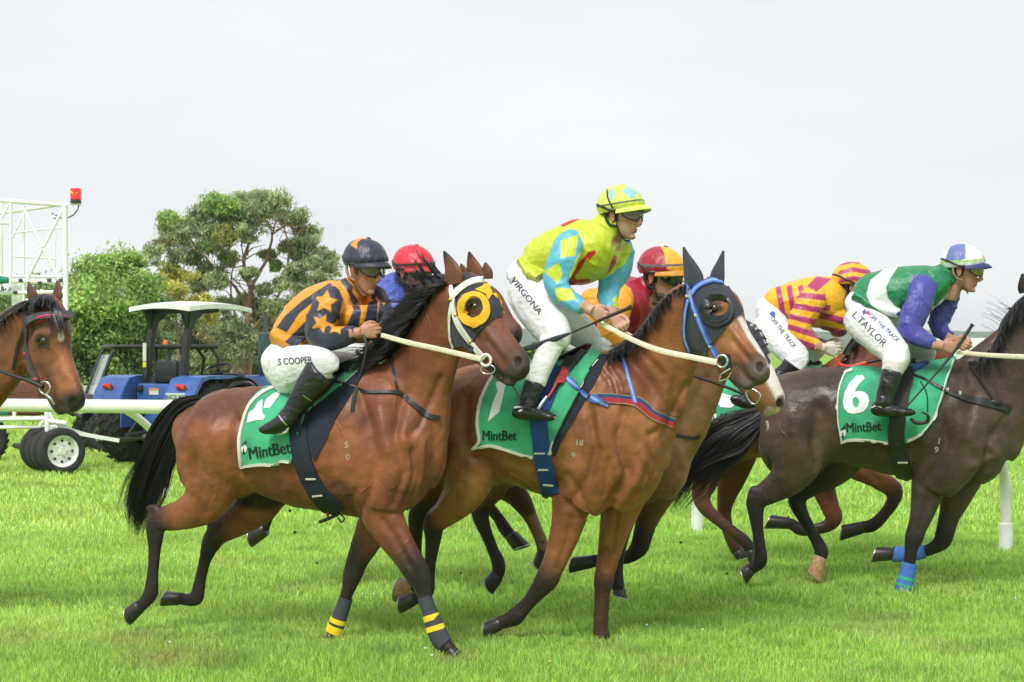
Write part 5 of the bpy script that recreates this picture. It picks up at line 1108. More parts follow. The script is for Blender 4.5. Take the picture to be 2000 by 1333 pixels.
    # saddle cloth, pad, girth
    cloth, g = saddle_set(rA, T, root,
        [(552,752),(525,760),(503,774),(484,797),(473,834),(467,864),(470,914),(507,909),(537,911),(550,903),(570,905),(585,850),(598,812),(650,768),(706,720),(706,702),(660,712),(620,738)],
        [[(552,753),(525,761),(503,775),(484,798),(473,834),(468,864),(471,913)], [(471,913),(507,908),(537,909),(550,902),(570,904)], [(598,812),(650,768),(704,721)], [(597,815),(592,842),(596,868),(611,896)]],
        [(606,760),(590,800),(584,840),(590,890),(604,930),(625,965),(660,1004)], M_navy,
        pad=[(596,812),(650,768),(706,720),(716,722),(690,765),(655,820),(632,870),(616,900),(604,880),(592,845)], girth_w=34,
        number=[[(482,826),(487,806),(496,800),(504,786),(513,781),(512,806),(518,814),(514,820),(500,821)], [(550,760),(540,766),(530,772),(519,782),(515,797),(527,797),(536,785),(546,772)]],
        letters=('MintBet', (527,880), 23, 9, .78, 0), logo=(476,873,1.1), bars=[(607,936,.0),(620,969,-.1)])
    Tg = Target([b, cloth])
    band(rA, Tg, [(640,744),(690,755),(722,767),(778,768),(806,790),(835,812),(858,817)], [3,4,5,7,10,11,10], 'breastplate', M_tackblack, root, th=.005, off=.008)
    band(rA, Tg, [(757,668),(765,705),(776,765)], 4.5, 'breastplate_strap', M_tackblack, root, th=.004, off=.006)
    line3(rA, [(660,1005,-.1),(645,1012,-.12),(624,1020,-.12)], 3.5, 'girth_strap', M_tackblack, root); line3(rA, [(662,1003,-.12),(672,1012,-.12),(668,1020,-.12),(660,1012,-.12)], 1.6, 'girth_strap', M_tackblack, root)
    line3(rA, [(640,1000,-.12),(640,1010,-.12)], 3, 'girth_tag', mat('pink_tag', (.6,.05,.12)), root)
    letter(rA, T, '5', (677,869), 12, -4, M_brand, b, 'brand_mark', bold=0, off=.001, th=.0006); letter(rA, T, '0', (679,893), 12, -4, M_brand, b, 'brand_mark', bold=0, off=.001, th=.0006)
    # saddle
    sd_ = loft(rA, [(560,756,0,7,.12),(590,752,0,10,.16),(620,744,0,12,.16),(650,728,0,11,.12),(675,712,0,7,.08),(690,703,0,3,.04)], n=14); sdl = mesh_np('saddle', *fix_normals(sd_[:2]), root, M_tackblack)
    band(rA, Tg, [(655,722),(632,748),(606,775)], [30,36,30], 'saddle_flap', M_tackblack, sdl, th=.008, off=.014)
    band(rA, Target([b, cloth, g]), [(618,752),(600,790),(584,812),(578,828)], 5, 'stirrup_leather', M_tackblack, sdl, th=.004, off=.02)
    line3(rA, [(572,805,-.42),(566,822,-.44),(560,842,-.44),(553,846,-.44),(543,848,-.40)], [2.6,3,3.2,3.6,3.4], 'stirrup_iron', mat('alloy', (.7,.7,.72), .3, metal=.7), sdl)
    # leg wraps
    wrap = mat('grey_wrap', (.05, .055, .07), .85, bump=.0015, bscale=140, bstretch=(.3, .3, 3)); yel = mat('yellow_tape', (.85, .62, .02), .6)
    def lw(nodes, cuts, yaw=None):
        o = mesh_np('leg_wrap', *fix_normals(loft(rA, nodes, n=20)[:2]), root, wrap)
        for c in cuts: mesh_np('tape_band', *fix_normals(loft(rA, c, n=20)[:2]), o, yel)
    lw([(829,1166,n_,14.5,.036),(841,1200,n_,15.5,.036),(852,1230,n_,19,.041),(861,1250,n_,19.5,.041),(869,1260,n_,18,.038)], [[(841,1201,n_,16.5,.038),(844.5,1212,n_,17,.039)],[(849,1222,n_,19,.041),(852,1232,n_,20,.043)]])
    lw([(676,1168,f_,13.5,.036),(668,1192,f_,14.5,.036),(660,1215,f_,16,.038),(653,1234,f_,16,.038)], [[(661.5,1208,f_,16.5,.04),(659,1217,f_,17,.041)],[(656.5,1222,f_,17.5,.042),(652,1236,f_,17.5,.041)]])
    return root
def jockey_a():
    O, K = (.76, .30, .020), (.026, .029, .056); r = rA
    J = dict(rig=r, seat=(570, 760), head=(712, 527, .02, 42, 14, 0, 1.06), skin=(.48, .235, .155), stubble=.2, svoxel=.0045, voxel=.0052)
    J['shirt'] = {
      'torso': ([(545,668,.0,20,.10),(562,662,.0,40,.15),(590,645,.0,55,.175),(622,625,.0,63,.185),(655,607,.0,60,.19),(680,598,.0,48,.17),(698,592,.0,30,.10)], dict(yaw=38, n=26)),
      'chest': ([(712,598,-.02,20,.10),(712,612,-.02,38,.15),(704,635,.0,40,.14),(690,655,.02,30,.11)], dict(yaw=55)),
      'collar': [(676,572,.0,26,.085),(688,566,.0,25,.078),(697,562,0,20,.06)],
      'arm_n': [(652,572,-.16,16,.05),(645,590,-.20,29,.065),(633,615,-.23,31,.066),(624,640,-.25,31,.064),(626,657,-.26,27,.06),(645,662,-.27,25,.055),(668,658,-.27,21,.048),(688,653,-.28,16,.04),(697,651,-.28,11,.034)],
      'arm_f': [(722,565,.14,16,.05),(735,585,.14,24,.06),(745,605,.10,24,.06),(748,625,.04,20,.05),(742,640,-.02,15,.045)],
      'hem': [(556,650,-.02,26,.15),(580,665,-.03,22,.16),(620,672,-.05,16,.17)]}
    J['shirt_col'] = O
    J['shirt_paint'] = [
      ([(540,640),(556,618),(590,588),(620,568),(645,552),(650,560),(618,585),(585,612),(560,650)], K, .9, ['torso','hem']),
      ([(556,668),(580,645),(612,612),(640,585),(652,592),(640,640),(610,650),(600,662),(575,680)], K, .9, ['torso','hem']),
      ([(600,690),(625,655),(640,640),(650,690)], K, .9, ['torso','hem']),
      ([(672,540),(690,560),(688,570),(700,590),(706,610),(700,640),(680,660),(676,640),(690,606),(682,575),(664,548)], K, .9),
      ([(719,592),(736,584),(738,600),(734,640),(716,660),(712,630)], K, .9, ['torso','chest']),
      ([(744,575),(800,560),(800,700),(738,700),(737,620)], K, .9, ['torso','chest','collar']),
      ([(560,540),(672,545),(672,575),(664,612),(668,630),(690,636),(720,620),(720,700),(560,700)], K, .9, ['arm_n']),
      ([(700,540),(780,540),(780,700),(700,700)], K, .9, ['arm_f']),
      (star(636,590,24,8,.5,1.0), O, .8, ['arm_n']), (star(628,632,20,25,.45,1.1), O, .8, ['arm_n']), (star(657,640,15,10,.5,1.2), O, .8, ['arm_n']), (star(738,600,22,-10,.5,.8), O, .8, ['arm_f'])]
    J['breeches'] = {
      'pelvis': ([(528,705,0,14,.10),(535,705,0,34,.14),(552,708,0,52,.165),(575,705,0,50,.165),(595,695,0,38,.15),(610,688,0,22,.12)], dict(n=24)),
      'thigh_n': [(548,728,-.14,38,.085),(562,725,-.18,46,.095),(590,715,-.25,42,.088),(618,712,-.32,36,.078),(636,714,-.35,31,.07),(646,722,-.36,22,.055),(649,728,-.36,11,.035)],
      'shin_n': [(630,722,-.36,26,.06),(622,736,-.37,24,.058)],
      'thigh_f': [(575,705,.14,34,.085),(610,702,.2,30,.08),(650,712,.26,27,.07),(690,712,.28,22,.06),(705,718,.28,12,.05)]}
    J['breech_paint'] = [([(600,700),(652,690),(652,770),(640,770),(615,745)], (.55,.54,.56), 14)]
    J['boots'] = {
      'near': [(630,724,-.38,28,.064),(622,733,-.38,33,.070),(606,753,-.39,29,.063),(590,775,-.40,24,.055),(576,795,-.41,20,.048),(566,810,-.42,19,.045),(556,822,-.43,19,.046),(545,830,-.44,17,.047),(530,836,-.45,13.5,.045),(516,839,-.46,10,.038),(508,838,-.46,4,.02)],
      'far': [(695,722,.28,20,.05),(680,760,.28,20,.05),(660,800,.28,17,.04),(640,830,.28,17,.04),(620,835,.28,12,.04)]}
    J['hands'] = [(701,650,-.28,1,-.10,.02,0,1.0), (738,662,.05,-.10,1,-.3,1,.9,(1,0,.2))]
    J['arms'] = [[(670,658,-.27,15,.038),(695,651,-.28,11,.031),(706,650,-.28,10,.028)]]
    J['helmet'] = dict(base=K, paints=[([(684,478),(697,466),(712,461),(728,462),(744,472),(735,472),(722,467),(706,467),(698,474),(697,487)], O)], peak=(.02,.022,.035), harness=(.34,.19,.10), under=False)
    J['lens'] = M_lens; J['glove'] = {1: (.42, .50, .58)}
    root, shirt, br, hm, Ms, body = make_person(J, 'jockey in black and gold striped silks with gold stars on the sleeves')
    T = Target([br]); ink = mat('print_ink', (.07,.075,.12), .7)
    letter(r, T, 'S COOPER', (577,705), 12.5, 4, ink, br, 'lettering', sx=.80, bold=.0, off=.003, th=.001)
    T2 = Target([c for c in root.children if c.name.startswith('boot')])
    band(r, T2, [(592,772),(612,786)], 2, 'boot_strap', M_steel, root, th=.002, off=.002, nw=2); band(r, T2, [(545,812),(552,822),(560,830)], 3, 'spur', M_steel, root, th=.003, off=.003, nw=2)
    hb, n = Target([hm]).hit(r, 752, 513); mesh_np('badge', *ellipsoid(hb + n * .002, (.014, .006, .008)), hm, mat('badge', (.45, .5, .45), .4))
    whip(r, [(708,655,-.33),(716,672,-.34),(712,700,-.35),(700,745,-.36)], 'riding whip with a pale grip held by the jockey in gold and black', flap=([(697,757,-.36),(692,780,-.37),(688,806,-.37)],[3.5,5,4]), handle=False)
# ---- the bay with the white face stripe and blue bridle
rB = Rig(1178, 10.0, 23)
n_, f_ = -.13, .12
B = dict(key='B', rig=rB, foot=(1100, 1230), coat=(.23, .080, .029), warm=(.315, .125, .044), rough=.44, voxel=.0088, dark=(.018,.012,.010))
B['lofts'] = {
 'torso': ([(832,862,0,34,.10),(840,862,0,68,.17),(862,860,0,102,.25),(895,850,0,120,.29),(930,835,0,122,.30),(970,826,0,120,.30),(1010,826,0,122,.315),(1055,833,0,130,.325),(1100,838,0,140,.31),(1150,838,0,152,.28),(1195,842,0,158,.25),(1235,858,0,146,.23),(1268,872,0,112,.20),(1288,882,0,76,.15),(1297,885,0,40,.09)], dict(n=28)),
 'neck': [(1195,850,0,126,.18),(1215,815,0,118,.17),(1243,780,0,100,.14),(1272,735,0,84,.118),(1297,694,-.01,70,.10),(1316,656,-.03,59,.09),(1333,620,-.05,53,.084),(1348,588,-.07,44,.08),(1358,568,-.08,28,.06)],
 'head': ([(1362,562,-.05,30,.05),(1373,582,-.06,47,.078),(1386,610,-.07,59,.094),(1403,640,-.09,59,.094),(1422,667,-.12,49,.078),(1443,690,-.15,41,.066,.05),(1463,711,-.18,36,.06,.35),(1478,724,-.21,31,.056,.7),(1490,731,-.23,23,.048,.8),(1498,734,-.24,11,.03,.8)], dict(yaw=42, n=24)),
 'jaw': ([(1402,690,-.11,22,.05),(1424,715,-.15,18,.036),(1445,738,-.19,16,.034,.6),(1460,750,-.21,13,.033,.8),(1470,754,-.22,7,.022,.8)], dict(yaw=42)),
 'shoulder': [(1150,760,n_,50,.06),(1160,830,n_-.05,72,.09),(1165,890,n_-.05,74,.10),(1150,945,n_-.04,60,.095),(1130,980,n_-.02,48,.09)],
 'breast': [(1262,830,-.03,42,.12),(1260,870,-.05,44,.16),(1250,920,-.05,46,.16),(1232,960,-.05,38,.14),(1215,985,-.03,24,.11)],
 'foreleg_n': [(1130,930,n_,56,.09),(1122,965,n_,50,.085),(1114,1000,n_,37,.07),(1104,1040,n_,30,.056,.15),(1090,1080,n_,25,.048,.3),(1077,1112,n_,22.5,.044,.6),(1068,1132,n_,23,.043,.9),(1052,1153,n_,18,.036,1),(1034,1175,n_,14,.030,1),(1018,1193,n_,15,.030,1),(1006,1205,n_,17.5,.034,1),(990,1213,n_,14,.03,1),(974,1217,n_,13,.03,1)],
 'foreleg_f': [(1225,930,f_,46,.085),(1217,970,f_,44,.08),(1208,1005,f_,36,.065),(1199,1040,f_,29,.052,.1),(1190,1080,f_,23,.044,.2),(1183,1112,f_,20,.041,.4),(1179,1136,f_,19.5,.04,.8),(1176,1160,f_,15.5,.032,.75),(1174,1200,f_,14.5,.03,.7),(1173,1225,f_,15,.032,.75),(1175,1242,f_,16.5,.036,.8),(1178,1252,f_,15,.034,.9)],
 'shoulder_f': [(1190,820,f_+.02,60,.08),(1210,890,f_,60,.09),(1220,950,f_,48,.085)],
 'thigh_n': [(905,800,n_-.02,60,.09),(905,860,n_-.04,74,.12),(912,915,n_-.04,62,.115),(905,955,n_-.03,48,.10),(885,985,n_-.02,35,.066,.05),(862,1008,n_,26,.046,.3),(847,1025,n_,22,.04,.7),(846,1050,n_,17,.035,1),(842,1085,n_,12.5,.028,1),(838,1120,n_,12,.027,1),(836,1143,n_,14,.03,1),(832,1156,n_,15,.032,1),(818,1165,n_,12.5,.028,1),(808,1170,n_,12.5,.03,1)],
 'hock_n': [(846,1014,n_,15,.03,.8),(836,1006,n_,8,.02,1)],
 'thigh_f': [(880,880,f_,60,.11),(868,935,f_,48,.10,.3),(850,970,f_,36,.07,.6),(828,992,f_,24,.045,.9),(815,1010,f_,19,.038,1),(812,1040,f_,14,.03,1),(812,1080,f_,12,.027,1),(812,1115,f_,12,.028,1),(808,1138,f_,14,.03,1),(800,1146,f_,13,.03,.9)],
}
B['dents'] = [(1484,716,10,.017)]
B['grooves'] = [([(1150,720),(1160,760)],5,-.005),([(1130,800),(1120,860),(1100,900)],12,-.006),([(1190,870),(1215,930)],14,.005),([(1225,930),(1200,975)],5,.004),([(1190,900),(1180,970)],6,-.007),([(1300,760),(1285,800)],10,.006),
 ([(1120,740),(1150,800),(1165,870),(1150,930),(1110,985)], 9, -.010), ([(1225,780),(1205,860),(1225,930),(1190,985)], 9, -.011), ([(1245,890),(1262,930),(1230,985)], 6, -.008), ([(1268,880),(1285,915),(1262,960)], 5, -.005), ([(1255,900),(1248,950)], 9, .006),
 ([(1165,780),(1175,860)], 14, .010), ([(1110,930),(1140,985),(1150,1010)], 7, -.008), ([(918,885),(905,850),(912,780)], 12, -.012), ([(870,870),(862,940),(850,985)], 8, -.008), ([(895,950),(860,985),(848,1000)], 5, .007),
 ([(1340,755),(1300,835),(1270,850)], 7, -.009), ([(1230,700),(1265,750),(1275,800)], 14, -.006), ([(1250,680),(1290,730)], 8, -.005), ([(1285,700),(1310,730),(1300,780)], 8, .005), ([(1170,720),(1190,745),(1200,790)], 4, -.005), ([(1190,715),(1210,745),(1215,785)], 4, -.005),
 ([(1425,640),(1465,690)], 5, .006), ([(1430,665),(1462,705)], 6, -.006), ([(1410,660),(1392,682),(1378,660)], 8, -.005), ([(1385,600),(1412,598)], 6, .008), ([(1440,700),(1455,730)], 5, -.005), ([(1436,712),(1455,735),(1470,745)], 3, -.006),
 ([(1118,990),(1108,1060),(1090,1110)], 5, -.007, 'near', ['foreleg_n']), ([(1130,990),(1118,1060),(1098,1105)], 7, .005, 'near', ['foreleg_n']), ([(1205,1000),(1195,1070),(1185,1110)], 5, -.006, 'near', ['foreleg_f']),
 ([(1000,900),(1040,930),(1090,950)], 18, -.004), ([(1100,860),(1090,920),(1080,965)], 8, -.006), ([(1060,1150),(1015,1195)], 3, -.003)]
B['paint'] = [([(1466,706),(1496,700),(1510,716),(1500,740),(1478,756),(1450,762),(1438,742),(1455,722)],(.10,.078,.07),9,['head','jaw']),([(1476,710),(1485,703),(1494,712),(1491,727),(1481,728)],(.02,.012,.012),3,['head']),([(1432,708),(1450,728),(1475,745),(1473,748),(1448,733),(1431,712)],(.03,.02,.02),1.5,['head','jaw']),([(1384,590),(1408,586),(1412,606),(1394,616),(1382,606)],(.05,.03,.02),5,['head']),([(1440,606),(1452,622),(1466,644),(1486,668),(1504,696),(1514,716),(1500,718),(1494,700),(1478,684),(1462,662),(1450,640),(1438,618)], (.62,.58,.55), 2, ['head']), ([(870,870),(900,960),(1000,960),(1010,1010),(900,1000),(860,960)], (.09,.03,.012), 22, ['torso']),  # last polygon here: the flank's shade put into the coat colour
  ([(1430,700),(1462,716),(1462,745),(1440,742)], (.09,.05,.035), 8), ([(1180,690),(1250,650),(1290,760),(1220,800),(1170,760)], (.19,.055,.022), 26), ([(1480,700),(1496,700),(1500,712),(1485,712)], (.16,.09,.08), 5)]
earB = mat('ear_cover', (.03, .035, .055), .75, sheen=.3)
B['ears'] = [([(1357,558,-.10,17,.020),(1354,542,-.10,18,.023),(1347,520,-.10,13,.018),(1340,500,-.10,7,.012),(1335,483,-.10,2,.004)], earB), ([(1399,552,.0,14,.018),(1402,535,.0,13,.02),(1407,515,.0,8,.013),(1413,490,.0,2,.004)], earB)]
B['hooves'] = [((976,1217,n_),(948,1228,n_),13), ((1177,1250,f_),(1179,1262,f_),13.5), ((808,1169,n_),(782,1178,n_),13.5), ((803,1145,f_),(777,1147,f_),19,None,M_hoof_tan)]
def build_B():
    root, b, T = make_horse(B, 'bay racehorse with thin white face stripe, black hood and eared blue bridle, in the middle', 'racehorses galloping past on the turf')
    eye(rB, T, 1395, 604, 10.5, root); nostril(rB, T, 1484, 716, 9, 12, 15, root)
    mane(rB, [(1186,690),(1222,664),(1252,640),(1280,600),(1308,570),(1345,550)], root, lean=(6,10), length=36, n=2600, fly=.05, curl=16, r=.0019, droop=.9, core=(5,9,10))
    tail(rB, [(842,780),(805,800),(770,850),(755,900)], [14,26,26,16], root, n=160)
    hp = [(1338,545),(1355,532),(1372,532),(1400,537),(1418,556),(1436,582),(1450,608),(1448,614),(1433,624),(1418,642),(1397,664),(1383,684),(1379,697),(1349,693),(1335,672),(1334,618)]
    hole = [(1403 + 20 * math.cos(t), 599 + 18 * math.sin(t)) for t in [2 * math.pi * k / 22 for k in range(22)]]
    hood = drape(rB, T, hp, 'hood', M_hood, root, step=6, th=.004, off=.004, holes=[hole], wave=.002, ws=30)
    H = Target([hood, b]); rub = mat('black_rubber', (.014, .015, .018), .35)
    drape(rB, H, [(1401 + 32 * math.cos(t), 608 + 31 * math.sin(t)) for t in [2 * math.pi * k / 32 for k in range(32)]], 'eye_cup', rub, hood, step=5, th=.012, off=.004, holes=[[(1403 + 22 * math.cos(t), 602 + 22 * math.sin(t)) for t in [2 * math.pi * k / 26 for k in range(26)]]])
    drape(rB, H, [(1380,604),(1382,618),(1392,628),(1406,631),(1420,625),(1426,612),(1415,618),(1402,619),(1390,614)], 'eye_cup', rub, hood, step=5, th=.016, off=.006)
    def bl(u, v): return (.30,.42,.75) if abs(u) < .2 else (.05,.13,.48)
    mb = mat('blue_webbing', vcol=True, rough=.4, bump=.001, bscale=150)
    band(rB, H, [(1344,580),(1368,558),(1392,549),(1412,552)], 9, 'browband', mb, root, th=.005, off=.007, nw=5, cols=bl)
    band(rB, H, [(1341,552),(1349,582),(1364,619),(1379,655),(1391,679),(1404,700)], 9, 'cheek_strap', mb, root, th=.005, off=.009, nw=5, cols=bl)
    band(rB, H, [(1344,585),(1338,618),(1336,655),(1345,688)], 6, 'throat_strap', mb, root, th=.004, off=.007, nw=5, cols=bl)
    for x, y in ((1344,580),(1363,617),(1391,677)):
        h, n = H.hit(rB, x, y); mesh_np('buckle', *box(h + n * .015, (.024,.008,.018), bev=.003), root, M_steel)
    h, n = H.hit(rB, 1425, 706); mesh_np('bit_guard', *lathe([(.002,0),(.040,0),(.040,.010),(.002,.010)], h + n * .014, 'Y', 24), root, rub)
    ring(rB, (1410,706), 11, 12, 2.6, 'bit_ring', M_steel, root, d=-.31); line3(rB, [(1404,741,-.30),(1408,732,-.32),(1427,720,-.31)], 1.5, 'bit_lead', M_steel, root); line3(rB, [(1405,745,-.3),(1420,740,-.3),(1428,728,-.3)], 1.5, 'bit_lead', M_steel, root)
    line3(rB, [(1174,632,-.33),(1229,661,-.33),(1286,684,-.32),(1355,699,-.32),(1400,708,-.32)], [5,5,5.5,5.5,6], 'rein', M_rein, root, flat=(1, .45))
    line3(rB, [(1190,630,.05),(1260,668,.10),(1400,705,.05)], 3.5, 'rein', M_rein, root, flat=(1, .45))
    cloth, g = saddle_set(rB, T, root, [(975,714),(949,757),(936,791),(932,829),(936,861),(922,879),(955,871),(982,878),(1022,891),(1041,895),(1073,890),(1084,856),(1114,799),(1133,762),(1154,721),(1176,694),(1160,688),(1100,704),(1040,710)],
        [[(975,716),(950,757),(937,791),(933,829),(937,861),(923,878)],[(923,879),(955,871),(982,877),(1022,890),(1041,894)],[(1073,889),(1084,856),(1114,799),(1133,762),(1154,721),(1175,695)]],
        [(1092,716),(1072,762),(1056,800),(1053,830),(1060,890),(1070,937),(1078,968)], mat('blue_girth', (.008,.045,.22), .7, bump=.002, bscale=100), pad=[(1073,890),(1084,856),(1114,799),(1133,762),(1154,721),(1176,694),(1188,694),(1172,730),(1150,770),(1124,815),(1096,862),(1084,892)], girth_w=32,
        number=[[(968,748),(990,740),(984,768),(976,804),(953,824),(962,790),(972,765)]], letters=('MintBet', (976,851), 19, 0, .76, 0), bars=[(1054,886,.0),(1061,918,0),(1071,948,.1)])
    Tg = Target([b, cloth]); T2 = Target([b, cloth, g])
    def web(u, v): return (.02,.05,.16) if u > .08 else (.35,.02,.03) if abs(u) < .40 else (.35,.28,.12)
    web2 = mat('striped_webbing', vcol=True, rough=.8, bump=.001, bscale=200)
    band(rB, Tg, [(1102,734),(1124,756),(1150,776)], [9,9,10], 'breastplate_strap', mb, root, th=.005, off=.007, cols=bl, nw=5)
    bp = band(rB, Tg, [(1166,779),(1205,780),(1244,786),(1276,811),(1316,826)], [17,19,20,20,18], 'breastplate', web2, root, th=.005, off=.007, nw=9, cols=lambda u, v: (.30,.26,.12) if abs(u) > .45 else (.02,.05,.16) if u < 0 else (.35,.02,.03))
    band(rB, Target([b, bp]), [(1156,776),(1168,784),(1188,793)], [14,13,8], 'breastplate_buckle', mb, root, th=.006, off=.006, cols=bl, nw=5)
    band(rB, Tg, [(1206,652),(1213,690),(1226,735),(1242,788)], 7, 'breastplate_strap', mb, root, th=.004, off=.009, cols=bl, nw=5)
    sd_ = loft(rB, [(1040,712,0,6,.10),(1065,708,0,9,.14),(1095,704,0,12,.16),(1120,692,0,11,.14),(1140,680,0,8,.10),(1150,672,0,3,.05)], n=14); sdl = mesh_np('saddle', *fix_normals(sd_[:2]), root, M_tackblack)
    band(rB, T2, [(1143,683),(1120,704),(1096,734),(1082,755)], [14,22,16,8], 'saddle_flap', M_tackblack, sdl, th=.008, off=.012)
    band(rB, T2, [(1105,720),(1092,745),(1080,765),(1070,778)], 4, 'stirrup_leather', mat('red_strap', (.40,.03,.03), .6), sdl, th=.004, off=.022)
    line3(rB, [(1068,775,-.42),(1060,785,-.44),(1052,798,-.46),(1049,806,-.44)], [2.6,3,3.4,3.4], 'stirrup_iron', mat('alloy', (.7,.7,.72), .3, metal=.7), sdl)
    letter(rB, T, '18', (1133,865), 12, -6, M_brand, b, 'brand_mark', bold=0.02, off=.001, th=.0006); letter(rB, T, '9', (1120,890), 12, -6, M_brand, b, 'brand_mark', bold=0.02, off=.001, th=.0006)
    return root
def jockey_b():
    Lm, Bl, Rd = (.52, .60, .035), (.09, .40, .56), (.50, .012, .015); r = rB
    J = dict(rig=r, seat=(1030, 650), head=(1213,423,.0,32,6,0,1.05), skin=(.58,.33,.245), stubble=.5, svoxel=.0045, voxel=.0052, hair=(.03,.018,.012))
    J['shirt'] = {
      'torso': ([(1030,510,0,16,.11),(1042,512,0,36,.15),(1068,506,0,47,.165),(1098,500,0,58,.18),(1130,494,0,64,.19),(1160,487,0,59,.185),(1186,482,0,50,.17),(1206,482,0,32,.11)], dict(yaw=38, n=26)),
      'collar': [(1172,462,.0,38,.09),(1192,450,.0,37,.08),(1204,446,0,31,.072),(1212,448,0,22,.06)],
      'arm_n': [(1114,462,-.16,16,.055),(1110,478,-.21,28,.062),(1100,506,-.25,30,.060),(1090,532,-.27,27,.055),(1086,555,-.28,25,.053),(1099,576,-.29,23,.050),(1122,592,-.30,19,.044),(1141,601,-.31,13,.034)],
      'arm_f': [(1214,476,.12,18,.05),(1216,498,.15,24,.06),(1206,530,.13,25,.06),(1190,556,.08,22,.05),(1188,582,.04,20,.045),(1193,608,-.02,14,.036)],
      'hem': [(1036,515,-.04,22,.15),(1050,535,-.06,22,.15),(1075,548,-.08,18,.15)]}
    J['shirt_col'] = Lm
    J['shirt_paint'] = [([(1040,440),(1142,448),(1142,480),(1126,505),(1112,538),(1116,560),(1160,590),(1160,640),(1040,620)], Bl, .9, ['arm_n']), ([(1150,470),(1260,440),(1260,640),(1150,640)], Bl, .9, ['arm_f']),
      ([(1095,470),(1130,458),(1124,500),(1095,504)], Lm, .8, ['arm_n']), ([(1062,530),(1092,513),(1099,538),(1089,555)], Lm, .8, ['arm_n']), ([(1083,562),(1116,564),(1125,585),(1089,590)], Lm, .8, ['arm_n']), ([(1196,585),(1206,575),(1212,600),(1200,605)], Lm, .8, ['arm_f']),
      ([(1150,492),(1162,488),(1164,494),(1152,508),(1136,524),(1122,540),(1126,547),(1150,545),(1156,548),(1140,556),(1120,562),(1100,558),(1106,544),(1128,516)], Rd, .8, ['torso','hem']), ([(1142,512),(1150,505),(1144,516),(1136,522)], Lm, .7, ['torso']),
      ([(1199,498),(1205,501),(1203,515),(1192,530),(1184,537),(1192,516)], Rd, .8, ['torso','arm_f']), ([(1092,440),(1128,425),(1132,429),(1100,444)], Rd, .8, ['torso']), ([(1186,440),(1196,446),(1214,470),(1204,478),(1190,462)], (.6,.62,.62), .8, ['collar'])]
    J['breeches'] = {
      'pelvis': ([(1009,552,0,19,.11),(1015,548,0,37,.155),(1035,545,0,44,.175),(1058,552,0,44,.17),(1076,560,0,32,.14),(1088,566,0,16,.1)], dict(n=24)),
      'thigh_n': [(1030,555,-.10,42,.09),(1039,580,-.14,46,.096),(1058,612,-.20,43,.088),(1078,642,-.26,36,.076),(1086,658,-.29,31,.07),(1082,674,-.31,27,.064)],
      'shin_n': [(1085,655,-.29,28,.065),(1075,678,-.32,25,.06),(1064,702,-.35,23,.055),(1053,728,-.37,21.5,.052),(1045,750,-.38,20,.05)],
      'thigh_f': [(1065,570,.10,40,.09),(1090,605,.16,38,.085),(1122,640,.22,33,.075),(1148,665,.26,28,.065),(1150,690,.28,22,.06),(1140,710,.28,14,.05)]}
    J['boots'] = {
      'near': [(1044,744,-.39,19,.052),(1042,754,-.39,21,.056),(1036,770,-.40,20,.053),(1031,784,-.41,19.5,.05),(1027,796,-.43,19,.048),(1020,803,-.44,17,.046),(1014,806,-.45,14,.044)],
      'foot': [(1003,806,-.45,8,.03),(1010,806,-.45,13,.042),(1028,806,-.45,15.5,.046),(1048,809,-.45,13,.045),(1066,813,-.45,10.5,.043),(1078,815,-.45,8,.036),(1085,816,-.45,4,.02)],
      'far': [(1135,700,.32,18,.05),(1120,740,.33,18,.05),(1110,780,.34,16,.045),(1130,795,.34,12,.04)]}
    J['hands'] = [(1152,604,-.31,1,.62,.06,0,1.02), (1197,616,-.05,.7,1,-.2,1,.98,(1,0,.3))]
    J['arms'] = [[(1126,594,-.30,13,.035),(1145,602,-.31,11,.031),(1158,608,-.31,11,.03)], [(1190,590,.02,13,.034),(1196,616,-.04,11,.03)]]
    J['helmet'] = dict(base=(.60,.66,.10), paints=[([(1214,374),(1225,364),(1244,376),(1235,390)], (.26,.52,.70)), ([(1188,374),(1197,368),(1202,380),(1192,394)], (.26,.52,.70))], peak=(.62,.70,.10), stripe=((.06,.07,.08), .80, .86), harness=(.012,.013,.016))
    J['lens'] = M_lens
    root, shirt, br, hm, Ms, body = make_person(J, 'standing jockey in lime silks with sky blue diamond sleeves and lime helmet')
    T = Target([br]); ink = mat('print_ink', (.03,.035,.07), .7)
    letter(r, T, 'VIRGONA', (1029,578), 11.5, -51, ink, br, 'lettering', sx=1.2, bold=.0, off=.003, th=.001)
    M = local(r, J['head']); band(r, Target([hm]), [(1186,368),(1188,388),(1198,408)], 2.2, 'goggle_strap', M_frame, hm, th=.003, off=.003, nw=2)
    T2 = Target([c for c in root.children if c.name.startswith('boot')]); band(r, T2, [(1005,798),(1018,796),(1022,800),(1014,804)], 3, 'spur', M_steel, root, th=.003, off=.003, nw=2)
    whip(r, [(1224,604,-.34),(1180,622,-.36),(1150,636,-.36),(1112,652,-.37)], 'long black padded riding whip held level by the jockey in lime', flap=([(1112,652,-.37),(1085,662,-.37),(1040,678,-.38),(1020,683,-.38)],[2.5,5.5,6,4.5]))
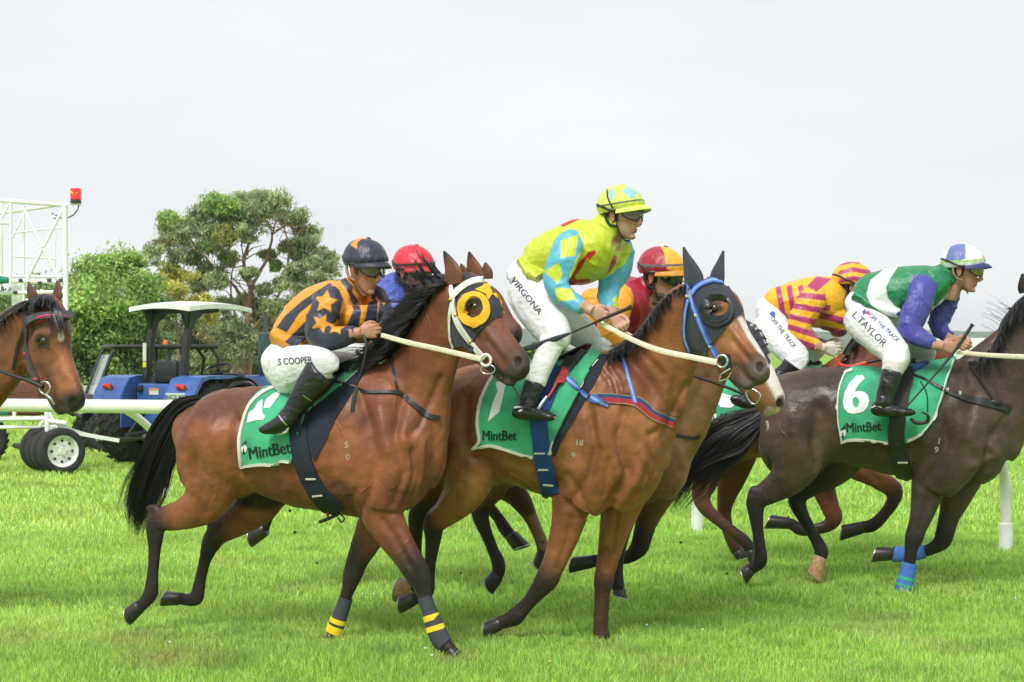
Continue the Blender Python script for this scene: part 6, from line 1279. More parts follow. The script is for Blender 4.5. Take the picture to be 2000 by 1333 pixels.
# ---- the dark brown horse on the right, number 6
rD = Rig(1768, 12.3, 11)
n_, f_ = -.15, .14
D = dict(key='D', rig=rD, foot=(1730, 1100), coat=(.056, .034, .028), warm=(.082, .051, .038), rough=.42, voxel=.0115, dark=(.012,.010,.010))
D['lofts'] = {
 'torso': ([(1484,845,0,30,.10),(1492,845,0,70,.17),(1515,842,0,94,.24),(1550,830,0,103,.29),(1600,812,0,95,.30),(1650,812,0,96,.31),(1700,816,0,100,.33),(1750,822,0,108,.34),(1800,826,0,116,.33),(1850,826,0,124,.30),(1895,828,0,122,.25),(1930,836,0,98,.21),(1950,845,0,70,.16),(1957,850,0,38,.10)], dict(n=28)),
 'neck': [(1880,830,0,120,.18),(1905,800,0,118,.17),(1938,768,0,98,.14),(1968,728,0,82,.12),(2000,686,0,68,.105),(2030,642,-.02,58,.095),(2052,600,-.04,50,.085),(2062,578,-.05,32,.07)],
 'head': ([(2066,575,-.05,26,.05),(2080,592,-.06,42,.08),(2092,620,-.07,52,.095),(2108,650,-.08,50,.09),(2128,678,-.1,40,.07),(2150,700,-.12,32,.06,.4),(2168,714,-.13,27,.056,.8),(2180,720,-.14,12,.03,.8)], dict(yaw=24, n=20)),
 'shoulder': [(1850,760,n_,46,.06),(1858,820,n_-.05,64,.09),(1858,880,n_-.05,62,.10),(1838,925,n_-.04,50,.095),(1822,955,n_-.02,38,.08)],
 'breast': [(1930,820,-.02,34,.12),(1935,865,-.04,36,.16),(1922,905,-.04,36,.15),(1900,930,-.03,26,.12)],
 'foreleg_n': [(1825,915,n_,44,.09),(1815,945,n_,36,.08),(1808,975,n_,29,.065,.2),(1799,1010,n_,22,.05,.5),(1790,1035,n_,18.5,.045,.7),(1785,1052,n_,18,.044,.9),(1780,1072,n_,13.5,.034,1),(1776,1100,n_,12,.031,1),(1771,1128,n_,12.5,.031,1),(1767,1146,n_,14.5,.036,1),(1766,1155,n_,13,.034,1)],
 'foreleg_f': [(1880,915,f_,46,.085),(1874,945,f_,38,.08),(1864,980,f_,28,.062,.2),(1853,1012,f_,20,.048,.5),(1846,1040,f_,18.5,.044,.8),(1840,1058,f_,17,.04,.9),(1822,1071,f_,12.5,.033,1),(1795,1080,f_,11,.03,1),(1768,1084,f_,12,.032,1),(1752,1083,f_,14,.036,1),(1741,1081,f_,13,.035,1)],
 'thigh_n': [(1560,800,n_-.01,50,.09),(1555,850,n_-.03,62,.12),(1555,895,n_-.03,54,.115),(1545,925,n_-.02,42,.10),(1522,948,n_,31,.066,.1),(1497,964,n_,24,.05,.3),(1478,976,n_,21,.043,.7),(1476,1000,n_,16,.037,1),(1479,1030,n_,12,.03,1),(1483,1062,n_,12,.029,1),(1485,1086,n_,14,.033,1),(1483,1098,n_,14.5,.034,1),(1472,1108,n_,12,.031,1),(1464,1112,n_,12,.033,1)],
 'hock_n': [(1476,962,n_,14,.034,.6),(1464,956,n_,8,.024,.8)],
 'thigh_f': [(1650,860,f_,56,.11),(1640,895,f_,46,.11,.2),(1612,925,f_,35,.08,.6),(1580,948,f_,25,.055,.8),(1560,966,f_,20,.043,1),(1558,985,f_,17,.038,1),(1570,1012,f_,12.5,.032,1),(1587,1042,f_,11.5,.03,1),(1600,1066,f_,13,.032,1),(1605,1080,f_,13.5,.034,1),(1600,1090,f_,12,.034,1)],
 'hock_f': [(1556,964,f_,14,.03,1),(1543,966,f_,8,.02,1)],
}
D['grooves'] = [([(1805,740),(1830,800),(1850,860),(1830,910),(1800,945)], 9, -.011), ([(1905,770),(1885,850),(1905,900)], 9, -.009), ([(1935,870),(1945,890),(1900,910)], 7, .009), ([(1600,905),(1590,860),(1600,800)], 12, -.013),
 ([(1560,880),(1545,830)], 28, .010), ([(1975,800),(1940,850)], 7, -.008), ([(1940,700),(1960,750),(1958,790)], 14, -.006), ([(1870,790),(1880,850)], 14, .010), ([(1510,860),(1520,920)], 12, -.006), ([(1690,880),(1740,890),(1770,880)], 14, -.004),
 ([(1818,945),(1805,1000),(1796,1035)], 5, -.007, 'near', ['foreleg_n']), ([(1868,722),(1875,745),(1872,770)], 4, -.005), ([(1890,730),(1895,755)], 4, -.005)]
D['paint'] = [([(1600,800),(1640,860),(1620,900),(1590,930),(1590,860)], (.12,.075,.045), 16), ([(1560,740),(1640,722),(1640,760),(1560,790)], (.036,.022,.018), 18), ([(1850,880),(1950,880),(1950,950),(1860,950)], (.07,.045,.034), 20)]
D['ears'] = [([(2003,572,-.1,10,.018),(2001,562,-.1,11,.018),(1999,550,-.1,8,.013),(1997,535,-.1,2,.004)], mat('dark_ear', (.02,.014,.012), .6)),([(2060,562,.0,12,.018),(2060,545,.0,11,.018),(2062,520,.0,3,.005)], mat('dark_ear', (.02,.014,.012), .6))]
D['hooves'] = [((1464,1112,n_),(1450,1124,n_),12.5), ((1600,1090,f_),(1588,1124,f_),13.5,None,M_hoof_tan), ((1742,1081,f_),(1706,1080,f_),13), ((1766,1154,n_),(1766,1166,n_),12.5)]
def build_D():
    root, b, T = make_horse(D, 'dark brown racehorse in a green cloth numbered 6, with blue taped forelegs', 'racehorses galloping past on the turf')
    mane(rD, [(1890,706),(1925,690),(1948,655),(1962,620),(1985,590),(2010,572),(2040,560)], root, lean=(10,14), length=46, n=2200, fly=.04, curl=18, r=.0022, droop=.9, core=(9,14,15))
    mane(rD, [(1936,668),(1958,628),(1975,600)], root, lean=(-24,-20), length=46, n=12, fly=1, curl=26, r=.0016, name='loose_mane', droop=0, lock=1)
    tail(rD, [(1492,805),(1465,828),(1425,855),(1385,890),(1350,930),(1318,985)], [12,26,40,44,42,20], root, n=2200, d=0, end_frac=.5, r=.0028)
    cloth, g = saddle_set(rD, T, root, [(1664,722),(1648,730),(1638,756),(1633,786),(1635,825),(1643,867),(1659,860),(1695,861),(1734,866),(1772,864),(1800,850),(1824,822),(1839,786),(1852,741),(1867,702),(1846,706),(1776,720),(1710,722)],
        [[(1664,723),(1649,730),(1639,756),(1634,786),(1636,825),(1643,866)],[(1643,867),(1659,860),(1695,861),(1734,866)],[(1772,862),(1799,848),(1822,821),(1837,785),(1850,741),(1864,704)]],
        [(1772,722),(1760,770),(1752,820),(1752,870),(1762,915),(1772,938)], M_tackblack, girth_w=31,
        number=[('6', (1672,771), 74, 6, .96, .12)], letters=('MintBet', (1687,834), 18, 3, .82, 0), logo=(1646,842,1.1), bars=[(1763,904,.0)])
    Tg = Target([b, cloth])
    band(rD, Tg, [(1778,731),(1812,744),(1846,763),(1882,777),(1935,789),(1972,800)], [3,4,7,12,15,15], 'breastplate', M_tackblack, root, th=.005, off=.009)
    band(rD, Tg, [(1893,712),(1918,750),(1944,786)], 5, 'breastplate_strap', M_tackblack, root, th=.004, off=.007)
    for x, y in ((1850,764),(1874,772)):
        h, n = Tg.hit(rD, x, y); mesh_np('buckle', *box(h + n * .02, (.02,.008,.03), bev=.003), root, M_steel)
    h, n = Tg.hit(rD, 1943, 788); mesh_np('breast_boss', *ellipsoid(h + n * .018, (.045,.012,.025)), root, M_tackblack)
    eye(rD, T, 2100, 622, 9, root); nostril(rD, T, 2168, 712, 6, 9, 15, root)
    band(rD, T, [(2072,585),(2085,620),(2102,655),(2122,690),(2128,704)], 7, 'cheek_strap', M_tackblack, root, th=.004, off=.006); band(rD, T, [(2078,598),(2100,590),(2120,600)], 7, 'browband', M_tackblack, root, th=.004, off=.006); band(rD, T, [(2112,672),(2132,664),(2150,672)], 6, 'noseband', M_tackblack, root, th=.004, off=.006); ring(rD, (2130,710), 9, 10, 2, 'bit_ring', M_steel, root, d=-.2)
    line3(rD, [(1868,688,-.34),(1930,694,-.33),(1990,697,-.30),(2060,700,-.25),(2128,712,-.2)], [4,4.5,5,5,5], 'rein', M_rein, root, flat=(1, .45))
    sd_ = loft(rD, [(1735,722,0,6,.12),(1765,722,0,9,.15),(1795,718,0,9,.14),(1815,708,0,7,.1)], n=14); sdl = mesh_np('saddle', *fix_normals(sd_[:2]), root, M_tackblack)
    band(rD, Target([b, cloth]), [(1812,700),(1800,712),(1785,722)], [9,15,10], 'saddle_flap', mat('blue_leather', (.02,.06,.30), .4), sdl, th=.008, off=.010)
    line3(rD, [(1800,805,-.48),(1812,812,-.48),(1810,824,-.46),(1790,826,-.46),(1778,818,-.46)], [1.4,3,4,4,3], 'stirrup_iron', M_tackblack, sdl); line3(rD, [(1798,745,-.44),(1810,770,-.46),(1812,806,-.48)], 1.4, 'stirrup_leather', M_tackblack, sdl)
    letter(rD, T, '1', (1834,862), 11, -10, M_brand, b, 'brand_mark', bold=0.02, off=.001, th=.0006); letter(rD, T, '9', (1829,879), 12, -10, M_brand, b, 'brand_mark', bold=0.02, off=.001, th=.0006)
    bw = mat('blue_tape', (.05,.16,.52), .7, bump=.0015, bscale=120); gw = mat('green_tape', (.03,.36,.22), .7)
    o = mesh_np('leg_wrap', *fix_normals(loft(rD, [(1777,1100,n_,15,.036),(1771,1126,n_,15.5,.036),(1767,1142,n_,17.5,.04),(1765,1157,n_,16,.04)], n=20)[:2]), root, bw)
    mesh_np('tape_band', *fix_normals(loft(rD, [(1771.5,1127,n_,16.6,.038),(1770,1133,n_,17,.039)], n=20)[:2]), o, gw); mesh_np('tape_band', *fix_normals(loft(rD, [(1768,1141,n_,18.3,.042),(1767,1145,n_,18.4,.042)], n=20)[:2]), o, gw)
    mesh_np('leg_wrap', *fix_normals(loft(rD, [(1806,1077,f_,14,.036),(1780,1083,f_,14,.036),(1752,1083,f_,16,.04),(1745,1082,f_,15,.038)], n=20)[:2]), root, bw)
    return root
def jockey_d():
    G, Pu, Wh = (.012, .20, .075), (.055, .062, .33), (.72, .76, .74); r = rD
    J = dict(rig=r, seat=(1680, 660), head=(1880,530,.0,20,10,0,1.12), skin=(.50,.26,.18), stubble=.25, svoxel=.005, voxel=.006)
    J['shirt'] = {
      'torso': ([(1668,574,0,14,.11),(1680,574,0,30,.15),(1705,574,0,42,.18),(1740,572,0,48,.20),(1775,568,0,49,.21),(1808,562,0,45,.20),(1836,558,0,36,.17),(1854,560,0,22,.11)], dict(yaw=26, n=26)),
      'collar': [(1826,546,.0,27,.085),(1846,544,.0,28,.08),(1858,546,0,25,.07),(1866,550,0,17,.055)],
      'arm_n': [(1806,548,-.16,14,.055),(1804,562,-.21,25,.066),(1796,590,-.25,27,.066),(1785,618,-.27,26,.062),(1778,642,-.28,23,.058),(1792,658,-.29,20,.054),(1812,667,-.30,15,.046),(1827,673,-.30,10,.034)],
      'arm_f': [(1856,560,.12,16,.05),(1852,580,.15,22,.06),(1843,606,.13,22,.058),(1832,632,.10,19,.052),(1842,650,.06,16,.046),(1856,660,.02,11,.036)],
      'hem': [(1676,580,-.04,16,.15),(1695,594,-.06,16,.16),(1722,606,-.08,14,.17),(1756,614,-.08,11,.17)]}
    J['shirt_col'] = G
    J['shirt_paint'] = [([(1734,520),(1756,518),(1738,545),(1730,562),(1734,582),(1748,598),(1772,610),(1765,630),(1730,615),(1702,597),(1692,575),(1700,548)], Wh, .8, ['torso','hem']), ([(1862,562),(1874,560),(1868,582),(1840,602),(1806,620),(1800,610),(1830,596)], Wh, .8, ['torso']),
      ([(1740,540),(1812,536),(1832,556),(1826,580),(1815,620),(1840,690),(1740,690)], Pu, .9, ['arm_n']), ([(1800,540),(1900,540),(1900,690),(1800,690)], Pu, .9, ['arm_f'])]
    J['breeches'] = {
      'pelvis': ([(1655,608,0,16,.11),(1663,606,0,33,.16),(1682,606,0,39,.185),(1705,612,0,36,.18),(1722,620,0,22,.12)], dict(n=24)),
      'thigh_n': [(1678,612,-.10,36,.10),(1692,632,-.16,39,.105),(1716,655,-.24,36,.095),(1738,678,-.31,31,.082),(1750,694,-.35,28,.076),(1750,710,-.38,25,.07)],
      'shin_n': [(1752,690,-.35,25,.07),(1747,712,-.40,24,.068),(1741,730,-.42,20,.06)],
      'thigh_f': [(1715,615,.10,34,.10),(1755,640,.16,32,.09),(1790,672,.24,28,.08),(1806,695,.28,22,.065),(1800,712,.28,12,.05)]}
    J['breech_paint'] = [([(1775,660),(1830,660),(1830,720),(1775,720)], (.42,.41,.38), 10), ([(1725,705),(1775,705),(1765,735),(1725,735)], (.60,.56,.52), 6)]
    J['boots'] = {
      'near': [(1743,724,-.44,18,.056),(1740,736,-.44,20,.058),(1734,755,-.45,18,.055),(1729,772,-.45,17.5,.052),(1726,785,-.46,17,.05),(1718,794,-.46,15,.048),(1711,798,-.46,11,.042)],
      'foot': [(1700,799,-.46,6,.03),(1706,799,-.46,12,.042),(1722,800,-.46,14,.046),(1742,803,-.46,12,.045),(1762,805,-.46,9.5,.043),(1780,806,-.46,7,.036),(1789,806,-.46,3,.02)],
      'far': [(1795,700,.34,18,.05),(1785,740,.36,18,.05),(1775,780,.36,15,.045),(1790,790,.36,10,.04)]}
    J['hands'] = [(1837,676,-.31,1,.16,.03,0,1.08), (1862,664,.0,.9,.45,-.1,1,1.05)]
    J['arms'] = [[(1815,668,-.30,12,.035),(1830,674,-.31,10,.031),(1842,677,-.31,10,.03)]]
    J['helmet'] = dict(base=(.74,.75,.78), paints=[([(1866,470),(1886,464),(1886,506),(1870,510),(1846,510),(1852,488)], (.13,.17,.42)), ([(1908,474),(1914,478),(1924,496),(1928,512),(1922,510),(1918,494)], (.07,.09,.36))], peak=(.03,.035,.16), stripe=((.35,.60,.12), .80, .88), harness=(.30,.16,.09), under=False)
    J['lens'] = mat('goggle_lens_yellow', (.30,.30,.10), .08, alpha=.6, spec=.8)
    root, shirt, br, hm, Ms, body = make_person(J, 'crouching jockey in green silks with white band and violet blue sleeves')
    T = Target([br]); ink = mat('print_ink', (.03,.035,.07), .7); bi = mat('blue_print', (.06,.10,.40), .7)
    letter(r, T, 'L.TAYLOR', (1699,643), 13.5, -45, ink, br, 'lettering', sx=1.0, bold=.0, off=.003, th=.001)
    letter(r, T, 'OFF THE TRACK', (1727,641), 8.5, -43, bi, br, 'lettering', sx=.86, bold=.0, off=.003, th=.001)
    drape(r, T, [(1684,609),(1690,604),(1692,610),(1698,606),(1697,614),(1690,613),(1686,616)], 'logo', bi, br, step=4, th=.001, off=.002); drape(r, T, [(1690,610),(1696,608),(1700,613),(1694,616)], 'logo', mat('pink_print', (.5,.05,.15), .7), br, step=4, th=.001, off=.003)
    T2 = Target([c for c in root.children if c.name.startswith('boot')]); band(r, T2, [(1702,797),(1712,794),(1722,796)], 2.5, 'spur', M_steel, root, th=.003, off=.003, nw=2)
    whip(r, [(1895,641,-.36),(1866,684,-.38),(1824,735,-.42),(1766,800,-.47)], 'black riding whip with a flared handle, held by the jockey with violet sleeves')

# ---- the bay with the broad white face behind the blue-bridled one
rC = Rig(1300, 10.75, 23)
n_, f_ = -.13, .12
C_ = dict(key='C', rig=rC, foot=(1200, 1120), coat=(.19, .088, .042), warm=(.26, .13, .06), rough=.48, voxel=.013)
C_['lofts'] = {
 'torso': ([(895,850,0,34,.10),(905,850,0,66,.17),(930,848,0,96,.25),(970,845,0,110,.29),(1020,838,0,108,.30),(1080,842,0,112,.31),(1130,848,0,120,.30),(1180,850,0,134,.28),(1240,855,0,140,.25),(1290,870,0,125,.22),(1320,880,0,92,.17),(1336,890,0,50,.12)], dict(n=24)),
 'neck': [(1240,860,0,118,.18),(1270,830,0,108,.16),(1305,790,0,94,.13),(1338,748,0,78,.11),(1366,710,0,64,.095),(1390,675,0,52,.085),(1408,645,0,42,.08),(1416,630,0,24,.06)],
 'head': ([(1420,632,-.02,26,.05),(1428,650,-.03,42,.075),(1440,675,-.04,52,.09),(1455,702,-.06,50,.085),(1472,730,-.08,42,.07),(1490,757,-.11,34,.06),(1506,780,-.13,29,.056,.2),(1516,792,-.14,24,.052,.4),(1522,798,-.15,12,.03,.4)], dict(yaw=30, n=20)),
 'jaw': ([(1458,745,-.08,18,.04),(1480,775,-.11,16,.036),(1497,798,-.13,15,.035,.3),(1505,808,-.14,10,.03,.3)], dict(yaw=30)),
 'breast': [(1310,840,-.03,40,.12),(1312,885,-.04,40,.16),(1300,930,-.04,42,.15),(1285,965,-.03,30,.12)],
 'foreleg_f': [(1290,930,f_,50,.09),(1282,960,f_,40,.08),(1272,990,f_,29,.062,.3),(1261,1025,f_,21,.048,.6),(1254,1052,f_,19,.044,.9),(1247,1072,f_,18,.041,1),(1226,1089,f_,12.5,.032,1),(1195,1095,f_,11,.029,1),(1168,1096,f_,13,.032,1),(1155,1096,f_,13,.033,1)],
 'foreleg_n': [(1232,960,n_,38,.08),(1222,1000,n_,26,.06,.8),(1214,1040,n_,18,.045,1),(1209,1075,n_,13,.033,1),(1206,1110,n_,11.5,.03,1),(1206,1138,n_,13,.033,1),(1208,1152,n_,13,.033,1)],
 'thigh_n': [(960,900,n_,56,.11),(955,945,n_,40,.09,.3),(942,980,n_,24,.06,.7),(938,1005,n_,18,.045,.9),(945,1030,n_,14,.036,1),(955,1055,n_,12,.03,1),(966,1082,n_,12,.03,1),(973,1098,n_,14,.034,1),(974,1115,n_,13.5,.034,1),(970,1125,n_,12,.033,1)],
}
C_['grooves'] = [([(1380,740),(1350,800),(1325,850)], 8, -.008), ([(1318,880),(1330,920),(1300,950)], 6, -.010), ([(1462,700),(1480,735)], 5, .005)]
C_['dents'] = [(1521,787,7,.012)]
C_['paint'] = [([(1460,628),(1486,648),(1505,690),(1530,745),(1545,775),(1545,805),(1512,815),(1520,790),(1508,765),(1490,735),(1476,700),(1466,665)], (.62,.55,.52), 3, ['head']), ([(1484,815),(1500,795),(1520,800),(1515,830),(1490,835)], (.50,.38,.34), 4, ['head','jaw']), ([(1518,775),(1530,772),(1536,800),(1526,808)], (.10,.06,.06), 3, ['head'])]
C_['ears'] = [([(1412,636,-.05,14,.018),(1405,615,-.05,13,.018),(1402,600,-.05,3,.005)], mat('brown_ear', (.10,.04,.02), .6))]
C_['hooves'] = [((1156,1096,f_),(1117,1100,f_),13), ((1208,1151,n_),(1208,1164,n_),12.5), ((971,1123,n_),(953,1142,n_),14)]
def build_C():
    root, b, T = make_horse(C_, 'bay racehorse with a broad white face, half hidden beyond the blue bridled bay', 'racehorses galloping past on the turf')
    nostril(rC, T, 1521, 787, 7, 11, 5, root); eye(rC, T, 1452, 672, 9, root)
    H = Target([b]); drape(rC, H, [(1446,628),(1470,632),(1492,652),(1498,672),(1508,700),(1500,715),(1478,690),(1462,662),(1450,650)], 'hood', M_hood, root, step=6, th=.005, off=.004)
    for k in range(4): band(rC, H, [(1470 + 6 * k, 652 + 14 * k), (1485 + 6 * k, 646 + 14 * k), (1497 + 4 * k, 656 + 14 * k)], 3, 'face_strap', M_tackblack, root, th=.006, off=.008, nw=2)
    line3(rC, [(1355,735,-.2),(1390,746,-.22),(1420,757,-.24),(1452,770,-.24)], 3, 'rein', M_tackblack, root)
    line3(rC, [(1456,768,-.25),(1466,760,-.25),(1482,768,-.25),(1484,778,-.25),(1474,790,-.25),(1462,782,-.25),(1456,768,-.25)], 2, 'bit_ring', M_steel, root, sub=3)
    band(rC, H, [(1300,842),(1330,852),(1356,856),(1366,852)], 6, 'breastplate', M_tackblack, root, th=.005, off=.007)
    line3(rC, [(1497,822,-.12),(1500,834,-.12),(1497,842,-.12)], [3,2.4,.6], 'chin_hair', mat('pale_hair', (.5,.42,.36), .7), root)
    cloth = drape(rC, H, [(1100,712),(1080,760),(1075,840),(1180,850),(1220,780),(1236,712)], 'saddle_cloth', M_green, root, step=10, th=.006, off=.006, both=True)
    tail(rC, [(905,790),(870,805),(850,850),(845,900)], [12,22,22,14], root, n=120)
    mane(rC, [(1240,715),(1300,680),(1350,645),(1400,625)], root, lean=(0,10), length=30, n=260, fly=.05)
    return root
def jockey_c():
    Mr, Or = (.36, .010, .035), (.82, .34, .012); r = rC
    J = dict(rig=r, seat=(1150, 690), head=(1290,543,.0,35,14,0,1.14), skin=(.55,.30,.22), svoxel=.006, voxel=.007, hair=(.02,.015,.012))
    J['shirt'] = {
      'torso': ([(1128,640,0,18,.11),(1142,632,0,34,.15),(1168,618,0,46,.18),(1198,604,0,54,.20),(1228,592,0,56,.20),(1254,584,0,44,.17),(1272,580,0,26,.11)], dict(yaw=38, n=24)),
      'collar': [(1255,566,.0,24,.085),(1270,560,.0,22,.075),(1278,556,0,16,.06)],
      'arm_n': [(1216,572,-.16,14,.05),(1212,588,-.2,26,.065),(1202,616,-.24,28,.065),(1192,644,-.26,26,.06),(1200,664,-.27,22,.055),(1222,668,-.27,15,.045),(1240,664,-.27,10,.034)],
      'arm_f': [(1272,585,.12,18,.05),(1266,610,.14,24,.06),(1250,640,.1,24,.055),(1250,665,.04,15,.04)],
      'elbow': [(1150,575,-.10,14,.06),(1160,590,-.12,26,.08),(1168,610,-.12,28,.09),(1175,640,-.12,20,.08)]}
    J['shirt_col'] = Mr; J['shirt_paint'] = [([(1150,550),(1240,550),(1240,700),(1150,700)], Or, .9, ['arm_n']), ([(1120,540),(1170,560),(1170,620),(1130,660),(1100,660)], Or, .9, ['torso','elbow'])]
    J['breeches'] = {'pelvis': ([(1108,668,0,16,.11),(1116,664,0,32,.16),(1135,662,0,40,.175),(1160,664,0,32,.16)], {}), 'thigh_n': [(1130,668,-.1,34,.09),(1155,674,-.2,32,.085),(1180,684,-.28,28,.078),(1190,696,-.31,20,.06)], 'shin_n': [(1186,690,-.31,22,.06),(1172,712,-.35,22,.058)], 'thigh_f': [(1160,670,.12,32,.085),(1200,682,.22,26,.07),(1208,700,.26,16,.05)]}
    J['boots'] = {'near': [(1176,706,-.36,21,.055),(1160,735,-.37,19,.05),(1145,765,-.38,17,.045),(1150,778,-.38,12,.042),(1170,784,-.38,8,.036)], 'far': [(1200,706,.32,18,.05),(1180,745,.34,17,.045),(1180,775,.34,12,.04)]}
    J['hands'] = [(1248,664,-.28,1,.1,.02,0,1.05), (1254,672,.0,.9,.4,-.1,1,1.0)]
    J['helmet'] = dict(base=Mr, paints=[([(1284,470),(1300,470),(1350,490),(1345,535),(1302,526),(1298,496)], (.85,.42,.03))], peak=(.55,.25,.02), stripe=((.09,.11,.12), .78, .86))
    J['lens'] = M_lens_dark
    root, shirt, br, hm, Ms, body = make_person(J, 'jockey in maroon silks with orange sleeves and maroon and orange helmet')
    M = local(r, J['head']); mesh_np('goggle_vent', *xform(lathe([(.0,0),(.011,0),(.011,.004),(0,.004)], (.075,-.082,.022), 'Y', 16, R=Matrix.Rotation(math.radians(-30), 3, 'Z')), M), root, mat('yellow_vent', (.6,.45,.03), .5))

# ---- the chestnut horse on the far side
rE = Rig(1600, 13.5, 11)
n_, f_ = -.15, .14
E_ = dict(key='E', rig=rE, foot=(1560, 1040), coat=(.17, .055, .026), warm=(.23, .078, .034), rough=.48, voxel=.014)
E_['lofts'] = {
 'torso': ([(1338,838,0,26,.10),(1346,838,0,54,.17),(1375,830,0,76,.25),(1420,820,0,84,.29),(1480,814,0,82,.31),(1540,814,0,90,.32),(1600,816,0,98,.31),(1650,816,0,104,.28),(1690,820,0,92,.23),(1715,828,0,62,.17),(1724,832,0,34,.10)], dict(n=24)),
 'neck': [(1650,800,0,96,.18),(1672,770,0,88,.15),(1698,735,0,72,.12),(1722,700,0,58,.10),(1742,668,0,48,.09),(1752,650,0,30,.07)],
 'head': ([(1752,646,-.02,22,.05),(1764,652,-.03,30,.08),(1782,664,-.04,32,.09),(1802,678,-.05,28,.08),(1822,690,-.06,24,.065),(1842,700,-.07,20,.055),(1856,706,-.07,16,.05),(1864,708,-.07,7,.03)], dict(yaw=20, n=18)),
 'thigh_n': [(1400,830,n_,48,.12),(1398,870,n_,44,.11),(1390,905,n_,34,.09),(1378,942,n_,24,.06,.1),(1370,968,n_,19,.045,.3),(1378,992,n_,15,.036,.5),(1400,1014,n_,12,.03,.6),(1428,1036,n_,11.5,.03,.7),(1450,1054,n_,12.5,.032,.8),(1462,1068,n_,12,.032,.9),(1466,1078,n_,11,.03,1)],
 'thigh_f': [(1440,870,f_,50,.11),(1434,905,f_,38,.09),(1427,940,f_,27,.06,.1),(1418,975,f_,18,.045,.3),(1415,1000,f_,14,.036,.4),(1420,1030,f_,12,.03,.5),(1430,1058,f_,12,.03,.6),(1440,1078,f_,12,.03,.8)],
 'foreleg_n': [(1660,880,n_,44,.09),(1672,908,n_,30,.075),(1700,926,n_,23,.058),(1728,944,n_,19.5,.048,.2),(1746,958,n_,18,.044,.5),(1745,978,n_,13.5,.036,.7),(1731,1000,n_,11.5,.031,.8),(1715,1018,n_,12.5,.032,.9),(1700,1028,n_,13,.033,1),(1680,1030,n_,12,.032,1)],
 'foreleg_f': [(1585,880,f_,40,.08),(1594,920,f_,28,.065),(1608,955,f_,23,.053),(1621,990,f_,18.5,.046,.2),(1629,1012,f_,17,.044,.5),(1615,1028,f_,13,.034,.7),(1590,1034,f_,11,.03,.8),(1565,1035,f_,12.5,.032,1),(1548,1025,f_,11.5,.031,1),(1538,1020,f_,11,.03,1)],
 'shoulder': [(1655,790,n_,54,.08),(1660,850,n_-.02,52,.09),(1658,890,n_,40,.08)],
}
E_['grooves'] = [([(1690,900),(1730,935)], 4, .006), ([(1690,915),(1725,950)], 4, -.006), ([(1600,930),(1622,985)], 4, -.006), ([(1385,905),(1375,960)], 5, -.006)]
E_['paint'] = []
E_['ears'] = []
E_['hooves'] = [((1682,1030,n_),(1642,1038,n_),12.5), ((1540,1021,f_),(1500,1016,f_),12), ((1466,1077,n_),(1474,1100,n_),11.5), ((1440,1078,f_),(1450,1092,f_),11.5)]
def build_E():
    root, b, T = make_horse(E_, 'chestnut racehorse beyond the dark brown one, ridden by the striped jockey', 'racehorses galloping past on the turf')
    mane(rE, [(1640,725),(1665,690),(1690,655),(1716,628),(1745,615)], root, lean=(-14,2), length=44, n=420, fly=.08, curl=14, r=.0032, droop=.6, core=(-8,4,13))
    tail(rE, [(1345,795),(1320,805),(1300,840),(1290,880)], [10,18,20,14], root, n=150)
    eye(rE, T, 1786, 655, 7, root)
    cloth, g = saddle_set(rE, T, root, [(1400,742),(1388,770),(1384,800),(1380,822),(1420,832),(1470,842),(1530,846),(1570,800),(1590,750),(1608,712),(1580,716),(1500,730)], [[(1380,821),(1420,831),(1470,841),(1529,845)],[(1400,743),(1388,770),(1384,800),(1380,820)]],
        [(1520,730),(1510,780),(1506,830),(1514,880),(1525,904)], M_tackblack, girth_w=28, letters=('MintBet', (1434,817), 15, -5, .8, 0), logo=(1394,810,1.0))
    drape(rE, Target([cloth]), [(1408,768),(1430,774),(1440,788),(1428,797),(1408,796),(1398,786)], 'cloth_number', M_cloth_white, cloth, step=6, th=.002, off=.002)
    line3(rE, [(1632,698,-.34),(1640,712,-.34),(1662,717,-.33),(1692,709,-.32)], [3.5,4,4,4], 'rein', mat('red_rein', (.62,.05,.03), .5), root, flat=(1,.45)); line3(rE, [(1692,709,-.32),(1725,702,-.3),(1800,690,-.2)], 3, 'rein', M_tackblack, root)
    return root
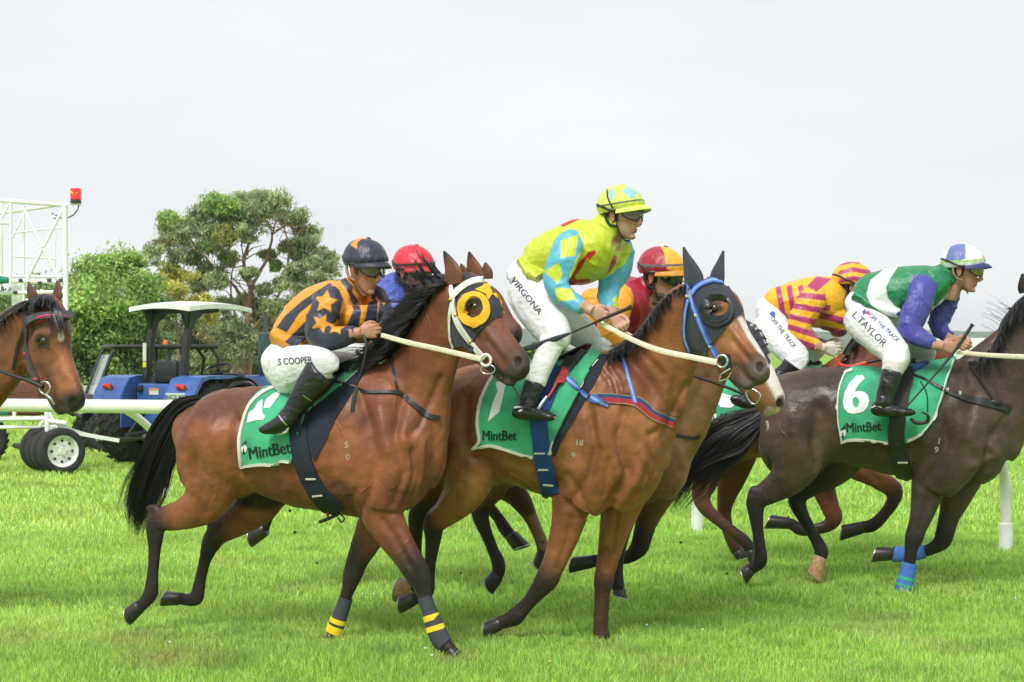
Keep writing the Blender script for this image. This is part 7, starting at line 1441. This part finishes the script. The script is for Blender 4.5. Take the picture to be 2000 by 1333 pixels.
def jockey_e():
    Ye, Ma = (.86, .44, .012), (.40, .035, .13); r = rE
    J = dict(rig=r, seat=(1500, 680), head=(1664,563,.0,2,14,0,1.18), skin=(.50,.26,.19), svoxel=.0065, voxel=.0065)
    J['shirt'] = {
      'torso': ([(1494,588,0,14,.11),(1505,590,0,28,.15),(1530,594,0,38,.18),(1562,592,0,46,.20),(1596,590,0,50,.21),(1626,590,0,46,.19),(1648,594,0,28,.12)], dict(yaw=20, n=24)),
      'collar': [(1628,578,.0,24,.085),(1642,572,.0,22,.075)],
      'chest': [(1600,612,0,26,.16),(1630,622,0,30,.14),(1642,650,.05,16,.09)],
      'arm_n': [(1592,560,-.18,14,.055),(1588,580,-.23,26,.066),(1575,608,-.26,27,.066),(1562,634,-.28,24,.06),(1566,654,-.29,20,.055),(1584,668,-.30,15,.046),(1599,676,-.30,10,.034)]}
    J['shirt_col'] = Ye
    ps = [([(1494 + 20 * k, 560), (1504 + 20 * k, 556), (1520 + 20 * k, 640), (1508 + 20 * k, 640)], Ma, .8, ['torso']) for k in (1, 2.1, 3.2)]
    ps += [([(1480,565),(1500,565),(1500,574),(1480,578)], Ma, .8, ['torso']), ([(1595,540),(1625,545),(1595,570),(1575,560)], Ma, .8), ([(1600,596),(1622,596),(1622,608),(1600,606)], Ma, .8, ['torso','chest']), ([(1585,606),(1655,622),(1655,636),(1582,618)], Ma, .8, ['torso','chest']), ([(1600,636),(1655,646),(1655,660),(1600,650)], Ma, .8, ['chest'])]
    ps += [([(1540, 570 + 21 * k), (1620, 576 + 27 * k), (1616, 588 + 27 * k), (1536, 580 + 21 * k)], Ma, .8, ['arm_n']) for k in range(0, 5)]
    J['shirt_paint'] = ps
    J['breeches'] = {'pelvis': ([(1478,612,0,16,.11),(1486,612,0,30,.16),(1504,614,0,36,.185),(1524,622,0,32,.17),(1540,630,0,18,.12)], {}), 'thigh_n': [(1500,625,-.1,32,.10),(1512,648,-.18,34,.10),(1534,672,-.26,31,.092),(1552,694,-.32,27,.08),(1556,712,-.35,24,.074)],
      'shin_n': [(1556,704,-.35,23,.07),(1548,722,-.38,20,.064),(1542,730,-.39,15,.055)], 'thigh_f': [(1540,640,.12,30,.09),(1578,672,.2,26,.08),(1600,695,.26,18,.06)]}
    J['boots'] = {'near': [(1548,712,-.41,20,.066),(1535,728,-.41,19,.062),(1505,748,-.41,16,.055),(1475,768,-.42,14,.05),(1455,780,-.42,14,.048),(1446,784,-.42,12,.044)], 'foot': [(1428,776,-.44,5,.03),(1436,780,-.44,11,.042),(1452,786,-.44,12,.045),(1470,794,-.44,8,.04),(1480,798,-.44,4,.02)], 'far': [(1592,700,.3,16,.05),(1570,740,.3,15,.05),(1560,770,.3,12,.04)]}
    J['hands'] = [(1607,680,-.31,1,.25,.05,0,1.15), (1612,672,.02,1,.3,-.1,1,1.1)]
    J['arms'] = [[(1590,670,-.30,11,.035),(1604,678,-.31,9,.03),(1612,682,-.31,9,.03)]]
    sp = [([(1640, 512 + 17 * k), (1665, 505 + 17 * k), (1705, 512 + 17 * k), (1705, 521 + 17 * k), (1665, 514 + 17 * k), (1635, 521 + 17 * k)], Ma, .8) for k in (0, 1, 2)]
    J['helmet'] = dict(base=Ye, paints=sp, peak=(.30,.03,.10)); J['lens'] = M_lens_dark; J['glove'] = {0: (.62,.58,.48), 1: (.62,.58,.48)}
    root, shirt, br, hm, Ms, body = make_person(J, 'jockey in yellow and magenta hooped silks with striped helmet and pale glove')
    T = Target([br]); letter(r, T, 'OFF THE TRACK', (1530,650), 9, -52, mat('print_ink', (.03,.035,.07), .7), br, 'lettering', sx=.78, bold=.0, off=.003, th=.001)
    drape(r, T, [(1503,612),(1509,608),(1514,612),(1514,620),(1506,618)], 'logo', mat('blue_print', (.06,.10,.40), .7), br, step=4, th=.001, off=.002)

# ---- the bay mostly hidden by the nearest one
rF = Rig(900, 11.75, 23)
n_, f_ = -.13, .13
F_ = dict(key='F', rig=rF, foot=(900, 1080), coat=(.12, .040, .020), warm=(.16, .055, .024), rough=.5, voxel=.014)
F_['lofts'] = {
 'torso': ([(498,830,0,26,.10),(506,830,0,56,.17),(535,832,0,82,.25),(580,832,0,86,.28),(640,838,0,90,.31),(700,842,0,98,.32),(760,846,0,108,.30),(820,848,0,114,.26),(865,852,0,104,.22),(895,856,0,70,.16),(904,858,0,36,.10)], dict(n=22)),
 'neck': [(820,830,0,104,.18),(848,790,0,86,.14),(872,745,0,68,.12),(892,700,0,56,.10),(908,655,0,48,.09),(918,615,0,42,.085),(922,590,0,26,.06)],
 'head': ([(924,572,-.02,24,.05),(936,585,-.03,36,.075),(950,602,-.04,40,.09),(966,622,-.06,36,.08),(984,640,-.08,29,.066),(1000,652,-.10,24,.058,.3),(1010,659,-.11,20,.052,.9),(1017,662,-.11,10,.03,1)], dict(yaw=30, n=18)),
 'foreleg_n': [(855,930,n_,40,.09),(890,955,n_,26,.07,.6),(925,968,n_,18,.05,.9),(945,980,n_,14.5,.04,1),(960,996,n_,11.5,.032,1),(975,1015,n_,11.5,.03,1),(985,1032,n_,13,.034,1),(998,1048,n_,12,.033,1)],
 'foreleg_f': [(880,920,f_,40,.09),(930,930,f_,34,.08,.2),(975,945,f_,29,.065,.4),(1003,962,f_,25,.055,.6),(1022,985,f_,20,.046,.5),(1036,1010,f_,14,.036,.3),(1048,1036,f_,12.5,.032,.0),(1058,1060,f_,12.5,.032,.0),(1062,1080,f_,13,.033,.2)],
 'thigh_n': [(560,900,n_,50,.11),(548,950,n_,32,.08,.5),(530,985,n_,22,.05,.8),(520,1010,n_,15,.035,1),(515,1035,n_,11,.03,1)],
}
F_['grooves'] = []; F_['paint'] = [([(1030,1010),(1056,1000),(1072,1070),(1056,1080)], (.26,.16,.09), 4, ['foreleg_f'])]
er = mat('brown_ear', (.10,.04,.02), .6)
F_['ears'] = [([(912,545,-.04,9,.016),(906,530,-.04,8,.014),(900,516,-.04,2,.004)], er), ([(950,545,.0,13,.018),(950,530,.0,12,.018),(948,513,.0,2,.004)], er)]
F_['hooves'] = [((998,1048,n_),(1016,1072,n_),14), ((1060,1078,f_),(1050,1108,f_),13), ((516,1034,n_),(490,1048,n_),14)]
def build_F():
    root, b, T = make_horse(F_, 'dark bay racehorse largely hidden behind the gold hooded bay, its dark ears and muzzle showing', 'racehorses galloping past on the turf')
    nostril(rF, T, 1009, 652, 6, 8, 10, root); eye(rF, T, 952, 596, 8, root)
    tail(rF, [(508,770),(485,750),(450,762),(430,800)], [12,18,22,14], root, n=150)
    mane(rF, [(770,740),(820,690),(870,620),(910,560)], root, lean=(-10,4), length=40, n=240, fly=.1)
    return root
def jockey_f():
    Bu, Re = (.05, .085, .40), (.62, .02, .045); r = rF
    J = dict(rig=r, seat=(660, 720), head=(806,535,.05,38,14,0,1.16), svoxel=.007, voxel=.0075, fold=.007)
    J['shirt'] = {'torso': ([(640,640,0,18,.11),(655,635,0,36,.15),(690,620,0,50,.18),(725,602,0,58,.20),(756,592,0,56,.19),(780,588,0,40,.15),(794,588,0,22,.1)], dict(yaw=38, n=22)), 'collar': [(768,560,.0,26,.09),(782,554,.0,24,.075)],
      'arm_n': [(752,560,-.16,16,.055),(756,580,-.2,32,.07),(758,608,-.23,32,.068),(754,636,-.25,26,.06),(775,650,-.26,18,.05),(800,655,-.26,11,.035)]}
    J['shirt_col'] = Bu; J['shirt_paint'] = [([(745,625),(790,590),(830,570),(830,680),(745,680)], Re, 1.2)]
    J['breeches'] = {'pelvis': ([(620,668,0,20,.12),(635,664,0,38,.17),(662,664,0,42,.175),(690,670,0,26,.14)], {}), 'thigh_n': [(650,675,-.1,36,.09),(690,680,-.2,32,.085),(722,690,-.28,28,.075)]}
    J['boots'] = {'near': [(716,695,-.33,24,.055),(700,730,-.34,20,.05),(685,765,-.35,17,.045),(705,780,-.35,10,.04)]}
    J['hands'] = [(806,656,-.27,1,.1,.02,0,1.05), (812,650,.02,1,.2,-.1,1,1.0)]
    J['helmet'] = dict(base=Re, peak=(.4,.02,.03), stripe=((.03,.03,.035), .86, .93), paints=[]); J['lens'] = M_lens_dark
    make_person(J, 'jockey in blue and red silks with a plain red helmet, behind the wind-blown mane')

# ---- the bay entering on the left
rG = Rig(80, 10.6, 24)
n_, f_ = -.15, .14
G_ = dict(key='G', rig=rG, foot=(-220, 1190), coat=(.15, .052, .026), warm=(.21, .076, .034), rough=.45, voxel=.011)
G_['lofts'] = {
 'torso': ([(-500, 880, 0, 40, 0.12), (-480, 880, 0, 90, 0.22), (-430, 870, 0, 104, 0.28), (-360, 866, 0, 108, 0.3), (-290, 870, 0, 120, 0.315), (-230, 872, 0, 138, 0.3), (-170, 866, 0, 150, 0.25), (-130, 864, 0, 140, 0.23), (-95, 868, 0, 112, 0.2), (-75, 872, 0, 70, 0.15), (-66, 874, 0, 34, 0.08)], {'n': 24}),
 'neck': [(-175, 850, 0, 118, 0.18), (-140, 812, 0, 108, 0.16), (-100, 778, 0, 100, 0.14), (-60, 745, 0, 88, 0.12), (-25, 716, 0, 78, 0.11), (8, 686, -0.01, 68, 0.1), (38, 655, -0.02, 60, 0.092), (60, 628, -0.03, 50, 0.085), (70, 608, -0.04, 30, 0.07)],
 'head': ([(84, 588, -0.04, 26, 0.05), (88, 606, -0.05, 41, 0.078), (93, 634, -0.06, 52, 0.098), (97, 664, -0.07, 55, 0.1), (104, 696, -0.09, 50, 0.085), (116, 726, -0.12, 42, 0.07), (130, 755, -0.15, 36, 0.062, 0.1), (141, 778, -0.17, 32, 0.06, 0.5), (148, 792, -0.18, 27, 0.055, 0.8), (152, 800, -0.18, 14, 0.035, 0.9)], {'yaw': 52, 'n': 26}),
 'jaw': ([(62, 700, -0.06, 26, 0.05), (78, 730, -0.09, 20, 0.04), (98, 762, -0.12, 17, 0.036), (112, 785, -0.14, 17, 0.036, 0.5), (122, 800, -0.15, 15, 0.034, 0.8), (126, 808, -0.15, 8, 0.025, 0.9)], {'yaw': 52}),
 'shoulder': [(-175, 790, -0.15, 50, 0.07), (-160, 850, -0.18, 66, 0.09), (-152, 910, -0.18, 64, 0.1), (-160, 960, -0.15, 48, 0.09)],
 'foreleg_n': [(-155, 960, -0.15, 46, 0.09), (-152, 1000, -0.15, 38, 0.075), (-148, 1050, -0.15, 28, 0.055, 0.5), (-144, 1095, -0.15, 22, 0.045, 1), (-142, 1130, -0.15, 17, 0.036, 1), (-140, 1170, -0.15, 13, 0.031, 1), (-138, 1200, -0.15, 16, 0.036, 1), (-128, 1218, -0.15, 14, 0.034, 1)],
 'foreleg_f': [(-190, 960, 0.14, 44, 0.085), (-200, 1010, 0.14, 34, 0.06, 0.2), (-212, 1060, 0.14, 24, 0.048, 0.7), (-230, 1085, 0.14, 22, 0.044, 1), (-258, 1095, 0.14, 14, 0.032, 1), (-285, 1098, 0.14, 14, 0.034, 1), (-302, 1096, 0.14, 13, 0.032, 1)],
 'thigh_n': [(-450, 850, -0.15, 66, 0.11), (-455, 910, -0.15, 62, 0.115), (-465, 960, -0.15, 44, 0.09), (-490, 1000, -0.15, 29, 0.055, 0.4), (-512, 1020, -0.15, 21, 0.042, 0.9), (-514, 1060, -0.15, 14, 0.032, 1), (-518, 1110, -0.15, 12, 0.028, 1), (-522, 1150, -0.15, 15, 0.034, 1), (-535, 1170, -0.15, 13, 0.032, 1)],
 'thigh_f': [(-400, 900, 0.14, 62, 0.11), (-395, 960, 0.14, 44, 0.09, 0.3), (-415, 1005, 0.14, 29, 0.055, 0.6), (-435, 1035, 0.14, 21, 0.042, 0.9), (-430, 1080, 0.14, 13, 0.03, 1), (-425, 1120, 0.14, 13, 0.03, 1), (-432, 1150, 0.14, 14, 0.034, 1), (-448, 1156, 0.14, 12, 0.03, 1)],
}
G_['grooves'] = [([(112,668),(128,735)], 6, .006), ([(96,690),(110,735)], 7, -.006), ([(60,640),(40,690),(46,735)], 8, -.008), ([(70,655),(62,690),(72,710)], 8, .006), ([(78,650),(100,652)], 6, .008), ([(20,650),(10,720)], 14, -.006), ([(118,790),(128,798)], 4, -.006), ([(112,700),(96,715)], 5, -.004)]
G_['dents'] = [(141,788,11,.018)]
G_['paint'] = [([(125,772),(150,764),(172,776),(172,798),(150,818),(118,812),(104,798),(120,785)],(.035,.028,.028),9,['head','jaw']),([(134,782),(142,776),(151,786),(148,800),(138,800)],(.015,.01,.01),3,['head']),([(70,660),(84,652),(98,662),(96,680),(78,682)],(.05,.025,.018),5,['head']),([(114,650),(122,648),(126,660),(121,668),(115,664)], (.6,.55,.52), 2), ([(98,690),(140,690),(150,760),(112,770)], (.34,.12,.045), 14, ['head']), ([(70,600),(125,600),(128,640),(75,640)], (.12,.04,.02), 10, ['head'])]
G_['ears'] = [([(68,592,-.10,15,.020),(63,578,-.10,15,.020),(58,564,-.10,9,.014),(56,550,-.10,2,.004)], mat('brown_ear', (.10,.04,.02), .6), 60), ([(110,592,.0,13,.020),(112,575,.0,14,.020),(113,560,.0,8,.014),(111,548,.0,2,.004)], mat('brown_ear', (.10,.04,.02), .6), 60)]
G_['hooves'] = [((-128,1217,n_),(-116,1232,n_),14), ((-301,1096,f_),(-330,1098,f_),13), ((-535,1169,n_),(-555,1185,n_),14), ((-447,1156,f_),(-475,1155,f_),13)]
def build_G():
    root, b, T = make_horse(G_, 'bay racehorse entering at the left edge, with pink and grey browband and small star', 'racehorses galloping past on the turf')
    eye(rG, T, 83, 668, 12, root); nostril(rG, T, 141, 788, 11, 13, 20, root)
    mane(rG, [(-70,678),(-30,650),(5,624),(36,600),(58,588)], root, lean=(-4,6), d=-.03, length=26, n=900, fly=.04, curl=10, r=.0028, droop=.6, core=(-2,6,12))
    mane(rG, [(62,588),(84,578),(106,584)], root, lean=(0,22), length=34, n=420, fly=.0, curl=8, r=.0022, d=-.13, name='forelock', droop=.6, core=(2,10,13))
    mane(rG, [(92,584),(112,590)], root, lean=(20,44), length=46, n=200, fly=.0, curl=8, r=.0024, d=-.14, name='forelock', droop=.7)
    tail(rG, [(-485,790),(-520,810),(-560,870),(-580,960)], [18,30,32,16], root, n=120)
    H = Target([b]); pk = mat('pink_band', (.70,.03,.16), .4); gy = mat('grey_leather', (.06,.065,.08), .4)
    bb = band(rG, H, [(56,632),(78,623),(104,620),(130,622)], 11, 'browband', gy, root, th=.006, off=.045); 
    for dy in (-4.5, 4.5): band(rG, Target([bb]), [(72,625 + dy),(90,621 + dy),(110,620 + dy),(128,622 + dy)], 2.6, 'browband_edge', pk, bb, th=.003, off=.001, nw=2)
    band(rG, H, [(52,610),(50,640),(52,680),(62,715),(76,745)], 7, 'cheek_strap', gy, root, th=.005, off=.008)
    for x, y in ((54,690),(74,740)): h, n = H.hit(rG, x, y); mesh_np('keeper', *box(h + n * .014, (.03,.012,.014), bev=.003), root, pk)
    band(rG, H, [(48,640),(34,680),(26,722)], 4, 'throat_strap', M_tackblack, root, th=.004, off=.006)
    ring(rG, (88,758), 10, 12, 2.6, 'bit_ring', M_steel, root, d=-.26); line3(rG, [(88,770,-.26),(98,778,-.27),(106,790,-.25)], 3, 'bit', M_steel, root)
    line3(rG, [(84,756,-.28),(50,742,-.28),(0,725,-.28),(-60,700,-.28),(-100,690,-.28)], [5,4,3,3,3], 'rein', M_tackblack, root)
    return root
# ------------------------------------------------------------------ air: far things fade slightly
hz_ = mesh_np('haze', *box((0, 930, 14), (5200, 2060, 30)), smooth=False); tag(hz_, kind='stuff')
hm2 = bpy.data.materials.new('haze_air'); hm2.use_nodes = True; t_ = hm2.node_tree; t_.nodes.remove(t_.nodes['Principled BSDF']); pv_ = t_.nodes.new('ShaderNodeVolumePrincipled')
pv_.inputs['Color'].default_value = (.95, .97, 1, 1); pv_.inputs['Density'].default_value = .00022; pv_.inputs['Anisotropy'].default_value = .2
t_.links.new(pv_.outputs['Volume'], t_.nodes['Material Output'].inputs['Volume']); hz_.data.materials.append(hm2)
BUILD = 'ABCDEFGabcdef'
fns = dict(A='build_A', B='build_B', C='build_C', D='build_D', E='build_E', F='build_F', G='build_G')
for ch in BUILD:
    n = 'build_' + ch if ch.isupper() else 'jockey_' + ch
    if n in globals(): globals()[n]()
